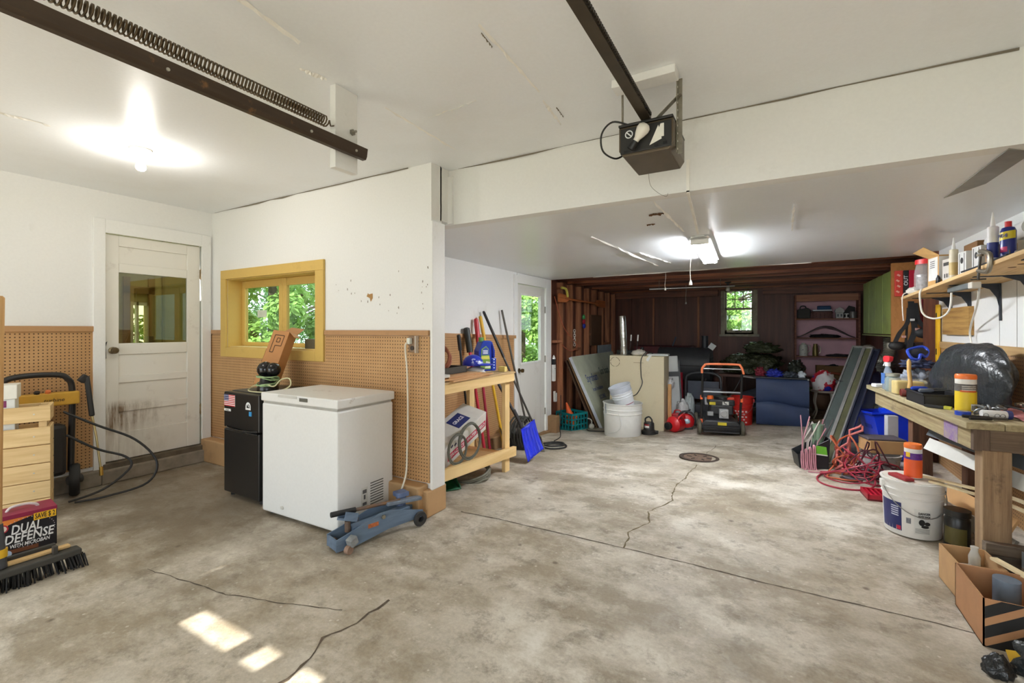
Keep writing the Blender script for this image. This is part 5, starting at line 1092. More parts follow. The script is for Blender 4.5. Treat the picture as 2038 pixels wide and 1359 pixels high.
tag(MB().add([(-1.6, 6.972, 0.93), (-1.56, 6.972, 0.93), (-1.62, 6.972, 0.83), (-1.66, 6.972, 0.85), (-1.52, 6.974, 0.95)], [(0, 1, 2, 3), (0, 1, 4)]).build('plastic_strip', mat((216, 216, 212), 0.4), solid=0.002), 'torn strip of plastic hanging over the tan carton edge', 'plastic')
# sump pump
t = thing('sump_pump', 'small black sump pump with a white label on the floor by the tan carton', 'pump', fp(-1.54, 6.68))
MB().lathe([(0.1, 0), (0.105, 0.015), (0.1, 0.05), (0.075, 0.07), (0.072, 0.16), (0.06, 0.175), (0.0, 0.18)], 22).build('housing', mat((34, 34, 34), 0.45), t, True)
MB().tube(catmull([(-0.05, 0, 0.17), (-0.05, 0, 0.22), (0, 0, 0.25), (0.04, 0, 0.21), (0.04, 0, 0.17)]), 0.011, 8).build('handle', BLKP, t, True)
b = MB(); b.grid(8, 1, lambda u, v: (0.0735 * math.cos(R(225 + 60 * u)), 0.0735 * math.sin(R(225 + 60 * u)), 0.085 + 0.06 * v)); lb = b.build('label', mat((222, 220, 216), 0.5), t)
b = MB(); b.grid(8, 1, lambda u, v: (0.0738 * math.cos(R(225 + 60 * u)), 0.0738 * math.sin(R(225 + 60 * u)), 0.13 + 0.025 * v)); b.build('red_band', mat((150, 44, 48), 0.5), t)
MB().cyl((0.07, 0, 0.04), (0.13, 0, 0.04), 0.025, n=12).build('outlet', mat((34, 34, 34), 0.45), t)
# ------------------------------------------------------------------ middle of the rear half
RF = lambda x, y: fz(x, y)
t = thing('appliance_door', 'white appliance door panel leaning behind the tan carton', 'panel', (-1.4, 7.75, RF(-1.4, 7.75)), rot=(R(-6), R(-4), R(8)))
MB().bb(-0.12, 0.14, -0.02, 0.02, 0.0, 1.08).build('panel', mat((206, 208, 206), 0.4, 0, 0.05), t, bevel=0.012)
MB().bb(-0.12, 0.14, -0.024, -0.02, 0.74, 0.82).build('black_trim', BLKP, t)
MB().bb(-0.09, 0.0, -0.03, -0.02, 0.98, 1.0).build('handle', mat((180, 184, 180), 0.4), t, bevel=0.004)
MB().bb(0.14, 0.165, -0.03, 0.03, 0.0, 1.0).build('edge_strip', BLKP, t)
tag(MB().bar((-1.33, 7.1, RF(-1.33, 7.1)), (-1.35, 7.2, 0.48), 0.05, 0.03, (0, 1, 0)).build('timber_offcut', wood((206, 160, 104), (170, 120, 70), 'z')), 'orange-tan timber offcut standing at the right side of the tan carton', 'timber')
def bag(name, label, loc, size, m, seed, cat='bag', n=36, mm=22, amp=0.22, f=2.4, group=None, ridges=0.12, rot=None):
    o = blob((0, 0, 0), size, seed, n, mm, amp, f, 1, ridges).build(name, m, smooth='all', loc=loc, rot=rot); return tag(o, label, cat, group)
BAGW = foil_mat((214, 214, 214), 0.35, 0, 9)
bag('shopping_bag', 'white plastic shopping bag leaning on the tan carton corner', fp(-1.22, 7.56, 0.0), (0.11, 0.1, 0.26), BAGW, 3)
bag('shopping_bag', 'pale grey plastic bag of bits among the red cans', fp(-1.16, 7.83, 0.0), (0.09, 0.1, 0.3), foil_mat((196, 204, 204), 0.3, 0, 9), 7)
bag('shopping_bag', 'small white crumpled bag hanging on the carton side', (-1.36, 7.34, 0.40), (0.05, 0.09, 0.11), BAGW, 9)
REDC = mat((196, 24, 32), 0.35, 0, 0.06)
def gas_can(loc, rz, label, s=1.0):
    t = thing('gas_can', label, 'gas can', loc, rz, 'red cans by the lawn mower')
    b = MB(); b.prism([(-0.14 * s, 0), (0.14 * s, 0), (0.14 * s, 0.2 * s), (0.08 * s, 0.25 * s), (-0.1 * s, 0.25 * s), (-0.14 * s, 0.2 * s)], -0.08 * s, 0.08 * s); b.build('tank', REDC, t, bevel=0.015)
    MB().tube(catmull([(-0.08 * s, 0, 0.24 * s), (-0.06 * s, 0, 0.3 * s), (0.02 * s, 0, 0.3 * s), (0.05 * s, 0, 0.24 * s)]), 0.012 * s, 8).build('handle', REDC, t, True)
    MB().tube([(0.1 * s, 0, 0.22 * s), (0.15 * s, 0, 0.3 * s), (0.2 * s, 0, 0.33 * s)], [0.025 * s, 0.016 * s, 0.012 * s], 10).build('spout', BLKP, t, True)
    MB().bb(-0.08 * s, 0.06 * s, -0.082 * s, -0.08 * s, 0.06 * s, 0.15 * s).build('label', mat((190, 196, 220), 0.5, 0, 0.3, 40), t)
    return t
gas_can(fp(-1.24, 7.33), R(5), 'upright red plastic gas can beside the tan carton', 0.85)
t = thing('fuel_jug', 'round red fuel jug lying on its side with a black cap toward the room', 'fuel jug', fp(-1.22, 6.98, 0.115), R(-25), 'red cans by the lawn mower')
MB().lathe([(0.0, -0.1), (0.09, -0.1), (0.115, -0.07), (0.115, 0.07), (0.08, 0.11), (0.05, 0.12)], 24, mx=Euler((R(90), 0, 0)).to_matrix().to_4x4()).build('tank', REDC, t, True)
MB().lathe([(0.055, 0.11), (0.055, 0.16), (0.04, 0.165), (0.0, 0.165)], 16, mx=Euler((R(90), 0, 0)).to_matrix().to_4x4(), c=(-0.03, 0, -0.02)).build('cap', BLKP, t, True)
MB().tube(catmull([(0.07, -0.05, 0.08), (0.09, -0.02, 0.13), (0.1, 0.04, 0.14), (0.09, 0.08, 0.09)]), 0.014, 8).build('handle', REDC, t, True)
t = thing('leaf_blower', 'red power tool with a looped black handle among the red cans', 'power tool', fp(-1.10, 7.19), R(10), 'red cans by the lawn mower'); t.scale = (0.66, 0.66, 0.8)
b = MB(); b.sphere((0, 0, 0.15), 0.14, 20, 14, (1.15, 0.7, 1.05)); b.build('housing', REDC, t, True)
MB().tube(catmull([(-0.17, -0.1, 0.1), (-0.18, -0.1, 0.25), (-0.08, -0.1, 0.34), (0.08, -0.1, 0.33), (0.17, -0.1, 0.22), (0.16, -0.1, 0.1)]), 0.018, 8).build('handle', BLKP, t, True)
MB().sphere((0.0, -0.09, 0.16), 0.05, 12, 8, (1.4, 0.4, 1.0)).build('badge', mat((176, 196, 206), 0.3, 0.3), t, True)
MB().bb(-0.12, 0.12, -0.06, 0.06, 0.0, 0.05).build('foot', BLKP, t, bevel=0.01)
tag(MB().bb(-0.11, 0.11, -0.06, 0.06, 0, 0.11).build('small_white_box', mat((208, 210, 214), 0.5, 0, 0.15, 30), loc=fp(-0.8, 7.69, 0.3), rot=(0, 0, 0.1), bevel=0.003), 'small white printed box behind the lawn mower engine', 'box')
tag(MB().bb(-0.22, 0.22, -0.12, 0.12, 0, 0.3).build('dark_tote', mat((44, 44, 50), 0.5), loc=fp(-0.82, 7.69, 0.0), bevel=0.015), 'dark plastic tote under the small white box', 'tote')
# black barrel smoker
t = thing('barrel_smoker', 'big black barrel smoker grill standing behind the cans', 'grill', (-1.3, 8.75, RF(-1.3, 8.75)))
GRL = mat((62, 63, 66), 0.5, 0.1, 0.1, 10)
zc = 0.68 - RF(-1.3, 8.75)
MB().cyl((-0.5, 0, zc), (0.36, 0, zc), 0.31, n=40).build('barrel', GRL, t, True)
for s in (0.36, -0.5): MB().lathe([(0.315, -0.012), (0.315, 0.012), (0.29, 0.016), (0.0, 0.02)], 40, mx=Matrix.Translation((s, 0, zc)) @ Euler((0, R(90 if s > 0 else -90), 0)).to_matrix().to_4x4()).build('end_plate', GRL, t, True)
for k in range(4): MB().bb(0.376, 0.384, -0.2, 0.2, zc - 0.05 + k * 0.06, zc - 0.035 + k * 0.06).build('rib', GRL, t)
MB().bb(-0.5, 0.36, -0.315, -0.305, zc - 0.01, zc + 0.01).build('lid_seam', mat((20, 20, 22), 0.5), t)
MB().cyl((0.25, 0.12, zc + 0.26), (0.25, 0.12, zc + 0.52), 0.055, n=18).build('chimney', mat((50, 54, 60), 0.45, 0.2), t, True)
MB().tube([(-0.28, -0.05, zc + 0.33), (-0.22, -0.05, zc + 0.5)], 0.012, 8).build('lid_handle', mat((70, 76, 90), 0.4, 0.3), t)
for x in (-0.42, 0.3):
    for y in (-0.2, 0.2): MB().bar((x, y, 0), (x, y, zc - 0.15), 0.035, 0.035).build('leg', GRL, t)
tag(MB().bb(-2.45, -1.35, 9.3, 9.9, -0.3, 0.98).build('red_cabinet', mat((92, 22, 30), 0.5, 0, 0.1), bevel=0.01), 'dark red chest standing behind the barrel smoker', 'chest')
# folding chair frame in front of the smoker
t = thing('lawn_chair', 'black tube-framed folding chair with grey fabric before the smoker', 'chair', (-0.98, 8.14, RF(-1, 8.14)), R(4))
MB().tube(catmull([(-0.28, 0, 0), (-0.28, 0, 0.6), (-0.24, 0, 0.72), (-0.1, 0, 0.76), (0.1, 0, 0.76), (0.22, 0, 0.72), (0.26, 0, 0.6), (0.26, 0, 0.0)]), 0.022, 10).build('frame', GRL, t, True)
MB().bb(-0.25, 0.23, 0.01, 0.03, 0.32, 0.62).build('fabric', mat((66, 72, 86), 0.6, 0, 0.12), t)
MB().bb(-0.02, 0.26, -0.06, -0.03, 0.12, 0.52).build('side_panel', mat((74, 78, 90), 0.5, 0, 0.1), t, bevel=0.01)
MB().tube([(-0.28, -0.02, 0.1), (0.26, -0.02, 0.1)], 0.016, 8).build('stretcher', GRL, t)
tag(MB().cyl((-1.33, 8.0, -0.15), (-1.36, 8.14, 0.58), 0.04, 0.05, 16).build('red_bat', mat((160, 24, 46), 0.4), smooth=True), 'thick red tube leaning beside the white appliance door', 'tube')
# dark bench under the bag heap
t = thing('low_table', 'low dark table loaded with black plastic sheeting under the sash window', 'table', (-0.25, 9.05, RF(-0.4, 9)))
MB().bb(-0.6, 0.75, -0.35, 0.45, 0.62, 0.66).build('top', DARKPANEL, t)
for x in (-0.55, 0.68):
    for y in (-0.3, 0.4): MB().bb(x, x + 0.06, y, y + 0.06, 0, 0.62).build('leg', DARKPANEL, t)
FILM = foil_mat((60, 64, 44), 0.12, 0, 5, 1.0, 0.12)
bag('plastic_sheeting', 'wide crumpled sheet of shiny black-green plastic heaped on the low table', (-0.30, 8.98, 0.56), (0.48, 0.36, 0.23), FILM, 11, 'plastic', 60, 34, 0.38, 2.6)
bag('plastic_sheeting', 'smaller bundle of shiny dark plastic on top of the heap by the window', (-0.16, 9.05, 0.91), (0.28, 0.22, 0.12), foil_mat((70, 76, 54), 0.12, 0, 6, 1.0, 0.1), 5, 'plastic', 44, 26, 0.4, 2.8)
bag('plastic_sheeting', 'dark plastic hanging off the right end of the low table', (0.36, 8.95, 0.56), (0.13, 0.26, 0.16), foil_mat((58, 62, 54), 0.2, 0, 5), 8, 'plastic', 44, 26, 0.36, 2.4)
tag(MB().bb(-0.05, 0.05, -0.01, 0.01, 0, 0.1).build('light_switch_plate', mat((216, 222, 222), 0.4), loc=(-0.92, 8.5, 0.98), rot=(0.3, 0.6, 0.2), bevel=0.003), 'small white plate lying at the left end of the plastic heap', 'plate')
t = thing('radio', 'black corded tool sitting behind the left end of the plastic heap', 'tool', (-0.62, 8.62, 0.66))
for i, (wd, c) in enumerate(((0.5, (98, 106, 120)), (0.52, (84, 92, 108)), (0.54, (110, 118, 130)))):
    dz = 0.075 * (2 - i)
    o = MB().bar((-0.42, 0, -0.19), (0.42, 0, 0.17), wd, 0.012).build('metal_ramp', mat(c, 0.4, 0.3, 0.12), loc=(-0.24, 8.34, 0.145 + dz), rot=(R(10), 0, 0))
    tag(o, ['uppermost grey-blue metal sheet slanting behind the lawn mower', 'grey-blue metal sheet in the middle of the slanting stack', 'lowest pale metal sheet behind the lawn mower handle'][i], 'metal sheet', 'metal sheets behind the mower')
    for xx in (-0.3, 0.3):
        if i < 2: MB().box((xx, 0, xx * 0.4286 - 0.0435), (0.04, 0.4, 0.063), (0, -math.atan(0.4286), 0)).build('folded_lip', mat(c, 0.4, 0.3, 0.12), o)
bpy.data.objects.remove(t)
tag(MB().bar((-0.42, 8.05, 0.58), (0.25, 8.1, 0.5), 0.05, 0.025).build('grey_batten', mat((120, 112, 110), 0.6)), 'thin grey batten lying level behind the mower handle', 'batten')
tag(MB().bar((-0.2, 7.93, 0.632), (0.12, 7.93, 0.622), 0.04, 0.03).build('white_tube', mat((206, 200, 206), 0.5)), 'short white tube beside the heap of clothes', 'tube')

# lawn mower, handle toward the room
t = thing('lawn_mower', 'push lawn mower with an orange-topped black handle facing the room', 'lawn mower', fp(-0.60, 6.80), R(12))
WB = 0.27
for x in (-WB, WB):
    for y in (0.05, 0.62): 
        wl_ = MB().lathe([(0.03, -0.025), (0.085, -0.025), (0.1, -0.015), (0.1, 0.015), (0.085, 0.025), (0.03, 0.025)], 24, mx=Matrix.Translation((x, y, 0.1)) @ Euler((0, R(90), 0)).to_matrix().to_4x4()).build('wheel', mat((88, 84, 70), 0.7, 0, 0.1), t, True)
        MB().cyl((x - 0.03, y, 0.1), (x + 0.03, y, 0.1), 0.035, n=14).build('hub', BLKP, wl_, True)
b = MB(); b.prism([(-0.24, 0.07), (0.24, 0.07), (0.26, 0.13), (0.2, 0.2), (-0.2, 0.2), (-0.26, 0.13)], 0.0, 0.68); b.build('deck', mat((44, 44, 46), 0.4), t, bevel=0.015)
MB().box((0, -0.03, 0.09), (0.46, 0.04, 0.1), (R(20), 0, 0)).build('rear_flap', mat((30, 30, 32), 0.5), t, bevel=0.008)
for k in range(2): MB().bb(-0.22, 0.22, -0.056, -0.05, 0.05 + 0.05 * k, 0.062 + 0.05 * k).build('flap_rib', mat((52, 52, 54), 0.5), t)
eng = MB().box((0.03, 0.32, 0.32), (0.3, 0.3, 0.14)).box((0.03, 0.32, 0.42), (0.34, 0.3, 0.09)).build('engine_block', mat((36, 36, 38), 0.4), t, bevel=0.02)
MB().cyl((0.06, 0.34, 0.46), (0.06, 0.34, 0.49), 0.11, n=24).build('flywheel_cover', mat((30, 30, 32), 0.4), eng)
MB().box((0.05, 0.14, 0.28), (0.12, 0.08, 0.13)).cyl((0.05, 0.12, 0.28), (0.05, 0.09, 0.28), 0.045, n=16).build('cylinder_head', mat((170, 172, 174), 0.35, 0.6), eng, bevel=0.006)
MB().box((-0.12, 0.15, 0.27), (0.08, 0.06, 0.06)).build('carburettor', mat((150, 152, 156), 0.4, 0.6), eng, bevel=0.006)
MB().cyl((-0.11, 0.25, 0.46), (-0.11, 0.25, 0.51), 0.045, 0.038, 18).build('fuel_cap', mat((226, 106, 40), 0.4), eng)
MB().box((0.15, 0.25, 0.475), (0.09, 0.07, 0.04)).build('orange_trim', mat((214, 66, 40), 0.4), eng, bevel=0.006)
MB().bb(-0.13, -0.05, 0.165, 0.169, 0.39, 0.43).build('warning_label', mat((218, 198, 50), 0.5), eng)
MB().bb(0.04, 0.12, 0.165, 0.169, 0.395, 0.44).build('white_label', mat((216, 216, 212), 0.5), eng)
MB().bb(-0.04, 0.07, -0.004, 0.0, 0.14, 0.18).build('deck_label', mat((214, 194, 40), 0.5), t)
HB = mat((26, 26, 27), 0.4)
for s in (-1, 1): MB().tube([(s * 0.24, 0.06, 0.16), (s * 0.245, -0.02, 0.48), (s * 0.24, -0.12, 0.86)], 0.016, 10).build('handle_tube', HB, t, True)
MB().tube([(-0.24, -0.05, 0.6), (0.24, -0.05, 0.6)], 0.013, 8).build('cross_tube', mat((140, 142, 146), 0.35, 0.4), t)
MB().tube(catmull([(-0.25, -0.12, 0.86), (-0.25, -0.13, 0.92), (-0.22, -0.14, 0.965), (-0.17, -0.14, 0.985), (0.17, -0.14, 0.985), (0.22, -0.14, 0.965), (0.25, -0.13, 0.9), (0.26, -0.12, 0.86)]), 0.015, 10).build('orange_grip_bar', mat((236, 128, 84), 0.45), t, True)
MB().tube([(-0.26, -0.12, 0.92), (0.24, -0.125, 0.92)], 0.008, 8).build('control_bail', mat((176, 178, 180), 0.3, 0.6), t)
for x, z in ((-0.25, 0.52), (0.25, 0.5), (-0.245, 0.18)): MB().box((x, -0.03 + (0.07 if z < 0.3 else 0), z), (0.03, 0.03, 0.06)).build('height_knob', mat((232, 104, 52), 0.4), t, bevel=0.004)
MB().tube(catmull([(0.24, -0.1, 0.82), (0.15, -0.05, 0.62), (0.05, 0.08, 0.45), (0.12, 0.2, 0.4)]), 0.005, 6).build('throttle_cable', BLKP, t, True)
# red pail and folded navy mattress
t = bucket('red_bucket', 'tall red plastic bucket with white printing beside the mower', fp(-0.39, 7.73), 0.155, 0.135, 0.42, mat((200, 40, 34), 0.4, 0, 0.06), rings=(0.62, 0.76), handle=True)
b = MB()
for i in range(5):
    for j in range(3 if i % 2 else 4):
        a = R(232 + j * 19 + (i % 2) * 7); z = 0.04 + i * 0.04
        b.add([(0.1455 * math.cos(q) * (1 + z * 0.1), 0.1455 * math.sin(q) * (1 + z * 0.1), zz) for q, zz in ((a, z), (a + R(11), z), (a + R(11), z + 0.022), (a, z + 0.022))], [(0, 1, 2, 3)])
pt = b.build('printing', mat((226, 200, 196), 0.5, 0, 0), t); pt['kind'] = 'stuff'
t = thing('folded_mattress', 'folded navy blue mattress standing upright between the mower and the shelves', 'mattress', (0.1, 7.68, RF(0.1, 7.7)), R(2))
NAVY = mat((38, 54, 88), 0.6, 0, 0.12, 5)
for z0, z1, off in ((0.0, 0.325, 0.0), (0.315, 0.685, -0.015)):
    b = MB(); b.grid(24, 12, lambda u, v: (-0.3 + 0.66 * u, -0.02 - 0.05 * math.sin(PI * v) ** 0.5 + off * (1 - v) + 0.012 * math.sin(u * 5 + 4 * v), z0 + (z1 - z0) * v + 0.02 * math.sin(u * PI * 1.4) * (0 if z0 == 0 and v < 0.5 else 1) * (1 - abs(v - (0 if z0 else 1)) )))
    b.add([(-0.3, 0, z0), (0.36, 0, z0), (0.36, 0.22, z0), (-0.3, 0.22, z0), (-0.3, 0, z1), (0.36, 0, z1), (0.36, 0.22, z1), (-0.3, 0.22, z1)], [(0, 3, 2, 1), (4, 5, 6, 7), (1, 2, 6, 5), (2, 3, 7, 6), (3, 0, 4, 7)])
    b.build('cushion', NAVY, t, True)
MB().bb(-0.34, 0.37, -0.06, 0.24, 0.685, 0.705).build('top_board', mat((40, 42, 44), 0.5), t, bevel=0.008)
MB().sphere((0.35, -0.05, 0.69), 0.014, 8, 6).build('stud', mat((210, 210, 208), 0.4, 0.5), t)
zm = RF(0.1, 7.7) + 0.705
CLB = mat((26, 40, 150), 0.7, 0, 0.2); CLG = mat((188, 196, 206), 0.7)
bag('clothing', 'royal blue garment heaped on the navy mattress', (0.04, 7.76, zm), (0.11, 0.1, 0.07), CLB, 3, 'clothes', 40, 24, 0.5, 3.4, None, 0.2)
bag('clothing', 'dark grey garment spread over the navy mattress top', (0.23, 7.78, zm), (0.1, 0.11, 0.05), mat((54, 60, 70), 0.8, 0, 0.2), 6, 'clothes', 40, 24, 0.5, 3.4, None, 0.2)
bag('clothing', 'small white cloth on the right end of the navy mattress', (0.38, 7.76, zm), (0.05, 0.05, 0.06), CLG, 8, 'clothes', 30, 20, 0.4, 3.0, None, 0.15)
bag('clothing', 'dark red garment behind the blue one on the navy mattress', (-0.15, 7.8, zm), (0.07, 0.08, 0.08), mat((120, 26, 44), 0.7), 12, 'clothes', 34, 22, 0.5, 3.2, None, 0.2)

# ------------------------------------------------------------------ shelf unit in the back wall
t = thing('shelf_unit', 'built-in shelf unit with pink back and dark frame in the back wall', 'shelf', (0.40, 9.9, -0.15))
PINK = mat((222, 176, 188), 0.6, 0, 0.08, 4); SHW = wood((150, 98, 76), (100, 60, 46), 'x')
W2 = 0.92
MB().bb(0, W2, 0.27, 0.29, 0, 2.1).build('back_panel', PINK, t)
for x in (-0.03, W2): MB().bb(x, x + 0.03, 0, 0.29, 0, 2.1).build('side', SHW, t)
MB().bb(0, W2, 0.0, 0.02, 1.98, 2.1).build('top_rail', wood((196, 142, 112), (160, 104, 80), 'x'), t)
SZ = (1.665, 1.315, 0.975, 0.565, 0.06)
for z in SZ: MB().bb(0, W2, 0.0, 0.27, z - 0.02, z).build('shelf_board', SHW, t, bevel=0.002)
MB().bb(0.2, W2, 0.22, 0.26, 0.3, 0.38).build('green_strip', mat((112, 140, 56), 0.6), t)
SX = lambda x: 0.40 + x; SZZ = lambda i: SZ[i] - 0.15; SY = 10.02
t = thing('black_bag', 'black tool bag on the top pink-backed shelf', 'bag', (SX(0.118), SY, SZZ(0)))
MB().prism([(-0.1, 0), (0.1, 0), (0.11, 0.16), (0.06, 0.2), (-0.1, 0.17)], -0.07, 0.07).build('body', mat((48, 48, 46), 0.7), t, bevel=0.015)
MB().tube(catmull([(-0.06, 0, 0.18), (-0.04, 0, 0.23), (0.02, 0, 0.23), (0.04, 0, 0.19)]), 0.01, 6).build('handle', BLKP, t, True)
t = thing('wicker_basket', 'brown woven basket on the top pink-backed shelf', 'basket', (SX(0.4), SY, SZZ(0)))
b = MB()
for r_ in range(5):
    for k in range(16):
        a0 = 2 * PI * k / 16; rr = 1.0 + 0.05 * ((k + r_) % 2)
        b.box((0.15 * rr * math.cos(a0), 0.085 * rr * math.sin(a0), 0.012 + r_ * 0.024), (0.055, 0.014, 0.02), (0, 0, math.atan2(0.085 * math.cos(a0), -0.15 * math.sin(a0))))
wv = b.build('weave', mat((120, 84, 78), 0.7), t); wv['kind'] = 'stuff'
MB().lathe([(1.0, 0.12), (1.02, 0.125), (1.0, 0.135), (0.96, 0.13)], 24, sx=0.155, sy=0.09).build('rim', mat((84, 58, 56), 0.7), t, True)
MB().lathe([(0.93, 0.0), (0.95, 0.1), (0.0, 0.1)], 24, sx=0.15, sy=0.085).build('lining', mat((70, 50, 50), 0.8), t, True)
tag(MB().bb(-0.15, 0.15, -0.06, 0.06, 0, 0.03).build('glass_dish', mat((190, 196, 206), 0.2, 0.2), loc=(SX(0.4), SY, SZZ(0) + 0.134), bevel=0.01), 'shiny oblong dish resting on the woven basket', 'dish')
tag(MB().cyl((-0.1, 0, 0), (0.1, 0.02, 0.0), 0.035, n=16).build('blue_roll', mat((58, 92, 132), 0.4), loc=(SX(0.43), SY, SZZ(0) + 0.196), smooth=True), 'blue roll lying on the dish on the top shelf', 'roll')
t = thing('lantern', 'small house-shaped white lantern on the top pink-backed shelf', 'lantern', (SX(0.66), SY, SZZ(0)))
MB().bb(-0.055, 0.055, -0.05, 0.05, 0, 0.1).bb(-0.06, 0.06, -0.055, 0.055, 0.1, 0.11).build('body', mat((180, 184, 182), 0.5), t, bevel=0.004)
MB().prism([(-0.07, 0.11), (0.07, 0.11), (0.06, 0.16), (0, 0.2), (-0.06, 0.16)], -0.055, 0.055).build('roof', mat((196, 198, 196), 0.5), t)
for x in (-0.025, 0.025): MB().bb(x - 0.012, x + 0.012, -0.052, -0.05, 0.03, 0.075).build('pane', mat((70, 80, 84), 0.3), t)
tag(MB().bb(-0.03, 0.03, -0.03, 0.03, 0, 0.015).bb(-0.008, 0.008, -0.02, 0.02, 0.015, 0.07).bb(-0.03, 0.03, -0.03, 0.03, 0.07, 0.085).build('white_stand', mat((226, 226, 222), 0.5), loc=(SX(0.76), SY - 0.03, SZZ(0))), 'small white I-shaped stand on the top shelf', 'stand')
tag(MB().lathe([(0.05, 0), (0.055, 0.1), (0.05, 0.12), (0, 0.121)], 18).build('grey_tin', mat((130, 128, 126), 0.4, 0.4), loc=(SX(0.86), SY, SZZ(0)), smooth=True), 'grey metal tin at the right end of the top shelf', 'tin')
tag(MB().add([(-0.1, 0, 0.0), (0.07, 0, 0.0), (0.07, 0, 0.2), (-0.02, 0, 0.23), (-0.1, 0, 0.1), (-0.1, 0.04, 0.0), (0.07, 0.04, 0.0), (0.07, 0.04, 0.2), (-0.02, 0.04, 0.23), (-0.1, 0.04, 0.1)], [(0, 1, 2, 3, 4), (9, 8, 7, 6, 5), (0, 5, 6, 1), (1, 6, 7, 2), (2, 7, 8, 3), (3, 8, 9, 4), (4, 9, 5, 0)]).build('black_pouch', mat((36, 32, 32), 0.6), loc=(SX(0.83), SY + 0.08, SZZ(0))), 'black pointed pouch behind the grey tin on the top shelf', 'pouch')
b = MB(); b.grid(30, 8, lambda u, v: (0.02 + 0.86 * u, 0.02 + 0.22 * v, 0.012 + 0.2 * math.sin(PI * u) ** 1.5 * (1 - 0.2 * v) + 0.008 * noise.noise(Vector((u * 9, v * 5, 1)))))
tag(b.build('bowed_tray', mat((64, 58, 52), 0.35, 0, 0.2), loc=(0.40, 9.91, SZZ(1)), smooth='all', solid=0.01), 'dark bowed sheet arching along the second shelf', 'sheet')
bag('foil_bundle', 'shiny black plastic bundle lying under the bowed sheet', (SX(0.44), SY, SZZ(1)), (0.24, 0.09, 0.045), foil_mat((34, 34, 36), 0.15, 0, 12), 4, 'plastic', 30, 14)
t = thing('milk_can', 'white tin jug with black spots on the third shelf', 'jug', (SX(0.115), SY, SZZ(2)))
MB().lathe([(0.065, 0), (0.068, 0.02), (0.068, 0.16), (0.05, 0.21), (0.03, 0.22), (0.032, 0.24), (0, 0.241)], 22).build('body', painted((214, 216, 206), (50, 50, 50), 0.9, 18, 0.5, 'spotted', 0.62, 0.64), t, True)
MB().tube(catmull([(0.06, 0, 0.2), (0.1, 0, 0.19), (0.1, 0, 0.1), (0.065, 0, 0.07)]), 0.007, 6).build('handle', mat((200, 200, 190), 0.5), t, True)
t = thing('brass_pitcher', 'dull brass pitcher on the third shelf', 'pitcher', (SX(0.30), SY, SZZ(2)))
MB().lathe([(0.045, 0), (0.048, 0.05), (0.042, 0.16), (0.03, 0.2), (0.034, 0.225), (0.0, 0.226)], 20).build('body', mat((128, 112, 66), 0.35, 0.6), t, True)
MB().tube(catmull([(0.035, 0, 0.19), (0.075, 0, 0.17), (0.075, 0, 0.08), (0.048, 0, 0.05)]), 0.006, 6).build('handle', mat((170, 166, 140), 0.35, 0.5), t, True)
bag('flat_package', 'long flat black wrapped package on the third shelf', (SX(0.65), SY, SZZ(2)), (0.2, 0.08, 0.035), foil_mat((40, 40, 42), 0.15, 0, 14), 6, 'package', 30, 12)
t = thing('red_bottle', 'dark red bottle with a narrow neck on the fourth shelf', 'bottle', (SX(0.085), SY - 0.03, SZZ(3)))
MB().lathe([(0.04, 0), (0.042, 0.02), (0.042, 0.17), (0.02, 0.22), (0.016, 0.26), (0.018, 0.275), (0, 0.276)], 20).build('glass', mat((92, 22, 36), 0.2), t, True)
MB().lathe([(0.0165, 0.25), (0.019, 0.25), (0.019, 0.29), (0, 0.291)], 14).build('stopper', mat((70, 60, 60), 0.5), t, True)
t = thing('cardboard_carton', 'open brown cardboard carton of odds and ends on the fourth shelf', 'carton', (SX(0.55), 10.065, SZZ(3)))
for a in ((-0.24, 0.24, -0.1, -0.095), (-0.24, 0.24, 0.095, 0.1), (-0.24, -0.235, -0.1, 0.1), (0.235, 0.24, -0.1, 0.1)): MB().bb(a[0], a[1], a[2], a[3], 0, 0.24).build('side', mat((128, 98, 62), 0.8, 0, 0.08), t)
MB().bb(-0.24, 0.24, -0.1, 0.1, 0, 0.005).build('bottom', mat((128, 98, 62), 0.8), t)
tag(blob((SX(0.56), 10.065, SZZ(3) + 0.08), (0.17, 0.07, 0.12), 3, 24, 14, flat=1).build('dark_jumble', mat((30, 34, 38), 0.6, 0, 0.3, 20), smooth='all'), 'dark jumble of cords filling the open carton', 'cords')
t = thing('hand_drill', 'grey and red caulking tool in front of the open carton', 'hand tool', (SX(0.5), 9.932, SZZ(3) + 0.0))
MB().tube(catmull([(-0.1, 0, 0.03), (-0.13, 0, 0.06), (-0.08, 0, 0.11), (0.0, 0, 0.12)]), 0.014, 8).build('arm', mat((150, 150, 148), 0.4, 0.5), t, True)
MB().cyl((0, 0, 0.12), (0.16, 0, 0.105), 0.022, n=12).build('barrel', mat((150, 74, 48), 0.5), t, True)
MB().sphere((-0.11, 0, 0.025), 0.026, 10, 8, (1.4, 1, 1)).build('grip', mat((206, 206, 200), 0.4), t, True)
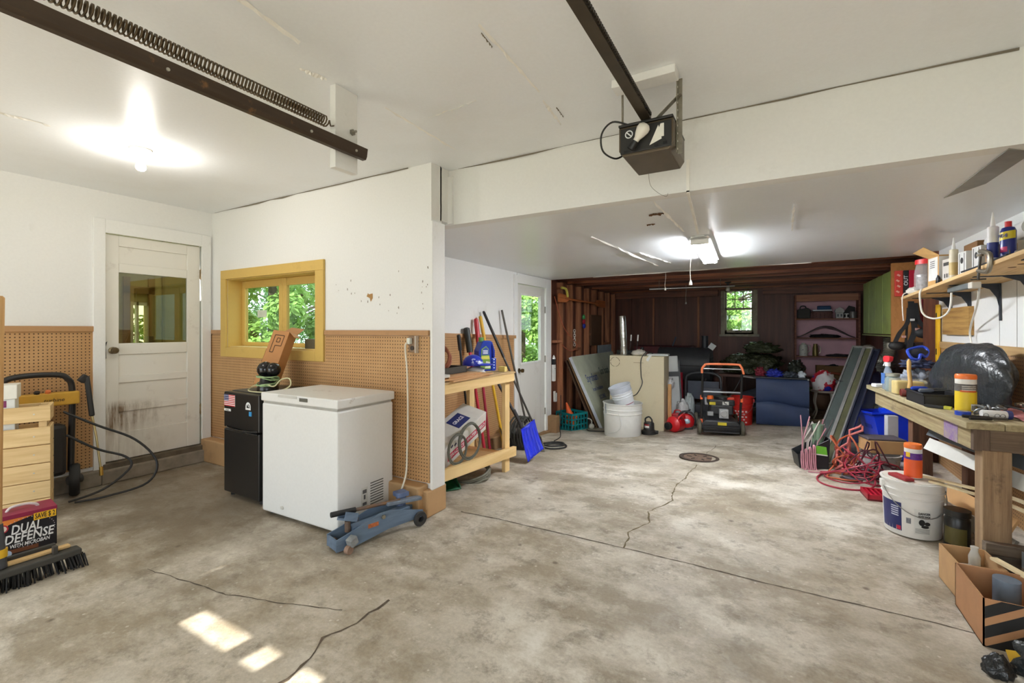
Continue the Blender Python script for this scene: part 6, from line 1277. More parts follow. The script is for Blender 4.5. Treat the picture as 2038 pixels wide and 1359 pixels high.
# white stool with printed bag in front of the shelves
t = thing('wire_stand', 'white wire-legged stool before the shelf unit', 'stool', (0.69, 8.4, RF(0.69, 8.4)), 0.3)
MB().cyl((0, 0, 0.4), (0, 0, 0.425), 0.17, n=24).build('seat', mat((176, 160, 148), 0.6), t, bevel=0.005)
for k in range(4):
    a = k * PI / 2 + 0.5; MB().tube(catmull([(0.13 * math.cos(a), 0.13 * math.sin(a), 0.4), (0.16 * math.cos(a), 0.16 * math.sin(a), 0.25), (0.13 * math.cos(a), 0.13 * math.sin(a), 0.12), (0.19 * math.cos(a), 0.19 * math.sin(a), 0.0)]), 0.011, 8).build('leg', mat((206, 198, 186), 0.5), t, True)
def tri_print():
    m = NT('bag_print'); f = m.noise(7, 2, 0.5); g = m.noise(5.3, 2, 0.5, m.mapped((1, 1, 1.4)))
    c = m.mix(m.ramp(f, [(0.5, 0.0), (0.52, 1.0)]), lin((226, 222, 222)), lin((196, 36, 52))); c = m.mix(m.ramp(g, [(0.6, 0.0), (0.62, 1.0)]), c, lin((30, 40, 150)))
    m.l(c, m.b.inputs['Base Color']); m.b.inputs['Roughness'].default_value = 0.4; return m.m
bag('printed_bag', 'white bag printed in red and blue sitting on the wire-legged stool', (0.69, 8.4, RF(0.69, 8.4) + 0.424), (0.16, 0.13, 0.2), tri_print(), 2, 'bag', 30, 18, 0.15)
tag(MB().bb(-0.28, 0.28, -0.2, 0.2, 0, 0.25).build('brown_carton', mat((122, 92, 70), 0.8), loc=fp(0.86, 9.35), rot=(0, 0, 0.1), bevel=0.004), 'low brown box on the floor before the shelf unit', 'box')
tag(MB().bar(fp(0.3, 8.06, 0.016), fp(0.75, 8.1, 0.016), 0.03, 0.03).build('pale_stick', wood((190, 170, 140), (150, 130, 100), 'x')), 'pale stick lying across behind the navy mattress', 'stick')

# ------------------------------------------------------------------ right side of the rear half
GC = (1.16, 6.5)
t = thing('green_cabinet', 'green-painted wall cupboard with plank doors hanging on the right wall', 'cabinet', (1.15, 6.45, 1.25))
GRNP = painted((132, 146, 70), (88, 92, 50), 0.6, 4, 0.55, 'green_paint', 0.5, 0.75)
MB().bb(0.02, 0.3, 0.02, 1.75, 0.0, 0.73).build('carcass', mat((88, 60, 40), 0.8), t)
for i in range(4): MB().bb(0.0, 0.018, 0.02 + i * 0.435, 0.445 + i * 0.435, 0.012, 0.72).build('plank_door', GRNP, t, bevel=0.004)
MB().bb(-0.01, 0.3, 0.0, 1.77, -0.015, 0.0).build('bottom_board', painted((120, 124, 66), (80, 70, 40), 0.5, 4), t)
def osb():
    m = NT('chipboard'); v = m.n('ShaderNodeTexVoronoi'); v.inputs['Scale'].default_value = 45; m.l(m.mapped((1, 1, 0.5)), v.inputs['Vector'])
    m.l(m.mix(0.75, m.ramp(v.outputs['Color'], [(0.2, lin((148, 96, 48))), (0.8, lin((190, 134, 76)))]), lin((168, 114, 60))), m.b.inputs['Base Color']); m.b.inputs['Roughness'].default_value = 0.8; return m.m
MB().bb(0.0, 0.29, -0.012, 0.02, -0.07, 0.80).build('chipboard_side', osb(), t)
# flexible duct, grey can, navy cone, storm panels
DUCT = mat((150, 146, 132), 0.35, 0.4, 0.1)
t = thing('flexible_duct', 'ribbed grey flexible duct curling in a U below the green cupboard', 'duct', (0, 0, 0))
path = catmull([(1.02, 7.55, 0.88), (1.06, 7.62, 1.0), (1.14, 7.68, 1.04), (1.2, 7.7, 0.94), (1.28, 7.72, 0.9), (1.36, 7.74, 1.0), (1.37, 7.76, 1.2)], 14)
MB().tube(path, [0.066 + 0.006 * (i % 2) for i in range(len(path))], 14).build('hose', DUCT, t, True)
t = bucket('grey_trash_can', 'grey ribbed trash can standing under the flexible duct', fp(1.22, 7.75), 0.2, 0.17, 0.86, mat((120, 122, 118), 0.5, 0.1, 0.1), handle=False, rings=(0.9, 0.95), cat='trash can')
t = thing('navy_cone_bin', 'large dark navy plastic cone-shaped bin behind the leaning panels', 'bin', fp(1.06, 6.9))
NV2 = mat((44, 56, 98), 0.35, 0, 0.1, 4)
b = MB(); b.lathe([(0.33, 0), (0.34, 0.03), (0.33, 0.2), (0.29, 0.4), (0.2, 0.62), (0.125, 0.78), (0.1, 0.82), (0.0, 0.822)], 36, mx=Euler((0, R(-3), 0)).to_matrix().to_4x4(), sx=1.0, sy=0.85); b.build('body', NV2, t, True)
MB().lathe([(0.105, 0.8), (0.108, 0.8), (0.108, 0.86), (0.095, 0.87), (0.0, 0.87)], 28, mx=Matrix.Translation((-0.03, 0, 0.0)) @ Euler((0, R(-3), 0)).to_matrix().to_4x4()).build('neck_ring', mat((34, 42, 78), 0.35), t, True)
MB().bb(-0.15, -0.13, -0.07, 0.0, 0.83, 0.95).build('white_sticker', mat((206, 208, 210), 0.5), t)
bag('grey_plastic', 'silvery grey plastic bag wedged beside the navy bin', fp(1.10, 6.47), (0.11, 0.085, 0.36), foil_mat((150, 156, 152), 0.25, 0.1, 10), 4)
def storm(label, base, d, W, w0, w1, L, glassm, rail):
    o = thing('storm_panel', label, 'window panel', base, 0, 'aluminium-edged panels leaning in a row')
    d = Vector(d).normalized(); W = Vector(W).normalized(); N = W.cross(d).normalized()
    for a in (w0, w1): MB().bar(tuple(W * a), tuple(W * a + d * L), 0.016, 0.028, tuple(N)).build('rail', rail, o)
    for s in (0.01, L - 0.01): MB().bar(tuple(W * w0 + d * s), tuple(W * w1 + d * s), 0.02, 0.028, tuple(N)).build('end_rail', rail, o)
    c = [W * w0, W * w1, W * w1 + d * L, W * w0 + d * L]
    MB().add([tuple(p) for p in c], [(0, 1, 2, 3)]).build('glass', glassm, o, solid=0.004)
    return o
ALU = mat((188, 188, 186), 0.3, 0.7, 0.1)
SD = (0.57, 1.47, 1.18); SW = (0.924, -0.383, 0.0)
g1 = mat((70, 78, 76), 0.08, 0, 0.1); g1b = mat((84, 84, 62), 0.25, 0, 0.2); g3 = mat((24, 28, 42), 0.3)
WV = Vector(SW).normalized(); PB = Vector(fp(0.33, 5.60, 0.0))
def pb(k): q = PB + WV * k; return (q.x, q.y, fz(q.x, q.y))
storm('front aluminium-edged dark glass panel leaning across the cone bin', pb(0.0), SD, SW, 0.0, 0.11, 1.92, g1, ALU)
storm('second leaning panel with olive-tinted face beside the dark glass one', pb(0.1265), SD, SW, 0.0, 0.075, 1.9, g1b, ALU)
storm('rearmost leaning panel with a dark blue face nearest the cone bin', pb(0.218), SD, SW, 0.0, 0.06, 1.85, g3, mat((40, 44, 58), 0.4))
MB().box((0.0, 0.0, 0.0), (0.07, 0.025, 0.03)).build('latch', BLKP, bpy.data.objects['storm_panel'], loc=tuple(Vector(SD).normalized() * 1.25))
# blue recycling bin, white box, bucket with carton
t = thing('blue_bin', 'bright blue plastic recycling bin tipped behind the workbench leg', 'bin', (1.13, 6.06, 0.0), rot=(R(-5), R(-5), R(8)))
BB = mat((14, 52, 206), 0.3, 0, 0.05)
MB().add([(-0.17, -0.2, 0), (0.15, -0.2, 0), (0.15, 0.2, 0), (-0.17, 0.2, 0), (-0.22, -0.25, 0.46), (0.19, -0.25, 0.46), (0.19, 0.25, 0.46), (-0.22, 0.25, 0.46)], [(0, 1, 2, 3), (0, 1, 5, 4), (1, 2, 6, 5), (2, 3, 7, 6), (3, 0, 4, 7)]).build('tub', BB, t, solid=0.008, bevel=0.02)
MB().tube([(-0.23, -0.26, 0.46), (0.2, -0.26, 0.46), (0.2, 0.26, 0.46), (-0.23, 0.26, 0.46)], 0.014, 8, True).build('rim', BB, t, True)
MB().bb(-0.21, -0.19, -0.1, 0.1, 0.3, 0.34).build('grip', mat((10, 38, 150), 0.3), t)
bag('blue_tarp', 'bright blue plastic sheet spilling over the recycling bin', (1.10, 6.08, 0.32), (0.125, 0.15, 0.13), mat((20, 60, 214), 0.3), 4, 'plastic', 30, 18, 0.3)
tag(MB().bb(-0.045, 0.045, -0.03, 0.03, 0, 0.5).build('white_case', painted((198, 198, 204), (150, 150, 156), 0.5, 9), loc=(1.0, 5.6, fz(1.0, 5.6)), rot=(0, 0, 0.3), bevel=0.004), 'narrow pale grey case standing beside the rear workbench leg', 'case')
t = bucket('paint_bucket', 'scuffed white bucket with grey printed bands under the cords', fp(0.86, 5.3), 0.155, 0.135, 0.2, painted((196, 196, 192), (90, 92, 96), 0.7, 7, 0.5, 'printed_pail', 0.52, 0.6), handle=False)
t = thing('tan_box', 'flat tan cardboard box resting on the scuffed white bucket', 'box', (0.88, 5.37, 0.185), R(16))
MB().bb(-0.13, 0.16, -0.11, 0.11, 0, 0.115).build('carton', KRAFT2, t, bevel=0.003)
MB().bb(0.16, 0.163, -0.11, 0.11, 0.0, 0.115).build('end_flap', mat((52, 46, 44), 0.7), t)
MB().bb(-0.14, 0.16, -0.1, 0.11, 0.115, 0.13).build('lid', mat((84, 76, 82), 0.6), t, bevel=0.003)
# dark wire bin with stakes
t = thing('stake_bin', 'low black bin of garden stakes with a green label by the cords', 'bin', fp(0.35, 5.395), R(12))
BK = mat((28, 32, 36), 0.4)
MB().add([(-0.13, -0.09, 0), (0.11, -0.09, 0), (0.11, 0.1, 0), (-0.13, 0.1, 0), (-0.15, -0.1, 0.13), (0.12, -0.1, 0.3), (0.12, 0.12, 0.3), (-0.15, 0.12, 0.13)], [(0, 1, 2, 3), (0, 1, 5, 4), (1, 2, 6, 5), (2, 3, 7, 6), (3, 0, 4, 7)]).build('box', BK, t, solid=0.006)
MB().add([(-0.02, -0.1, 0.15), (0.1, -0.1, 0.14), (0.09, -0.1, 0.22), (0.01, -0.1, 0.23)], [(0, 1, 2, 3)]).build('green_label', mat((110, 190, 54), 0.5), t, solid=0.012)
MB().add([(-0.03, -0.103, 0.145), (0.1, -0.103, 0.135), (0.1, -0.103, 0.145), (-0.02, -0.103, 0.157)], [(0, 1, 2, 3)]).build('label_edge', mat((220, 224, 216), 0.5), t, solid=0.01)
MB().cyl((0.05, 0.0, 0.2), (0.05, 0.0, 0.42), 0.05, n=16).build('jar', mat((116, 140, 118), 0.25), t, True)
rnd = random.Random(21)
for i in range(16):
    x, y = rnd.uniform(-0.13, 0.1), rnd.uniform(-0.08, 0.08); c = [(196, 186, 178), (150, 140, 138), (60, 56, 58), (170, 120, 130)][i % 4]
    o = MB().tube([(x * 0.6 - 0.02, y, 0.01), (x + 0.03, y + 0.02, 0.25), (x + 0.03 + rnd.uniform(-0.03, 0.1), y + 0.03, rnd.uniform(0.36, 0.5))], 0.006, 6).build('stake', mat(c, 0.5), t)
# cords on the floor
def scribble(seed, c, rx, ry, h, turns, r, m, name, label, cat='cord', n=20, tilt=0.0):
    rnd = random.Random(seed); pts = []; ph = [rnd.uniform(0, 6) for _ in range(8)]
    for i in range(int(turns * n) + 1):
        a = 2 * PI * i / n; k = i / n
        s = 0.62 + 0.38 * math.sin(k * 1.9 + ph[0])
        x = c[0] + rx * s * math.cos(a) + 0.45 * rx * math.sin(k * 0.9 + ph[1]); y = c[1] + ry * s * math.sin(a + 0.4 * math.sin(k + ph[2])) + 0.4 * ry * math.sin(k * 1.3 + ph[3])
        z = fz(x, y) + r + h * max(0, (0.5 + 0.5 * math.sin(a * 0.5 + k * 2.1 + ph[4]))) ** 2 * (0.35 + 0.65 * math.sin(k * 0.8 + ph[5]) ** 2)
        y = min(y, 5.42)
        for (ox, oy, orad, oz) in ((0.868, 5.325, 0.225 + r, 0.35), (0.335, 5.385, 0.205 + r, 0.40)):
            dx, dy = x - ox, y - oy; d = math.hypot(dx, dy)
            if d < orad and z < oz:
                if d < 1e-4: dx, dy, d = -1, -1, 1.414
                x, y = ox + dx / d * orad, oy + dy / d * orad
        if y > 5.44: y = 5.44; x = min(max(x, 0.335 + 0.2 + r), 0.868 - 0.2 - r)
        if math.hypot(x - 0.62, y - 5.02) < 0.14: z += 0.03
        pts.append((x, y, z))
    return tag(MB().tube(pts, r, 6).build(name, m, smooth=True), label, cat, 'cords piled on the floor')
REDW = mat((158, 46, 66), 0.45, 0, 0.1); ORW = mat((178, 88, 56), 0.45, 0, 0.1); DKR = mat((74, 30, 42), 0.45)
scribble(1, (0.70, 5.08), 0.24, 0.22, 0.24, 11, 0.006, REDW, 'red_cable', 'long red cord in a loose heap by the scuffed bucket')
scribble(2, (0.58, 5.26), 0.13, 0.12, 0.34, 5, 0.008, ORW, 'orange_cable', 'thick orange extension cord bundled beside the stake bin')
scribble(3, (0.78, 5.12), 0.18, 0.18, 0.36, 6, 0.006, DKR, 'dark_red_cable', 'dark red cable looped high over the heap of cords')
scribble(5, (0.6, 5.4), 0.16, 0.14, 0.42, 6, 0.011, mat((196, 108, 104), 0.6), 'pink_hose', 'faded pink hose bundled behind the orange cord', 'hose')
rp = Matrix.Translation(fp(0.35, 5.395)) @ Euler((0, 0, R(12))).to_matrix().to_4x4()
rope = []
for k in range(4):
    x = -0.125 + k * 0.034; rim = 0.13 + (x + 0.15) / 0.27 * 0.17
    rope += [(x, -0.15, 0.01), (x, -0.121, rim * 0.6), (x + 0.003, -0.113, rim), (x + 0.006, -0.1, rim + 0.016), (x + 0.012, -0.1, rim + 0.02), (x + 0.017, -0.114, rim), (x + 0.017, -0.122, rim * 0.6), (x + 0.017, -0.15, 0.01)]
rope += [(0.03, -0.2, 0.009), (0.0, -0.25, 0.009), (-0.1, -0.24, 0.009)]
tag(MB().tube([tuple(rp @ p) for p in catmull(rope, 5)], 0.007, 6).build('pink_rope', mat((176, 120, 130), 0.6), smooth=True), 'pinkish rope draped over the front of the stake bin', 'rope', 'cords piled on the floor')
scribble(7, (0.66, 5.06), 0.14, 0.12, 0.12, 3, 0.006, mat((92, 86, 98), 0.45), 'grey_cable', 'thin grey cord twisted through the red heap')
fallen_tube('red_cable_loop', 'wide flat loop of red cord lying on the concrete before the heap', 'cord', [fp(0.6, 5.25, 0.02), fp(0.45, 5.16, 0.012), fp(0.36, 4.96, 0.01), fp(0.38, 4.78, 0.008), fp(0.5, 4.68, 0.008), fp(0.65, 4.7, 0.008), fp(0.75, 4.82, 0.02), fp(0.78, 5.0, 0.05)], 0.0075, REDW)
fallen_tube('orange_cable_loop', 'flattened orange cord loop lying inside the wide red loop', 'cord', [fp(0.66, 5.12, 0.06), fp(0.5, 5.14, 0.02), fp(0.44, 5.02, 0.01), fp(0.5, 4.98, 0.01), fp(0.6, 4.94, 0.015), fp(0.7, 4.96, 0.03), fp(0.8, 5.04, 0.06)], 0.008, ORW)
bag('grey_rag', 'dark grey crumpled rag under the cords', fp(0.62, 5.02), (0.085, 0.08, 0.014), mat((66, 62, 66), 0.8, 0, 0.3, 12), 14, 'rag', 26, 16)
t = thing('red_grate', 'small red slotted metal ramp on the floor by the white pail', 'grate', fp(0.77, 4.56, 0.012), R(6))
RG = mat((176, 20, 44), 0.4)
b = MB().bb(-0.13, 0.13, -0.1, -0.085, 0, 0.035).bb(-0.13, 0.13, 0.085, 0.1, 0, 0.035).bb(-0.13, -0.115, -0.1, 0.1, 0, 0.035).bb(0.115, 0.13, -0.1, 0.1, 0, 0.035); b.build('frame', RG, t, bevel=0.003)
for i in range(7): MB().box((-0.1 + i * 0.033, 0, 0.02), (0.014, 0.18, 0.02), (0, 0, 0)).build('bar', RG, t)
MB().bb(-0.13, 0.13, -0.1, 0.1, -0.012, 0.0).build('plate', mat((110, 14, 30), 0.4), t)
# ------------------------------------------------------------------ workbench along the right wall
BR = R(5.2); BO = Vector((0.945, 3.463, 0.0)); ZB = 0.80
def bl(x, y, z=ZB):
    return (BO.x + x * math.cos(BR) - y * math.sin(BR), BO.y + x * math.sin(BR) + y * math.cos(BR), z)
def old_wood(ax, c1=(150, 132, 104), c2=(96, 78, 58)): return painted_wood(ax, c1, c2)
def painted_wood(ax, c1, c2):
    k = ('oldw', ax, c1, c2)
    if k in MATS: return MATS[k]
    m = NT('weathered_timber'); s = {'x': (1.5, 26, 26), 'y': (26, 1.5, 26), 'z': (26, 26, 1.5)}[ax]
    f = m.noise(1.0, 6, 0.7, m.mapped(s)); g = m.noise(5, 5, 0.7); h = m.noise(2.3, 2, 0.5)
    c = m.ramp(f, [(0.3, lin(c2)), (0.65, lin(c1))]); c = m.mix(m.ramp(g, [(0.58, 0.0), (0.72, 0.7)]), c, lin((58, 44, 34)))
    m.l(c, m.b.inputs['Base Color']); m.b.inputs['Roughness'].default_value = 0.75; m.bump(f, 0.3, 0.01); MATS[k] = m.m; return m.m
t = thing('workbench', 'heavy weathered timber workbench cluttered with tools along the right wall', 'workbench', tuple(BO), BR)
for i in range(3): MB().bb(0.0 + i * 0.163, 0.16 + i * 0.163, 0.0, 1.9, ZB - 0.038, ZB).build('top_plank', painted_wood('y', (176, 164, 128), (120, 106, 78)), t, bevel=0.004)
ap = MB().bb(0.03, 0.065, 0.03, 1.75, ZB - 0.155, ZB - 0.038).build('front_apron', painted_wood('y', (170, 156, 118), (124, 106, 74)), t, bevel=0.003)
MB().bb(0.028, 0.03, 0.18, 0.36, ZB - 0.155, ZB - 0.04).build('purple_paint', painted((158, 146, 140), (128, 102, 160), 0.9, 9, 0.7, 'purple_smear', 0.4, 0.55), ap)
MB().bb(0.03, 0.1, 0.0, 0.032, ZB - 0.155, ZB - 0.038).build('corner_block', painted_wood('z', (110, 92, 76), (70, 54, 44)), t, bevel=0.003)
MB().bb(0.1, 0.485, 0.005, 0.04, ZB - 0.155, ZB - 0.038).build('end_apron', painted_wood('x', (122, 104, 84), (78, 62, 50)), t, bevel=0.003)
for y, m in ((0.0, painted_wood('z', (164, 138, 106), (110, 84, 60))), (1.0, painted_wood('z', (112, 76, 54), (64, 40, 30)))):
    MB().bb(0.065, 0.185, y - 0.01, y + 0.08, 0.0, ZB - 0.15).build('leg', m, t, bevel=0.004)
    MB().bb(0.38, 0.47, y, y + 0.09, 0.0, ZB - 0.15).build('leg', m, t, bevel=0.004)
MB().bb(0.06, 0.26, -0.055, -0.012, 0.1, 0.16).build('foot_block', painted_wood('x', (128, 116, 102), (84, 72, 62)), t, bevel=0.003)
MB().bb(0.06, 0.34, -0.06, -0.012, 0.02, 0.1).build('foot_block', painted_wood('x', (96, 88, 80), (62, 54, 48)), t, bevel=0.003)
def canister(label, loc, body, band, lower, s=1.0, group='wipe canisters'):
    q = thing('wipe_canister', label, 'canister', loc, R(20), group)
    r, h = 0.048 * s, 0.2 * s
    def ring(z0, z1, rr): return MB().lathe([(rr, z0), (rr, z1), (rr - 0.001, z1 + 0.0005)], 32)
    MB().lathe([(r * 0.96, 0), (r, 0.004), (r, h), (r * 0.9, h + 0.004), (0, h + 0.004)], 32).build('tub', mat(body, 0.4, 0, 0.03), q, True)
    MB().lathe([(r * 1.02, h - 0.003), (r * 1.03, h), (r * 1.03, h + 0.018), (r * 0.95, h + 0.026), (0, h + 0.026)], 32).build('lid', mat((228, 116, 48), 0.4), q, True)
    lab = MB().lathe([(r + 0.0006, h * 0.02), (r + 0.0006, h * 0.62)], 32).build('lower_label', mat(lower, 0.5, 0, 0.05), q, True)
    lab2 = MB().lathe([(r + 0.0008, h * 0.62), (r + 0.0008, h * 0.84)], 32).build('upper_label', mat(band, 0.5, 0, 0.25, 60), q, True)
    return q, r, h
q, r, h = canister('yellow-labelled wipe canister with orange lid standing on the workbench', bl(0.158, 0.43), (226, 224, 218), (96, 92, 88), (226, 196, 44), 1.05)
b = MB(); b.grid(10, 1, lambda u, v: ((r + 0.001) * math.cos(R(205 + 95 * u)), (r + 0.001) * math.sin(R(205 + 95 * u)), h * 0.6 + 0.012 * v)); b.build('orange_stripe', mat((206, 96, 40), 0.5), q)
b = MB(); b.grid(5, 1, lambda u, v: ((r + 0.0012) * math.cos(R(262 + 32 * u)), (r + 0.0012) * math.sin(R(262 + 32 * u)), h * 0.06 + 0.042 * v)); b.build('barcode_panel', mat((232, 230, 224), 0.5, 0, 0), q)
for i in range(7):
    a = R(265 + i * 4); b = MB(); b.add([((r + 0.0018) * math.cos(a + d), (r + 0.0018) * math.sin(a + d), z) for d, z in ((0, h * 0.09), (R(2), h * 0.09), (R(2), h * 0.22), (0, h * 0.22))], [(0, 1, 2, 3)]); b.build('bar', mat((30, 30, 32), 0.5, 0, 0), q)
for i in range(3): 
    b = MB(); b.grid(10, 1, lambda u, v: ((r + 0.0014) * math.cos(R(215 + 80 * u)), (r + 0.0014) * math.sin(R(215 + 80 * u)), h * (0.655 + 0.055 * i) + 0.004 * v)); b.build('print_line', mat((210, 206, 198), 0.5, 0, 0.2, 80), q)
q, r, h = canister('orange and purple wipe canister standing on the white pail lid', (0.80, 3.86, 0.36), (226, 224, 222), (92, 40, 132), (226, 92, 40), 0.95)
b = MB(); b.grid(6, 1, lambda u, v: ((r + 0.0014) * math.cos(R(190 + 30 * u)), (r + 0.0014) * math.sin(R(190 + 30 * u)), h * 0.7 + 0.03 * v)); b.build('yellow_tab', mat((232, 190, 50), 0.5), q)
# mallet
t = thing('mallet', 'wooden-handled mallet with a dark red head standing on the workbench', 'mallet', bl(0.075, 1.08), R(5))
MB().lathe([(0.026, -0.055), (0.03, -0.05), (0.03, 0.05), (0.026, 0.055), (0, 0.055)], 20, mx=Matrix.Translation((0, 0, 0.03)) @ Euler((0, R(90), 0)).to_matrix().to_4x4()).build('head', mat((112, 40, 34), 0.45), t, True)
MB().tube([(0.0, 0, 0.05), (0.004, 0, 0.12), (-0.004, 0, 0.2), (-0.004, 0, 0.27), (-0.004, 0, 0.29)], [0.016, 0.013, 0.013, 0.014, 0.004], 12).build('handle', wood((222, 184, 116), (196, 150, 84), 'z'), t, True)
t = thing('clear_tub', 'translucent yellow-filled plastic tub at the far front of the workbench', 'tub', bl(0.135, 1.25), R(8))
MB().bb(-0.11, 0.065, -0.06, 0.06, 0.0, 0.105).build('contents', mat((222, 196, 116), 0.5, 0, 0.15, 20), t, bevel=0.01)
MB().bb(-0.125, 0.08, -0.072, 0.072, -0.0, 0.12).build('tub', clear_plastic((226, 220, 190), 0.3), t, bevel=0.012)
tag(MB().bb(-0.055, 0.055, -0.04, 0.04, 0, 0.03).build('white_scoop', mat((226, 226, 228), 0.5), loc=bl(0.06, 1.72), rot=(0, 0, 0.3), bevel=0.008), 'white plastic scoop at the far corner of the workbench', 'scoop')
t = thing('glass_jar', 'glass jar with a metal lid behind the yellow tub', 'jar', bl(0.065, 1.42))
MB().lathe([(0.05, 0), (0.055, 0.01), (0.055, 0.1), (0.042, 0.12), (0.042, 0.135), (0, 0.135)], 24).build('glass', clear_plastic((170, 190, 190), 0.45, 0.05), t, True)
MB().lathe([(0.046, 0.125), (0.048, 0.127), (0.048, 0.15), (0, 0.151)], 24).build('lid', mat((176, 176, 164), 0.4, 0.4), t, True)
t = thing('spray_bottle', 'clear spray bottle with a red and white trigger behind the glass jar', 'spray bottle', bl(0.07, 1.56), R(-70))
MB().lathe([(0.045, 0), (0.048, 0.01), (0.048, 0.1), (0.03, 0.17), (0.016, 0.2), (0.016, 0.21), (0, 0.21)], 22, sy=0.75).build('bottle', clear_plastic((176, 190, 206), 0.5, 0.08), t, True)
MB().bb(-0.025, 0.025, -0.0375, -0.036, 0.05, 0.14).build('label', mat((70, 110, 176), 0.5, 0, 0.2, 40), t)
MB().cyl((0, 0, 0.2), (0, 0, 0.235), 0.02, n=14).build('collar', mat((230, 228, 228), 0.4), t)
MB().prism([(-0.035, 0.235), (0.02, 0.235), (0.045, 0.25), (0.05, 0.285), (-0.02, 0.29), (-0.04, 0.275)], -0.017, 0.017).build('trigger_head', mat((206, 42, 52), 0.4), t, bevel=0.005)
MB().bar((-0.022, 0, 0.24), (-0.05, 0, 0.2), 0.015, 0.01).build('trigger', mat((226, 224, 226), 0.4), t)
# tray and small tools
t = thing('parts_tray', 'black plastic parts tray beside the yellow canister on the workbench', 'tray', bl(0.125, 0.74), BR)
BT = mat((38, 38, 40), 0.45)
MB().bb(-0.12, 0.1, -0.15, 0.17, 0, 0.006).build('base', BT, t)
for a in ((-0.12, -0.114, -0.15, 0.17), (0.094, 0.1, -0.15, 0.17), (-0.12, 0.1, -0.15, -0.144), (-0.12, 0.1, 0.164, 0.17)): MB().bb(a[0], a[1], a[2], a[3], 0, 0.075).build('side', BT, t)
MB().tube([(-0.122, -0.152, 0.075), (0.102, -0.152, 0.075), (0.102, 0.172, 0.075), (-0.122, 0.172, 0.075)], 0.008, 6, True).build('rim', BT, t)
rnd = random.Random(31)
def hand_tool(kind, label, x, y, z, rz, c1, c2, s=1.0, tilt=0.0):
    q = thing(kind, label, 'hand tool', bl(x, y, z), 0, 'hand tools on the workbench', (tilt, 0, rz))
    if kind == 'screwdriver':
        MB().lathe([(0.008, 0), (0.014, 0.01), (0.014, 0.08), (0.008, 0.1)], 10, mx=Euler((0, R(90), 0)).to_matrix().to_4x4(), c=(0, 0, 0.014)).build('handle', mat(c1, 0.4), q, True)
        MB().cyl((0.1, 0, 0.014), (0.22 * s, 0, 0.014), 0.004, n=8).build('blade', mat(c2, 0.3, 0.8), q)
    elif kind == 'pliers':
        for sg in (-1, 1):
            MB().tube(catmull([(0, sg * 0.035, 0.012), (0.06, sg * 0.028, 0.012), (0.11, sg * 0.008, 0.012)]), 0.009, 8).build('grip', mat(c1, 0.5), q, True)
            MB().bar((0.11, sg * 0.008, 0.012), (0.18, sg * 0.004, 0.012), 0.012, 0.012).build('jaw', mat(c2, 0.35, 0.7), q)
    elif kind == 'wrench':
        MB().bar((0, 0, 0.008), (0.18 * s, 0, 0.008), 0.022, 0.008).build('shank', mat(c1, 0.35, 0.7), q, bevel=0.003)
        for x_ in (-0.01, 0.19 * s): MB().lathe([(0.012, 0), (0.024, 0), (0.024, 0.012), (0.012, 0.012), (0.012, 0)], 14, c=(x_, 0, 0.002)).build('ring_end', mat(c1, 0.35, 0.7), q)
    elif kind == 'knife':
        MB().prism([(0, 0), (0.13, 0.004), (0.14, 0.012), (0.13, 0.022), (0, 0.02)], -0.011, 0.011).build('handle', mat(c1, 0.5), q, bevel=0.004)
        MB().prism([(-0.001, 0.002), (0.035, 0.003), (0.035, 0.0225), (-0.001, 0.0205)], -0.0117, 0.0117).build('yellow_end', mat(c2, 0.5), q)
    return q
hand_tool('knife', 'black utility knife with a yellow end in front of the parts tray', 0.10, 0.46, ZB, R(150), (26, 26, 28), (206, 206, 70))
hand_tool('screwdriver', 'blue-handled screwdriver lying across the black parts tray', 0.0, 0.80, ZB + 0.082, R(20), (34, 70, 190), (150, 150, 150))
hand_tool('screwdriver', 'grey screwdriver lying in the black parts tray', 0.0, 0.66, ZB + 0.082, R(30), (96, 104, 120), (150, 150, 150))
hand_tool('pliers', 'red-gripped pliers lying between the parts tray and the mallet', 0.04, 0.965, ZB, R(6), (196, 40, 56), (70, 68, 66))
hand_tool('pliers', 'black-gripped pliers lying near the front corner of the workbench', 0.04, 0.11, ZB, R(10), (28, 28, 30), (80, 78, 76))
hand_tool('wrench', 'long dark steel wrench lying on the pink rag', 0.325, 0.17, ZB + 0.05, R(97), (74, 72, 72), (90, 90, 90), 1.0)
hand_tool('wrench', 'short bright wrench lying on the pink rag near the wall', 0.46, 0.13, ZB + 0.06, R(95), (150, 148, 146), (90, 90, 90))
t = thing('tape_roll', 'small round blue tape roll at the front of the workbench', 'tape', bl(0.085, 0.27))
MB().lathe([(0.02, 0), (0.036, 0), (0.036, 0.024), (0.02, 0.024), (0.02, 0)], 24).build('tape', mat((28, 62, 170), 0.35), t, True)
MB().lathe([(0.019, 0), (0.021, 0), (0.021, 0.025), (0.019, 0.025), (0.019, 0)], 20).build('core', mat((196, 180, 140), 0.7), t, True)
t = thing('steel_chain', 'short heap of heavy steel chain beside the yellow canister', 'chain', bl(0.21, 0.30, ZB + 0.014))
for i in range(9):
    a = i * 0.9; c = Vector((0.035 * math.cos(a) + 0.01 * i - 0.04, 0.03 * math.sin(a * 1.3), 0.012 + 0.012 * (i % 3))); e = Euler((rnd.uniform(0, 3), rnd.uniform(0, 1), a)).to_matrix()
    MB().tube([tuple(c + e @ Vector((0.026 * math.cos(q), 0.016 * math.sin(q), 0))) for q in [2 * PI * k / 12 for k in range(12)]], 0.0065, 6, True).build('link', mat((128, 130, 132), 0.4, 0.6), t, True)
t = thing('patterned_roll', 'white roll printed with black circles at the workbench front', 'roll', bl(0.195, 0.2), BR)
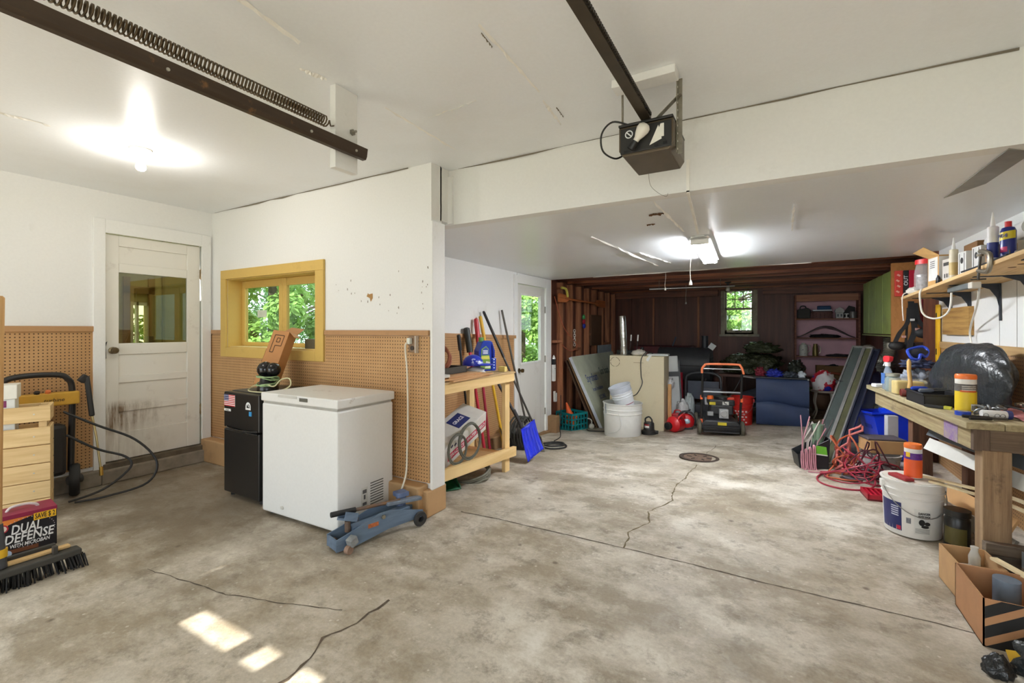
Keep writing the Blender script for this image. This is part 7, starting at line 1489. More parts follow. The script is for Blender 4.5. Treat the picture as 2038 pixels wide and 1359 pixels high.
MB().lathe([(0.0, -0.055), (0.021, -0.055), (0.024, -0.05), (0.024, 0.05), (0.021, 0.055), (0, 0.055)], 22, mx=Matrix.Translation((0, 0, 0.024)) @ Euler((0, R(90), 0)).to_matrix().to_4x4()).build('roll', mat((222, 222, 222), 0.5, 0, 0.03), t, True)
for i in range(9):
    a = R(250 + (i % 3) * 42 - 60); x = -0.042 + (i // 3) * 0.036 + 0.012 * (i % 2)
    MB().tube([(x + 0.011 * math.cos(q), 0.0243 * math.cos(a + 0.45 * math.sin(q)), 0.024 + 0.0243 * math.sin(a + 0.45 * math.sin(q))) for q in [2 * PI * k / 12 for k in range(12)]], 0.0012, 4, True).build('printed_circle', mat((40, 40, 44), 0.5), t)
MB().lathe([(0.0, 0.055), (0.024, 0.055), (0.025, 0.06), (0.025, 0.075), (0, 0.076)], 20, mx=Matrix.Translation((0, 0, 0.025)) @ Euler((0, R(90), 0)).to_matrix().to_4x4()).build('blue_end', mat((44, 54, 110), 0.4), t, True)
t = thing('steel_cup', 'shiny steel socket cup lying on its side at the workbench edge', 'cup', bl(0.40, 0.06), R(-60))
MB().lathe([(0.02, -0.05), (0.034, -0.045), (0.036, 0.0), (0.042, 0.02), (0.042, 0.05), (0.03, 0.05), (0.028, 0.02), (0, 0.0)], 26, mx=Matrix.Translation((0, 0, 0.042)) @ Euler((R(90), 0, 0)).to_matrix().to_4x4()).build('cup', mat((196, 192, 182), 0.2, 0.9), t, True)
for i, (x, y, s) in enumerate(((0.375, 0.19, 0.8), (0.385, 0.26, 0.8), (0.375, 0.33, 0.7))):
    q = thing('socket_adapter', ['bright steel ratchet head lying on the pink rag', 'larger bright ratchet head nearer the wall on the pink rag', 'small socket piece behind the ratchet heads on the pink rag'][i], 'socket', bl(x, y, ZB + 0.06), R(8 * i), 'sockets on the workbench')
    MB().sphere((0, 0, 0.02 * s), 0.026 * s, 14, 10, (1.3, 1, 0.7)).build('head', mat((176, 172, 164), 0.25, 0.9), q, True)
    MB().cyl((0.02 * s, 0, 0.02 * s), (0.09 * s, 0.01, 0.02 * s), 0.01 * s, n=10).build('handle', mat((150, 148, 142), 0.3, 0.8), q, True)
    MB().cyl((-0.03 * s, 0, 0.02 * s), (-0.05 * s, 0, 0.02 * s), 0.014 * s, n=10).build('drive', mat((120, 118, 114), 0.3, 0.8), q)
b = MB(); b.grid(26, 22, lambda u, v: (*bl(0.295 + 0.19 * u, 0.12 + 0.29 * v)[:2], ZB + 0.006 + 0.05 * v * (0.4 + 0.6 * u) + 0.018 * noise.noise(Vector((u * 4, v * 5, 2))) * (u * v + 0.2)))
def rag_mat():
    m = NT('stained_rag'); f = m.noise(14, 4, 0.6); m.l(m.mix(m.ramp(f, [(0.52, 0.0), (0.66, 0.8)]), lin((206, 138, 140)), lin((150, 60, 74))), m.b.inputs['Base Color']); m.b.inputs['Roughness'].default_value = 0.9; return m.m
tag(b.build('pink_rag', rag_mat(), smooth='all', solid=0.006), 'stained pink rag spread under the tools on the workbench', 'rag')
BAGB = foil_mat((48, 51, 54), 0.3, 0, 4.5, 0.7, 0.06)
o = bag('black_trash_bag', 'large full black trash bag on the workbench against the wall', bl(0.362, 0.95, ZB - 0.004), (0.112, 0.54, 0.33), BAGB, 3, 'bag', 70, 40, 0.2, 1.2, None, 0.04, (0, 0, BR))
for v in o.data.vertices:
    k = max(0.0, min(1.0, (v.co.y + 0.5) / 1.0)); v.co.z *= 1.0 - 0.34 * k; v.co.x = max(-0.125, min(0.118, v.co.x))
bag('clothing', 'grey jacket heaped at the far end of the workbench', bl(0.32, 1.72, ZB), (0.14, 0.15, 0.11), mat((150, 156, 168), 0.8, 0, 0.3, 8), 5, 'clothes', 44, 26, 0.45, 3.2, None, 0.2)
bag('clothing', 'blue-edged dark garment folded over the grey jacket', bl(0.32, 1.72, ZB + 0.185), (0.11, 0.12, 0.05), mat((52, 60, 92), 0.8, 0, 0.35, 7), 8, 'clothes', 44, 26, 0.5, 3.2, None, 0.2)
bag('clothing', 'crumpled royal blue sleeve on the pile of garments', bl(0.205, 1.45, ZB), (0.065, 0.08, 0.06), mat((34, 66, 184), 0.7), 12, 'clothes', 40, 24, 0.5, 3.4, None, 0.2)
bag('clothing', 'red cloth trailing from the pile of garments', bl(0.19, 1.07, ZB), (0.045, 0.055, 0.045), mat((178, 62, 74), 0.8), 15, 'clothes', 26, 16, 0.3)
t = thing('blue_pouch', 'blue-rimmed black pouch standing on the pile of garments', 'pouch', bl(0.33, 1.72, ZB + 0.25), R(30))
MB().tube(catmull([(-0.09, -0.03, 0.02), (-0.1, 0, 0.08), (-0.03, 0.03, 0.1), (0.06, 0.03, 0.115), (0.08, 0, 0.08), (0.03, -0.03, 0.03), (-0.02, -0.04, 0.05), (-0.04, -0.04, 0.01)], 6, True), 0.012, 8, True).build('rim', mat((40, 76, 200), 0.5), t, True)
b = MB(); b.sphere((0, 0, 0.055), 0.08, 16, 10, (1.1, 0.4, 0.6)); b.build('body', mat((34, 36, 48), 0.7), t, True)

# ------------------------------------------------------------------ under and before the workbench
t = bucket('plaster_pail', 'white pail with a navy label and a lid of wood strips beside the bench leg', (0.80, 3.88, 0), 0.158, 0.142, 0.345, mat((224, 222, 218), 0.45, 0, 0.05), handle=True, rz=R(10), rings=(0.72, 0.84))
def band_label(parent, r0, a0, a1, z0, z1, m, name='label', taper=0.045):
    q = MB(); q.grid(12, 1, lambda u, v: ((r0 + taper * (z0 + (z1 - z0) * v)) * math.cos(R(a0 + (a1 - a0) * u)), (r0 + taper * (z0 + (z1 - z0) * v)) * math.sin(R(a0 + (a1 - a0) * u)), z0 + (z1 - z0) * v)); return q.build(name, m, parent, True)
NAVL = mat((30, 38, 96), 0.45)
band_label(t, 0.1432, 175, 228, 0.03, 0.21, NAVL)
for i in range(5): band_label(t, 0.1438, 205, 222, 0.12 + i * 0.014, 0.127 + i * 0.014, mat((196, 200, 220), 0.5, 0, 0.2, 60), 'label_text')
band_label(t, 0.1438, 217, 226, 0.035, 0.06, mat((190, 40, 70), 0.5), 'label_mark')
band_label(t, 0.1432, 252, 284, 0.03, 0.19, mat((214, 214, 210), 0.5), 'warning_panel')
text(t, 'DANGER', 0.02, face_mx((0.0, -0.154, 0.165), (1, 0, 0), (0, 0, 1)), mat((30, 30, 32), 0.5, 0, 0), 0.0003, width=0.06)
text(t, 'ADVERTENCIA', 0.014, face_mx((0.0, -0.154, 0.148), (1, 0, 0), (0, 0, 1)), mat((30, 30, 32), 0.5, 0, 0), 0.0002, width=0.06)
b = MB(); 
for (x, z, rx_, rz_) in ((-0.012, 0.11, 0.016, 0.02), (0.016, 0.105, 0.014, 0.012), (0.004, 0.085, 0.02, 0.009)):
    b.add([(x + rx_ * math.cos(q), -0.1535, z + rz_ * math.sin(q)) for q in [2 * PI * k / 12 for k in range(12)]], [tuple(range(12))])
b.build('warning_pictogram', mat((30, 30, 32), 0.5, 0, 0), t)
for i in range(4): band_label(t, 0.1438, 254, 282, 0.04 + i * 0.008, 0.044 + i * 0.008, mat((150, 150, 148), 0.5), 'fine_print')
band_label(t, 0.1438, 237, 246, 0.09, 0.125, mat((120, 122, 128), 0.5, 0, 0.4, 90), 'small_print')
MB().lathe([(0.1, 0.335), (0.15, 0.335), (0.15, 0.35), (0.0, 0.352)], 32).build('lid', mat((218, 214, 204), 0.5), t, True)
def strip(label, pts, wd, th, m, name='wood_strip', cat='wood strip', group='wood strips under the workbench'):
    q = MB(); P = catmull(pts, 8); vs = []
    for i, p in enumerate(P):
        d = (P[min(i + 1, len(P) - 1)] - P[max(i - 1, 0)]).normalized(); s = d.cross(Vector((0, 0, 1))).normalized(); up = s.cross(d)
        vs += [p - s * wd / 2 - up * th / 2, p + s * wd / 2 - up * th / 2, p + s * wd / 2 + up * th / 2, p - s * wd / 2 + up * th / 2]
    fs = []
    for i in range(len(P) - 1):
        for k in range(4): fs.append((4 * i + k, 4 * i + (k + 1) % 4, 4 * i + 4 + (k + 1) % 4, 4 * i + 4 + k))
    fs += [(0, 1, 2, 3), tuple(4 * (len(P) - 1) + k for k in (3, 2, 1, 0))]
    q.add([tuple(v) for v in vs], fs); return tag(q.build(name, m), label, cat, group)
PALE = wood((230, 214, 176), (206, 184, 140), 'y')
strip('bowed pale wood strip lying from the pail lid past the bench leg', [(0.82, 3.95, 0.3575), (1.0, 3.76, 0.368), (1.2, 3.545, 0.372), (1.27, 3.1, 0.35)], 0.03, 0.012, PALE)
strip('straighter pale wood strip under the bowed one on the pail lid', [(0.87, 3.81, 0.3575), (1.0, 3.71, 0.35), (1.2, 3.53, 0.325), (1.26, 3.05, 0.28)], 0.028, 0.012, PALE)
strip('short pale strip lying low beyond the bench leg', [(0.95, 3.12, 0.19), (1.02, 2.85, 0.205), (1.09, 2.5, 0.206)], 0.03, 0.012, PALE)
tag(MB().bb(-0.03, 0.03, -0.07, 0.07, 0, 0.02).build('red_tool_handle', mat((150, 40, 44), 0.5), loc=(0.73, 3.815, 0.351), rot=(0, 0, 0.5), bevel=0.006), 'small dark red tool handle lying on the pail lid', 'hand tool')
def plank(label, p0, p1, wd, th, m, name='stored_board', up=(0, 0, 1), cat='board'):
    return tag(MB().bar(p0, p1, wd, th, up).build(name, m), label, cat, 'boards stored under the workbench')
WB2 = mat((216, 216, 210), 0.5, 0, 0.06); GMET = mat((130, 136, 140), 0.35, 0.6, 0.15)
CBX = MB(); CBX.add([(0.85, 4.5, 0.52), (0.87, 4.5, 0.36), (1.12, 2.9, 0.28), (1.14, 2.9, 0.52), (0.855, 4.5, 0.52), (0.875, 4.5, 0.36), (1.125, 2.9, 0.28), (1.145, 2.9, 0.52)], [(0, 1, 2, 3), (7, 6, 5, 4), (0, 4, 5, 1), (1, 5, 6, 2), (2, 6, 7, 3), (3, 7, 4, 0)])
SUP = (-1, -0.3, 0.5)
plank('flat white board slanting between the legs under the workbench', (0.96, 4.25, 0.51), (1.36, 2.9, 0.47), 0.085, 0.016, WB2, up=SUP)
plank('galvanised metal trough slanting highest under the workbench', (0.97, 4.25, 0.605), (1.37, 2.9, 0.585), 0.075, 0.01, mat((112, 118, 124), 0.35, 0.5, 0.15), 'metal_trough', SUP, 'metal sheet')
plank('tan cardboard strip standing low between the workbench legs', (0.97, 4.25, 0.235), (1.17, 3.575, 0.215), 0.1, 0.012, KRAFT2, 'cardboard_sheet', SUP, 'cardboard')
plank('pale weathered board lowest between the workbench legs', (0.98, 4.22, 0.115), (1.17, 3.58, 0.1), 0.09, 0.016, mat((170, 166, 156), 0.7, 0, 0.15), 'weathered_board', SUP)
t = thing('metal_channel', 'open-ended galvanised channel poking out past the bench leg', 'metal channel', (1.2, 3.1, 0.09), R(4))
b = MB(); b.prism([(-0.06, 0), (0.06, 0), (0.06, 0.08), (0.054, 0.08), (0.054, 0.006), (-0.054, 0.006), (-0.054, 0.08), (-0.06, 0.08)], -0.2, 0.25); b.build('channel', GMET, t)
MB().bb(-0.06, 0.06, -0.2, 0.25, -0.09, 0.0).build('packing', mat((96, 78, 60), 0.9), t)
plank('thin red strip lying on the open-ended channel', (1.2, 3.3, 0.176), (1.22, 2.95, 0.176), 0.13, 0.012, mat((170, 50, 60), 0.5), 'red_strip')
t = thing('black_jar', 'black ribbed jar with an olive label behind the bench leg', 'jar', (0.975, 3.72, 0.0))
MB().lathe([(0.055, 0), (0.06, 0.01), (0.06, 0.17), (0.05, 0.19), (0.062, 0.195), (0.062, 0.23), (0, 0.231)], 24).build('jar', mat((26, 26, 24), 0.35), t, True)
band_label(t, 0.0607, 190, 300, 0.03, 0.13, mat((92, 84, 42), 0.5), 'label', 0.0)
# open cartons
def open_box(name, label, loc, rz, wx, wy, h, m, th=0.005, skew=0.0, rot=None):
    q = thing(name, label, 'box', loc, rz, None, rot)
    for nm, a in (('side', (-wx / 2, -wx / 2 + th, -wy / 2, wy / 2)), ('side', (wx / 2 - th, wx / 2, -wy / 2, wy / 2)), ('side', (-wx / 2, wx / 2, -wy / 2, -wy / 2 + th)), ('side', (-wx / 2, wx / 2, wy / 2 - th, wy / 2))):
        MB().bb(a[0], a[1], a[2], a[3], 0, h).build(nm, m, q)
    MB().bb(-wx / 2, wx / 2, -wy / 2, wy / 2, 0, th).build('bottom', m, q)
    return q
q = open_box('striped_carton', 'open cardboard carton printed with black diagonal stripes by the bench foot', (0.935, 2.78, 0), 0.0, 0.34, 0.33, 0.2, mat((176, 130, 92), 0.8, 0, 0.08))
for i in range(6):
    x0 = -0.17 + i * 0.125 - 0.37
    pl = [(x0, 0.0), (x0 + 0.075, 0.0), (x0 + 0.075 + 0.3, 0.2), (x0 + 0.3, 0.2)]
    cl = []
    def clip(poly, xm, sgn):
        out = []
        for j in range(len(poly)):
            a, c = poly[j], poly[(j + 1) % len(poly)]; ia = (a[0] - xm) * sgn >= 0; ic = (c[0] - xm) * sgn >= 0
            if ia: out.append(a)
            if ia != ic: k = (xm - a[0]) / (c[0] - a[0]); out.append((xm, a[1] + k * (c[1] - a[1])))
        return out
    cl = clip(clip(pl, -0.165, 1), 0.165, -1)
    if len(cl) > 2: MB().add([(x, -0.1656, z) for x, z in cl], [tuple(range(len(cl)))]).build('black_stripe', mat((30, 29, 28), 0.7), q)
tag(MB().cyl((0, 0, 0), (0, 0, 0.2), 0.045, n=24).build('pvc_pipe', mat((112, 126, 142), 0.4), loc=(0.91, 2.85, 0.006), smooth=True), 'grey plastic pipe stub standing in the striped carton', 'pipe')
q = open_box('small_carton', 'small open tan carton between the white pail and the striped carton', (0.872, 3.12, 0), R(3), 0.18, 0.24, 0.18, mat((190, 152, 108), 0.8, 0, 0.08))
MB().bb(0.0, 0.085, -0.1212, -0.1202, 0.03, 0.17).build('dark_print', mat((66, 56, 46), 0.7), q)
MB().bb(0.03, 0.06, -0.1218, -0.1211, 0.1, 0.15).build('print_mark', mat((190, 160, 120), 0.7), q)
tag(MB().lathe([(0.022, 0), (0.024, 0.05), (0.014, 0.08), (0.016, 0.1), (0, 0.101)], 14).build('clear_bulb', mat((196, 196, 190), 0.2), loc=(0.89, 3.15, 0.12), smooth=True), 'small clear bulb sticking out of the small tan carton', 'bulb')
tag(blob((0.87, 3.12, 0.01), (0.075, 0.1, 0.08), 5, 20, 12, flat=1).build('paper_waste', mat((160, 150, 136), 0.8), smooth='all'), 'crumpled paper filling the small tan carton', 'paper')
bag('black_sack', 'crumpled dark plastic sack on the floor before the striped carton', (0.92, 2.48, 0), (0.11, 0.09, 0.09), foil_mat((38, 42, 44), 0.3, 0, 8), 4, 'sack', 40, 24, 0.3)
bag('black_sack', 'small black scrap of plastic on the floor by the dark sack', (0.75, 2.42, 0), (0.05, 0.045, 0.05), foil_mat((30, 32, 34), 0.3, 0, 8), 9, 'sack', 24, 14, 0.3)
tag(MB().bar((0.815, 2.53, 0.03), (0.85, 2.43, 0.09), 0.012, 0.04).build('yellow_strap', mat((216, 172, 40), 0.6)), 'yellow strap poking from the dark sack', 'strap')

# ------------------------------------------------------------------ wall shelf and what stands on it
SO = Vector((1.1, 5.75, 1.61)); SL = math.atan(0.036)
def sh(x, y): return (x, y, 1.635 + 0.036 * (5.75 - y))
t = thing('wall_shelf', 'long pale plank shelf on black iron brackets along the right wall', 'shelf', tuple(SO), rot=(-SL, 0, 0))
SHP = wood((222, 190, 138), (196, 156, 102), 'y')
MB().bb(0.0, 0.17, -3.2, 0.0, 0.0, 0.024).build('plank', SHP, t, bevel=0.002)
MB().bb(0.172, 0.34, -3.2, 0.0, 0.0, 0.024).build('plank', SHP, t, bevel=0.002)
IRON = mat((52, 56, 64), 0.5, 0.3)
for y in (-0.12, -0.58, -1.15, -1.62, -2.3):
    k = MB().bb(0.06, 0.335, y - 0.012, y + 0.012, -0.006, 0.0).bb(0.329, 0.337, y - 0.012, y + 0.012, -0.27, 0.0).build('bracket', IRON, t, bevel=0.001)
    MB().prism([(0.19, -0.004), (0.333, -0.004), (0.333, -0.2), (0.315, -0.1), (0.28, -0.04)], y - 0.003, y + 0.003).build('bracket_web', IRON, k)
for i in range(6): MB().cyl((0.12, -2.6 + i * 0.12, -0.001), (0.12, -2.6 + i * 0.12, 0.001), 0.018, n=12).build('peg_hole', mat((96, 64, 38), 0.9), t)
t = thing('power_strip', 'grey metal power strip under the wall shelf', 'power strip', (1.2, 4.5, 1.638))
MB().bb(-0.02, 0.02, -0.22, 0.22, -0.035, 0.004).build('body', mat((112, 118, 120), 0.5, 0.3), t, bevel=0.004)
MB().bb(-0.025, 0.025, -0.29, -0.22, -0.04, 0.004).build('plug', mat((216, 212, 202), 0.4), t, bevel=0.006)
fallen_tube('shelf_cable', 'white cord hanging in a wide loop below the wall shelf', 'cord', [(1.09, 5.0, 1.655), (1.075, 4.98, 1.6), (1.1, 5.02, 1.46), (1.15, 4.98, 1.41), (1.17, 4.78, 1.42), (1.19, 4.7, 1.48), (1.2, 4.7, 1.6)], 0.007, mat((222, 218, 208), 0.5))
fallen_tube('wall_cable', 'white cord running from under the shelf down to the garments', 'cord', [(1.24, 4.3, 1.62), (1.3, 4.55, 1.5), (1.38, 4.95, 1.36), (1.40, 5.05, 1.28), (1.395, 5.0, 1.18), (1.36, 4.95, 1.05)], 0.007, mat((222, 218, 208), 0.5))
tag(MB().bb(1.405, 1.44, 5.1, 5.76, 1.27, 1.51).build('plywood_board', wood((186, 148, 84), (140, 100, 50), 'y'), bevel=0.003), 'knotty plywood square fixed to the white wall below the shelf', 'plywood')
t = thing('yellow_level', 'yellow builder level standing upright against the white wall', 'level', (1.415, 5.93, 1.0))
MB().bb(-0.012, 0.012, -0.03, 0.03, 0, 0.56).build('body', mat((226, 178, 30), 0.4), t, bevel=0.003)
for z in (0.1, 0.45): MB().bb(-0.0135, 0.0135, -0.018, 0.018, z - 0.03, z + 0.03).build('vial_window', mat((30, 30, 30), 0.4), t, bevel=0.004)
# goods from the far end to the near end
bag('folded_sack', 'flat white paper sack with a yellow edge at the far end of the wall shelf', sh(1.2, 5.5), (0.11, 0.16, 0.05), painted((226, 222, 212), (206, 176, 90), 0.8, 6), 3, 'sack', 30, 16, 0.2)
fallen_tube('white_string', 'white string hanging off the far end of the wall shelf', 'string', [(1.12, 5.62, 1.67), (1.085, 5.6, 1.64), (1.085, 5.61, 1.52), (1.09, 5.6, 1.4)], 0.005, mat((222, 214, 206), 0.7))
t = thing('plastic_jar', 'clear plastic jar of hardware with a red lid on the wall shelf', 'jar', sh(1.15, 5.14)); t.scale = (1.2, 1.2, 1.1)
MB().lathe([(0.062, 0), (0.065, 0.01), (0.065, 0.13), (0.055, 0.19), (0.055, 0.2), (0, 0.2)], 26, sy=0.9).build('jar', clear_plastic((196, 190, 190), 0.4, 0.08), t, True)
MB().lathe([(0.055, 0.005), (0.055, 0.12), (0.0, 0.125)], 20, sy=0.9).build('hardware', mat((150, 148, 148), 0.5, 0.3, 0.4, 60), t, True)
MB().lathe([(0.058, 0.2), (0.06, 0.2), (0.06, 0.235), (0.05, 0.24), (0, 0.24)], 26).build('lid', mat((214, 44, 48), 0.4), t, True)
q = open_box('shelf_carton', 'open-topped carton with a white label on the wall shelf', sh(1.19, 4.82), R(6), 0.14, 0.2, 0.23, mat((196, 152, 92), 0.8, 0, 0.06))
MB().bb(-0.071, -0.0703, -0.08, 0.085, 0.04, 0.22).build('white_label', mat((222, 222, 218), 0.6), q)
for i in range(4): MB().bb(-0.072, -0.0711, -0.03, 0.05, 0.14 + i * 0.016, 0.146 + i * 0.016).build('label_text', mat((90, 90, 92), 0.6), q)
MB().bb(-0.07, 0.07, -0.1012, -0.1004, 0.04, 0.22).build('white_label', mat((222, 222, 218), 0.6), q)
MB().add([(-0.07, -0.1, 0.23), (-0.07, 0.1, 0.23), (-0.16, 0.12, 0.28), (-0.15, -0.06, 0.3)], [(0, 1, 2, 3)]).build('flap', mat((206, 164, 104), 0.8), q, solid=0.004)
tag(MB().bb(-0.075, 0.075, -0.13, 0.13, 0, 0.28).build('brown_carton', mat((134, 98, 62), 0.8, 0, 0.06), loc=sh(1.352, 4.60), rot=(0, 0, 0.0), bevel=0.003), 'tall brown carton against the wall on the wall shelf', 'carton')
t = thing('hardware_carton', 'white printed hardware carton before the tall brown carton', 'carton', sh(1.2, 4.58), R(6))
MB().bb(-0.06, 0.05, -0.07, 0.07, 0, 0.17).build('box', mat((206, 200, 190), 0.6, 0, 0.05), t, bevel=0.002)
for i in range(3): MB().bb(-0.0605, -0.06, -0.05 + i * 0.035, -0.03 + i * 0.035, 0.03, 0.06).build('printed_icon', mat((60, 58, 56), 0.6), t)
MB().bb(-0.0606, -0.06, -0.055, 0.05, 0.12, 0.145).build('printed_text', mat((60, 58, 56), 0.6, 0, 0.3, 90), t)
bag('webbing_coil', 'coiled black strap at the foot of the white hardware carton', sh(1.118, 4.68), (0.014, 0.03, 0.04), BLKP, 5, 'strap', 20, 14, 0.4)
def tube_of_caulk(label, loc, c=(222, 218, 208), stripe=None, rot=None, nz=(232, 230, 226)):
    q = thing('caulk_tube', label, 'caulk tube', loc, 0, 'caulk tubes on the wall shelf', rot)
    MB().lathe([(0.024, 0), (0.025, 0.004), (0.025, 0.21), (0.02, 0.215), (0.0, 0.215)], 20).build('cartridge', mat(c, 0.45), q, True)
    MB().lathe([(0.012, 0.215), (0.011, 0.23), (0.003, 0.3), (0, 0.3)], 14).build('nozzle', mat(nz, 0.4), q, True)
    if stripe: MB().lathe([(0.0255, 0.03), (0.0255, 0.12)], 20).build('label', mat(stripe, 0.5), q, True)
    return q
tube_of_caulk('cream caulk tube standing by the white hardware carton', sh(1.145, 4.44), (216, 206, 180), (196, 170, 110))
tube_of_caulk('white caulk tube with a blue label next to the blue spray can', sh(1.13, 3.72), (226, 224, 224), (40, 50, 120))
tube_of_caulk('white and blue caulk tube nearest the near end of the wall shelf', sh(1.14, 3.28), (222, 222, 224), (36, 48, 116))
def white_box(label, loc, wx, wy, h):
    q = thing('switch_box', label, 'box', loc, R(4), 'white and black boxes on the wall shelf')
    MB().bb(-wx / 2, wx / 2, -wy / 2, wy / 2, 0, h).build('carton', mat((220, 220, 218), 0.5), q, bevel=0.002)
    for sy in (-1, 1): MB().bb(-wx / 2 - 0.001, -wx / 2, sy * wy * 0.3 - 0.003, sy * wy * 0.3 + 0.003, 0.02, h - 0.01).build('black_line', mat((40, 40, 40), 0.5), q)
    MB().lathe([(wy * 0.18, 0), (wy * 0.18, 0.001), (0, 0.001)], 12, mx=Matrix.Translation((-wx / 2, 0, h * 0.65)) @ Euler((0, R(-90), 0)).to_matrix().to_4x4()).build('black_dot', mat((40, 40, 40), 0.5), q)
white_box('white box with black outlines standing beside the cream caulk tube', sh(1.2, 4.30), 0.1, 0.12, 0.17)
white_box('second white box with black outlines nearer the brown box', sh(1.21, 4.08), 0.1, 0.12, 0.165)
tag(MB().tube([(1.34, 4.4, 1.925), (1.34, 3.85, 1.93)], 0.05, 16).build('white_roll', mat((226, 226, 224), 0.5), smooth=True), 'long white padded roll lying on the boxes of the wall shelf', 'roll')
tag(MB().bb(1.28, 1.42, 3.98, 4.42, sh(0, 4.12)[2] - 0.012, 1.87).build('long_carton', mat((196, 186, 168), 0.7), bevel=0.004), 'long pale carton under the padded roll on the wall shelf', 'carton')
tag(MB().bb(-0.05, 0.05, -0.07, 0.07, 0, 0.13).build('tan_carton_small', mat((160, 128, 92), 0.8), loc=sh(1.22, 3.9), bevel=0.003), 'small tan carton between the white boxes and the spray can', 'carton')
tag(MB().cyl((0, 0, 0), (0.02, 0, 0.0), 0.04, n=20).build('wood_disc', wood((222, 188, 130), (200, 160, 100), 'z'), loc=(1.14, 3.80, sh(0, 3.80)[2] + 0.04)), 'round pale wood disc standing on the wall shelf', 'disc')
t = thing('spray_can', 'blue and yellow lubricant spray can on the wall shelf', 'spray can', sh(1.175, 3.66))
MB().lathe([(0.032, 0), (0.033, 0.005), (0.033, 0.17), (0.026, 0.19), (0.012, 0.195), (0, 0.195)], 24).build('can', mat((30, 44, 130), 0.3), t, True)
b = MB(); b.grid(14, 1, lambda u, v: (0.0336 * math.cos(R(150 + 160 * u)), 0.0336 * math.sin(R(150 + 160 * u)), 0.115 + 0.045 * v + 0.012 * u)); b.build('yellow_band', mat((226, 204, 50), 0.4), t)
text(t, 'WD-40', 0.03, face_mx((-0.0285, -0.0195, 0.142), (0.565, -0.825, 0), (0, 0, 1)), mat((24, 34, 110), 0.4, 0, 0), 0.0004, width=0.045)
b = MB(); b.grid(8, 1, lambda u, v: (0.0336 * math.cos(R(185 + 60 * u)), 0.0336 * math.sin(R(185 + 60 * u)), 0.05 + 0.03 * v)); b.build('red_mark', mat((190, 50, 110), 0.4), t)
MB().cyl((0, 0, 0.19), (0, 0, 0.225), 0.015, n=14).build('cap', mat((206, 40, 44), 0.4), t)
tag(MB().bb(-0.01, 0.01, -0.2, 0.2, 0, 0.26).build('grey_board', mat((168, 160, 142), 0.7, 0, 0.06), loc=sh(1.3, 3.42), rot=(0, R(4), 0)), 'grey-tan board leaning on the wall behind the spray can', 'board')
bag('plastic_wrap_roll', 'white plastic wrap lying behind the near caulk tube', sh(1.36, 3.13), (0.05, 0.15, 0.12), foil_mat((214, 214, 210), 0.4, 0, 8), 4, 'plastic', 30, 18)
def c_clamp(label, loc, rot, s=1.0):
    q = thing('c_clamp', label, 'clamp', loc, 0, 'clamps on the wall shelf', rot)
    CM = mat((140, 132, 118), 0.4, 0.6, 0.15)
    MB().tube(catmull([(0.06 * s, 0, 0), (0.0, 0, 0.0), (-0.05 * s, 0, 0.01), (-0.065 * s, 0, 0.05 * s), (-0.05 * s, 0, 0.09 * s), (0, 0, 0.1 * s), (0.06 * s, 0, 0.1 * s)]), 0.011 * s, 8).build('frame', CM, q, True)
    MB().cyl((0.055 * s, 0, -0.05 * s), (0.055 * s, 0, 0.075 * s), 0.006 * s, n=8).build('screw', mat((60, 56, 52), 0.4, 0.5), q)
    MB().cyl((0.055 * s, -0.03 * s, -0.045 * s), (0.055 * s, 0.03 * s, -0.045 * s), 0.004 * s, n=8).build('tommy_bar', mat((90, 86, 80), 0.4, 0.5), q)
    MB().cyl((0.06 * s, 0, 0.075 * s), (0.06 * s, 0, 0.085 * s), 0.014 * s, n=12).build('pad', CM, q)
c_clamp('large grey C-clamp gripping the front edge of the wall shelf', (1.085, 3.7, sh(0, 3.7)[2] - 0.05), (0, R(-12), R(92)), 1.15)
c_clamp('smaller C-clamp lying near the padded boxes on the wall shelf', (1.14, 3.45, sh(0, 3.45)[2] + 0.012), (R(90), 0, R(60)), 0.8)
fallen_tube('iron_rod', 'thin dark iron rod lying along the front edge of the wall shelf', 'rod', [sh(1.11, 4.15)[:2] + (sh(0, 4.15)[2] + 0.012,), sh(1.12, 3.9)[:2] + (sh(0, 3.9)[2] + 0.012,), sh(1.12, 3.5)[:2] + (sh(0, 3.5)[2] + 0.012,)], 0.006, IRON)
# on the chipboard end of the cupboard
for i, (x0, x1, c, lab) in enumerate(((1.175, 1.245, (206, 60, 48), 'red printed card pack hung leftmost on the chipboard cupboard end'), (1.25, 1.29, (34, 34, 36), 'black card pack lettered OUT between two red packs'), (1.295, 1.38, (196, 26, 60), 'crimson pack hung rightmost on the chipboard cupboard end'))):
    q = thing('card_pack', lab, 'pack', ((x0 + x1) / 2, 6.42, 1.68), 0, 'packs on the chipboard')
    MB().bb(-(x1 - x0) / 2, (x1 - x0) / 2, -0.012, 0.02, 0, 0.28).build('pack', mat(c, 0.45, 0, 0.12, 20), q, bevel=0.002)
    if i == 1: text(q, 'OUT', 0.05, face_mx((0, -0.0126, 0.17), (0, 0, 1), (-1, 0, 0)), WT, 0.0006, width=0.11)
    if i == 0:
        for k in range(4): MB().box((-0.01 + 0.008 * (k % 2), -0.0126, 0.05 + k * 0.06), (0.03, 0.001, 0.018), (0, R(35), 0)).build('printed_flash', mat((232, 176, 150), 0.5), q)
t = thing('tool_harness', 'black webbing harness with padded straps hanging from the chipboard', 'harness', (1.3, 6.36, 1.0))
WEB = mat((26, 26, 28), 0.6, 0, 0.15)
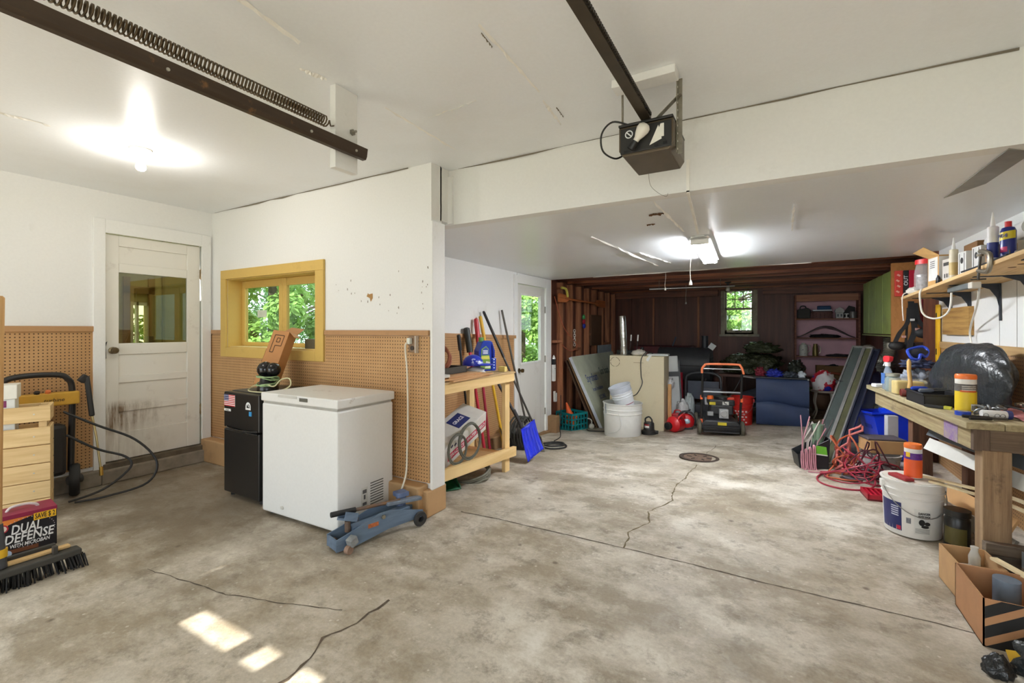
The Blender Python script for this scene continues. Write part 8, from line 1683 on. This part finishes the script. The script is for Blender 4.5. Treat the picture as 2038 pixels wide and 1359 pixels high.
for p, wd in (([(0.0, 0, 0.62), (0.01, -0.03, 0.45), (0.02, -0.05, 0.3), (-0.02, -0.06, 0.15), (0.0, -0.05, -0.02)], 0.05), ([(0.0, 0, 0.62), (-0.03, -0.02, 0.4), (-0.1, -0.04, 0.28), (-0.14, -0.05, 0.18)], 0.04), ([(0.03, 0, 0.6), (0.05, -0.03, 0.42), (0.1, -0.04, 0.34), (0.13, -0.04, 0.26)], 0.05), ([(-0.02, -0.02, 0.2), (0.03, -0.05, 0.12), (0.06, -0.05, 0.0)], 0.04), ([(-0.02, 0.02, 0.55), (-0.035, 0.0, 0.3), (-0.05, -0.02, 0.1)], 0.02)):
    P = catmull(p, 8); q = MB(); vs = []
    for i_, c in enumerate(P): vs += [tuple(c + Vector((-wd / 2, -0.006, 0))), tuple(c + Vector((wd / 2, -0.006, 0))), tuple(c + Vector((wd / 2, 0.006, 0))), tuple(c + Vector((-wd / 2, 0.006, 0)))]
    fs = [(4 * a + k, 4 * a + (k + 1) % 4, 4 * a + 4 + (k + 1) % 4, 4 * a + 4 + k) for a in range(len(P) - 1) for k in range(4)]
    q.add(vs, fs); q.build('strap', WEB, t)
for x, z, s_ in ((-0.13, 0.14, 1.0), (0.1, 0.28, 1.2), (0.02, 0.08, 0.9)): MB().sphere((x, -0.06, z), 0.06 * s_, 16, 10, (1.2, 0.5, 0.8)).build('pad', WEB, t, True)
for x, z in ((-0.07, 0.24), (0.04, 0.32), (0.0, 0.42)): MB().bb(x - 0.018, x + 0.018, -0.072, -0.05, z - 0.012, z + 0.012).build('buckle', mat((196, 150, 140) if z < 0.4 else (206, 206, 204), 0.4, 0.3), t, bevel=0.003)
for i, (c, x) in enumerate((((150, 34, 48), 1.37), ((34, 60, 150), 1.395))):
    tag(MB().tube([(x + 0.03, 6.42, 1.66), (x + 0.03, 6.42, 1.3)], 0.012, 8).build('hanging_cable', mat(c, 0.5), smooth=True), ['dark red cable hanging behind the harness', 'blue cable hanging behind the harness'][i], 'cable')
# ------------------------------------------------------------------ trees outside the windows
def leaf_mat(c):
    m = NT('leaf'); f = m.noise(3.0, 3)
    L = lin(c); m.l(m.ramp(f, [(0.3, tuple(v * 0.55 for v in L)), (0.7, tuple(min(1, v * 1.5) for v in L))]), m.b.inputs['Base Color'])
    m.b.inputs['Roughness'].default_value = 0.5
    tr = m.n('ShaderNodeBsdfTranslucent'); tr.inputs['Color'].default_value = (*[min(1, v * 1.6) for v in L], 1)
    mx = m.n('ShaderNodeMixShader'); mx.inputs['Fac'].default_value = 0.35
    m.l(m.b.outputs[0], mx.inputs[1]); m.l(tr.outputs[0], mx.inputs[2]); m.l(mx.outputs[0], m.out.inputs['Surface'])
    return m.m
LEAF = [leaf_mat((98, 134, 66)), leaf_mat((136, 166, 88)), leaf_mat((76, 112, 60))]
BARK = mat((92, 78, 62), 0.9, 0, 0.3, 14, 0.5)
def tree(label, loc, h, rad, k, seed, n=15000, group='trees outside the garage', ls=0.055, zc=0.52):
    rnd = random.Random(seed)
    t = thing('tree', label, 'tree', loc, 0, group)
    b = MB(); b.tube([(0, 0, -0.3), (0.04, 0.02, h * 0.3), (-0.03, 0.05, h * 0.6), (0, 0, h * 0.85)], [0.13, 0.1, 0.07, 0.03], 8)
    for i in range(7):
        a = rnd.uniform(0, 6.28); z = h * rnd.uniform(0.25, 0.7); L = rad * rnd.uniform(0.6, 0.9)
        b.tube([(0, 0, z), (math.cos(a) * L * 0.5, math.sin(a) * L * 0.5, z + L * 0.3), (math.cos(a) * L, math.sin(a) * L, z + L * 0.45)], [0.045, 0.03, 0.012], 6)
    b.build('trunk', BARK, t, True)
    lobes = []
    for i in range(26):
        a = rnd.uniform(0, 6.28); rr = rad * math.sqrt(rnd.random()) * 0.85; z = h * (zc + rnd.uniform(-0.48, 0.45))
        lobes.append((Vector((math.cos(a) * rr, math.sin(a) * rr, z)), rad * rnd.uniform(0.2, 0.42)))
    b = MB(); vs = []; fs = []
    for i in range(n):
        c, r = lobes[i % len(lobes)]
        d = Vector((rnd.gauss(0, 1), rnd.gauss(0, 1), rnd.gauss(0, 1))).normalized()
        p = c + d * r * rnd.uniform(0.7, 1.05)
        up = (d + Vector((rnd.uniform(-.7, .7), rnd.uniform(-.7, .7), 0.5))).normalized()
        e = up.orthogonal().normalized(); e = Matrix.Rotation(rnd.uniform(0, 6.28), 3, up) @ e; q = up.cross(e)
        s1 = ls * rnd.uniform(0.6, 1.4); s2 = s1 * 0.55
        o = len(vs); vs += [p - e * s1, p + q * s2, p + e * s1 - up * s1 * 0.35, p - q * s2]; fs.append((o, o + 1, o + 2, o + 3))
    b.add(vs, fs); f = b.build('foliage', LEAF[k], t); f['kind'] = 'stuff'
    return t
tree('bushy green tree seen through the yellow-framed window', (-7.3, 4.6, -0.55), 4.6, 1.2, 1, 1)
tree('dark leafy tree behind the left pane of the yellow-framed window', (-11.6, 5.4, -0.55), 6.0, 1.8, 2, 2)
tree('tall light-green tree in the right pane of the yellow-framed window', (-8.4, 7.4, -0.55), 5.6, 1.5, 0, 3)
tree('dense tree far behind the yellow-framed window', (-14.5, 9.6, -0.55), 7.0, 2.6, 2, 4)
tree('light-green tree behind the glass of the rear side door', (-5.6, 10.2, -0.55), 5.5, 1.6, 1, 5)
tree('leafy tree farther off behind the rear side door', (-7.4, 13.0, -0.55), 6.5, 2.2, 0, 6)
tree('bright green tree beyond the small sash window', (-1.1, 14.6, -0.55), 5.2, 1.5, 1, 7)
tree('darker tree farther beyond the small sash window', (-1.5, 19.0, -0.55), 6.5, 2.2, 2, 8)
tree('yellow-green tree seen through the porch window', (-9.3, 3.0, -0.55), 4.4, 0.8, 1, 9, 2500)
bpy.context.view_layer.update()
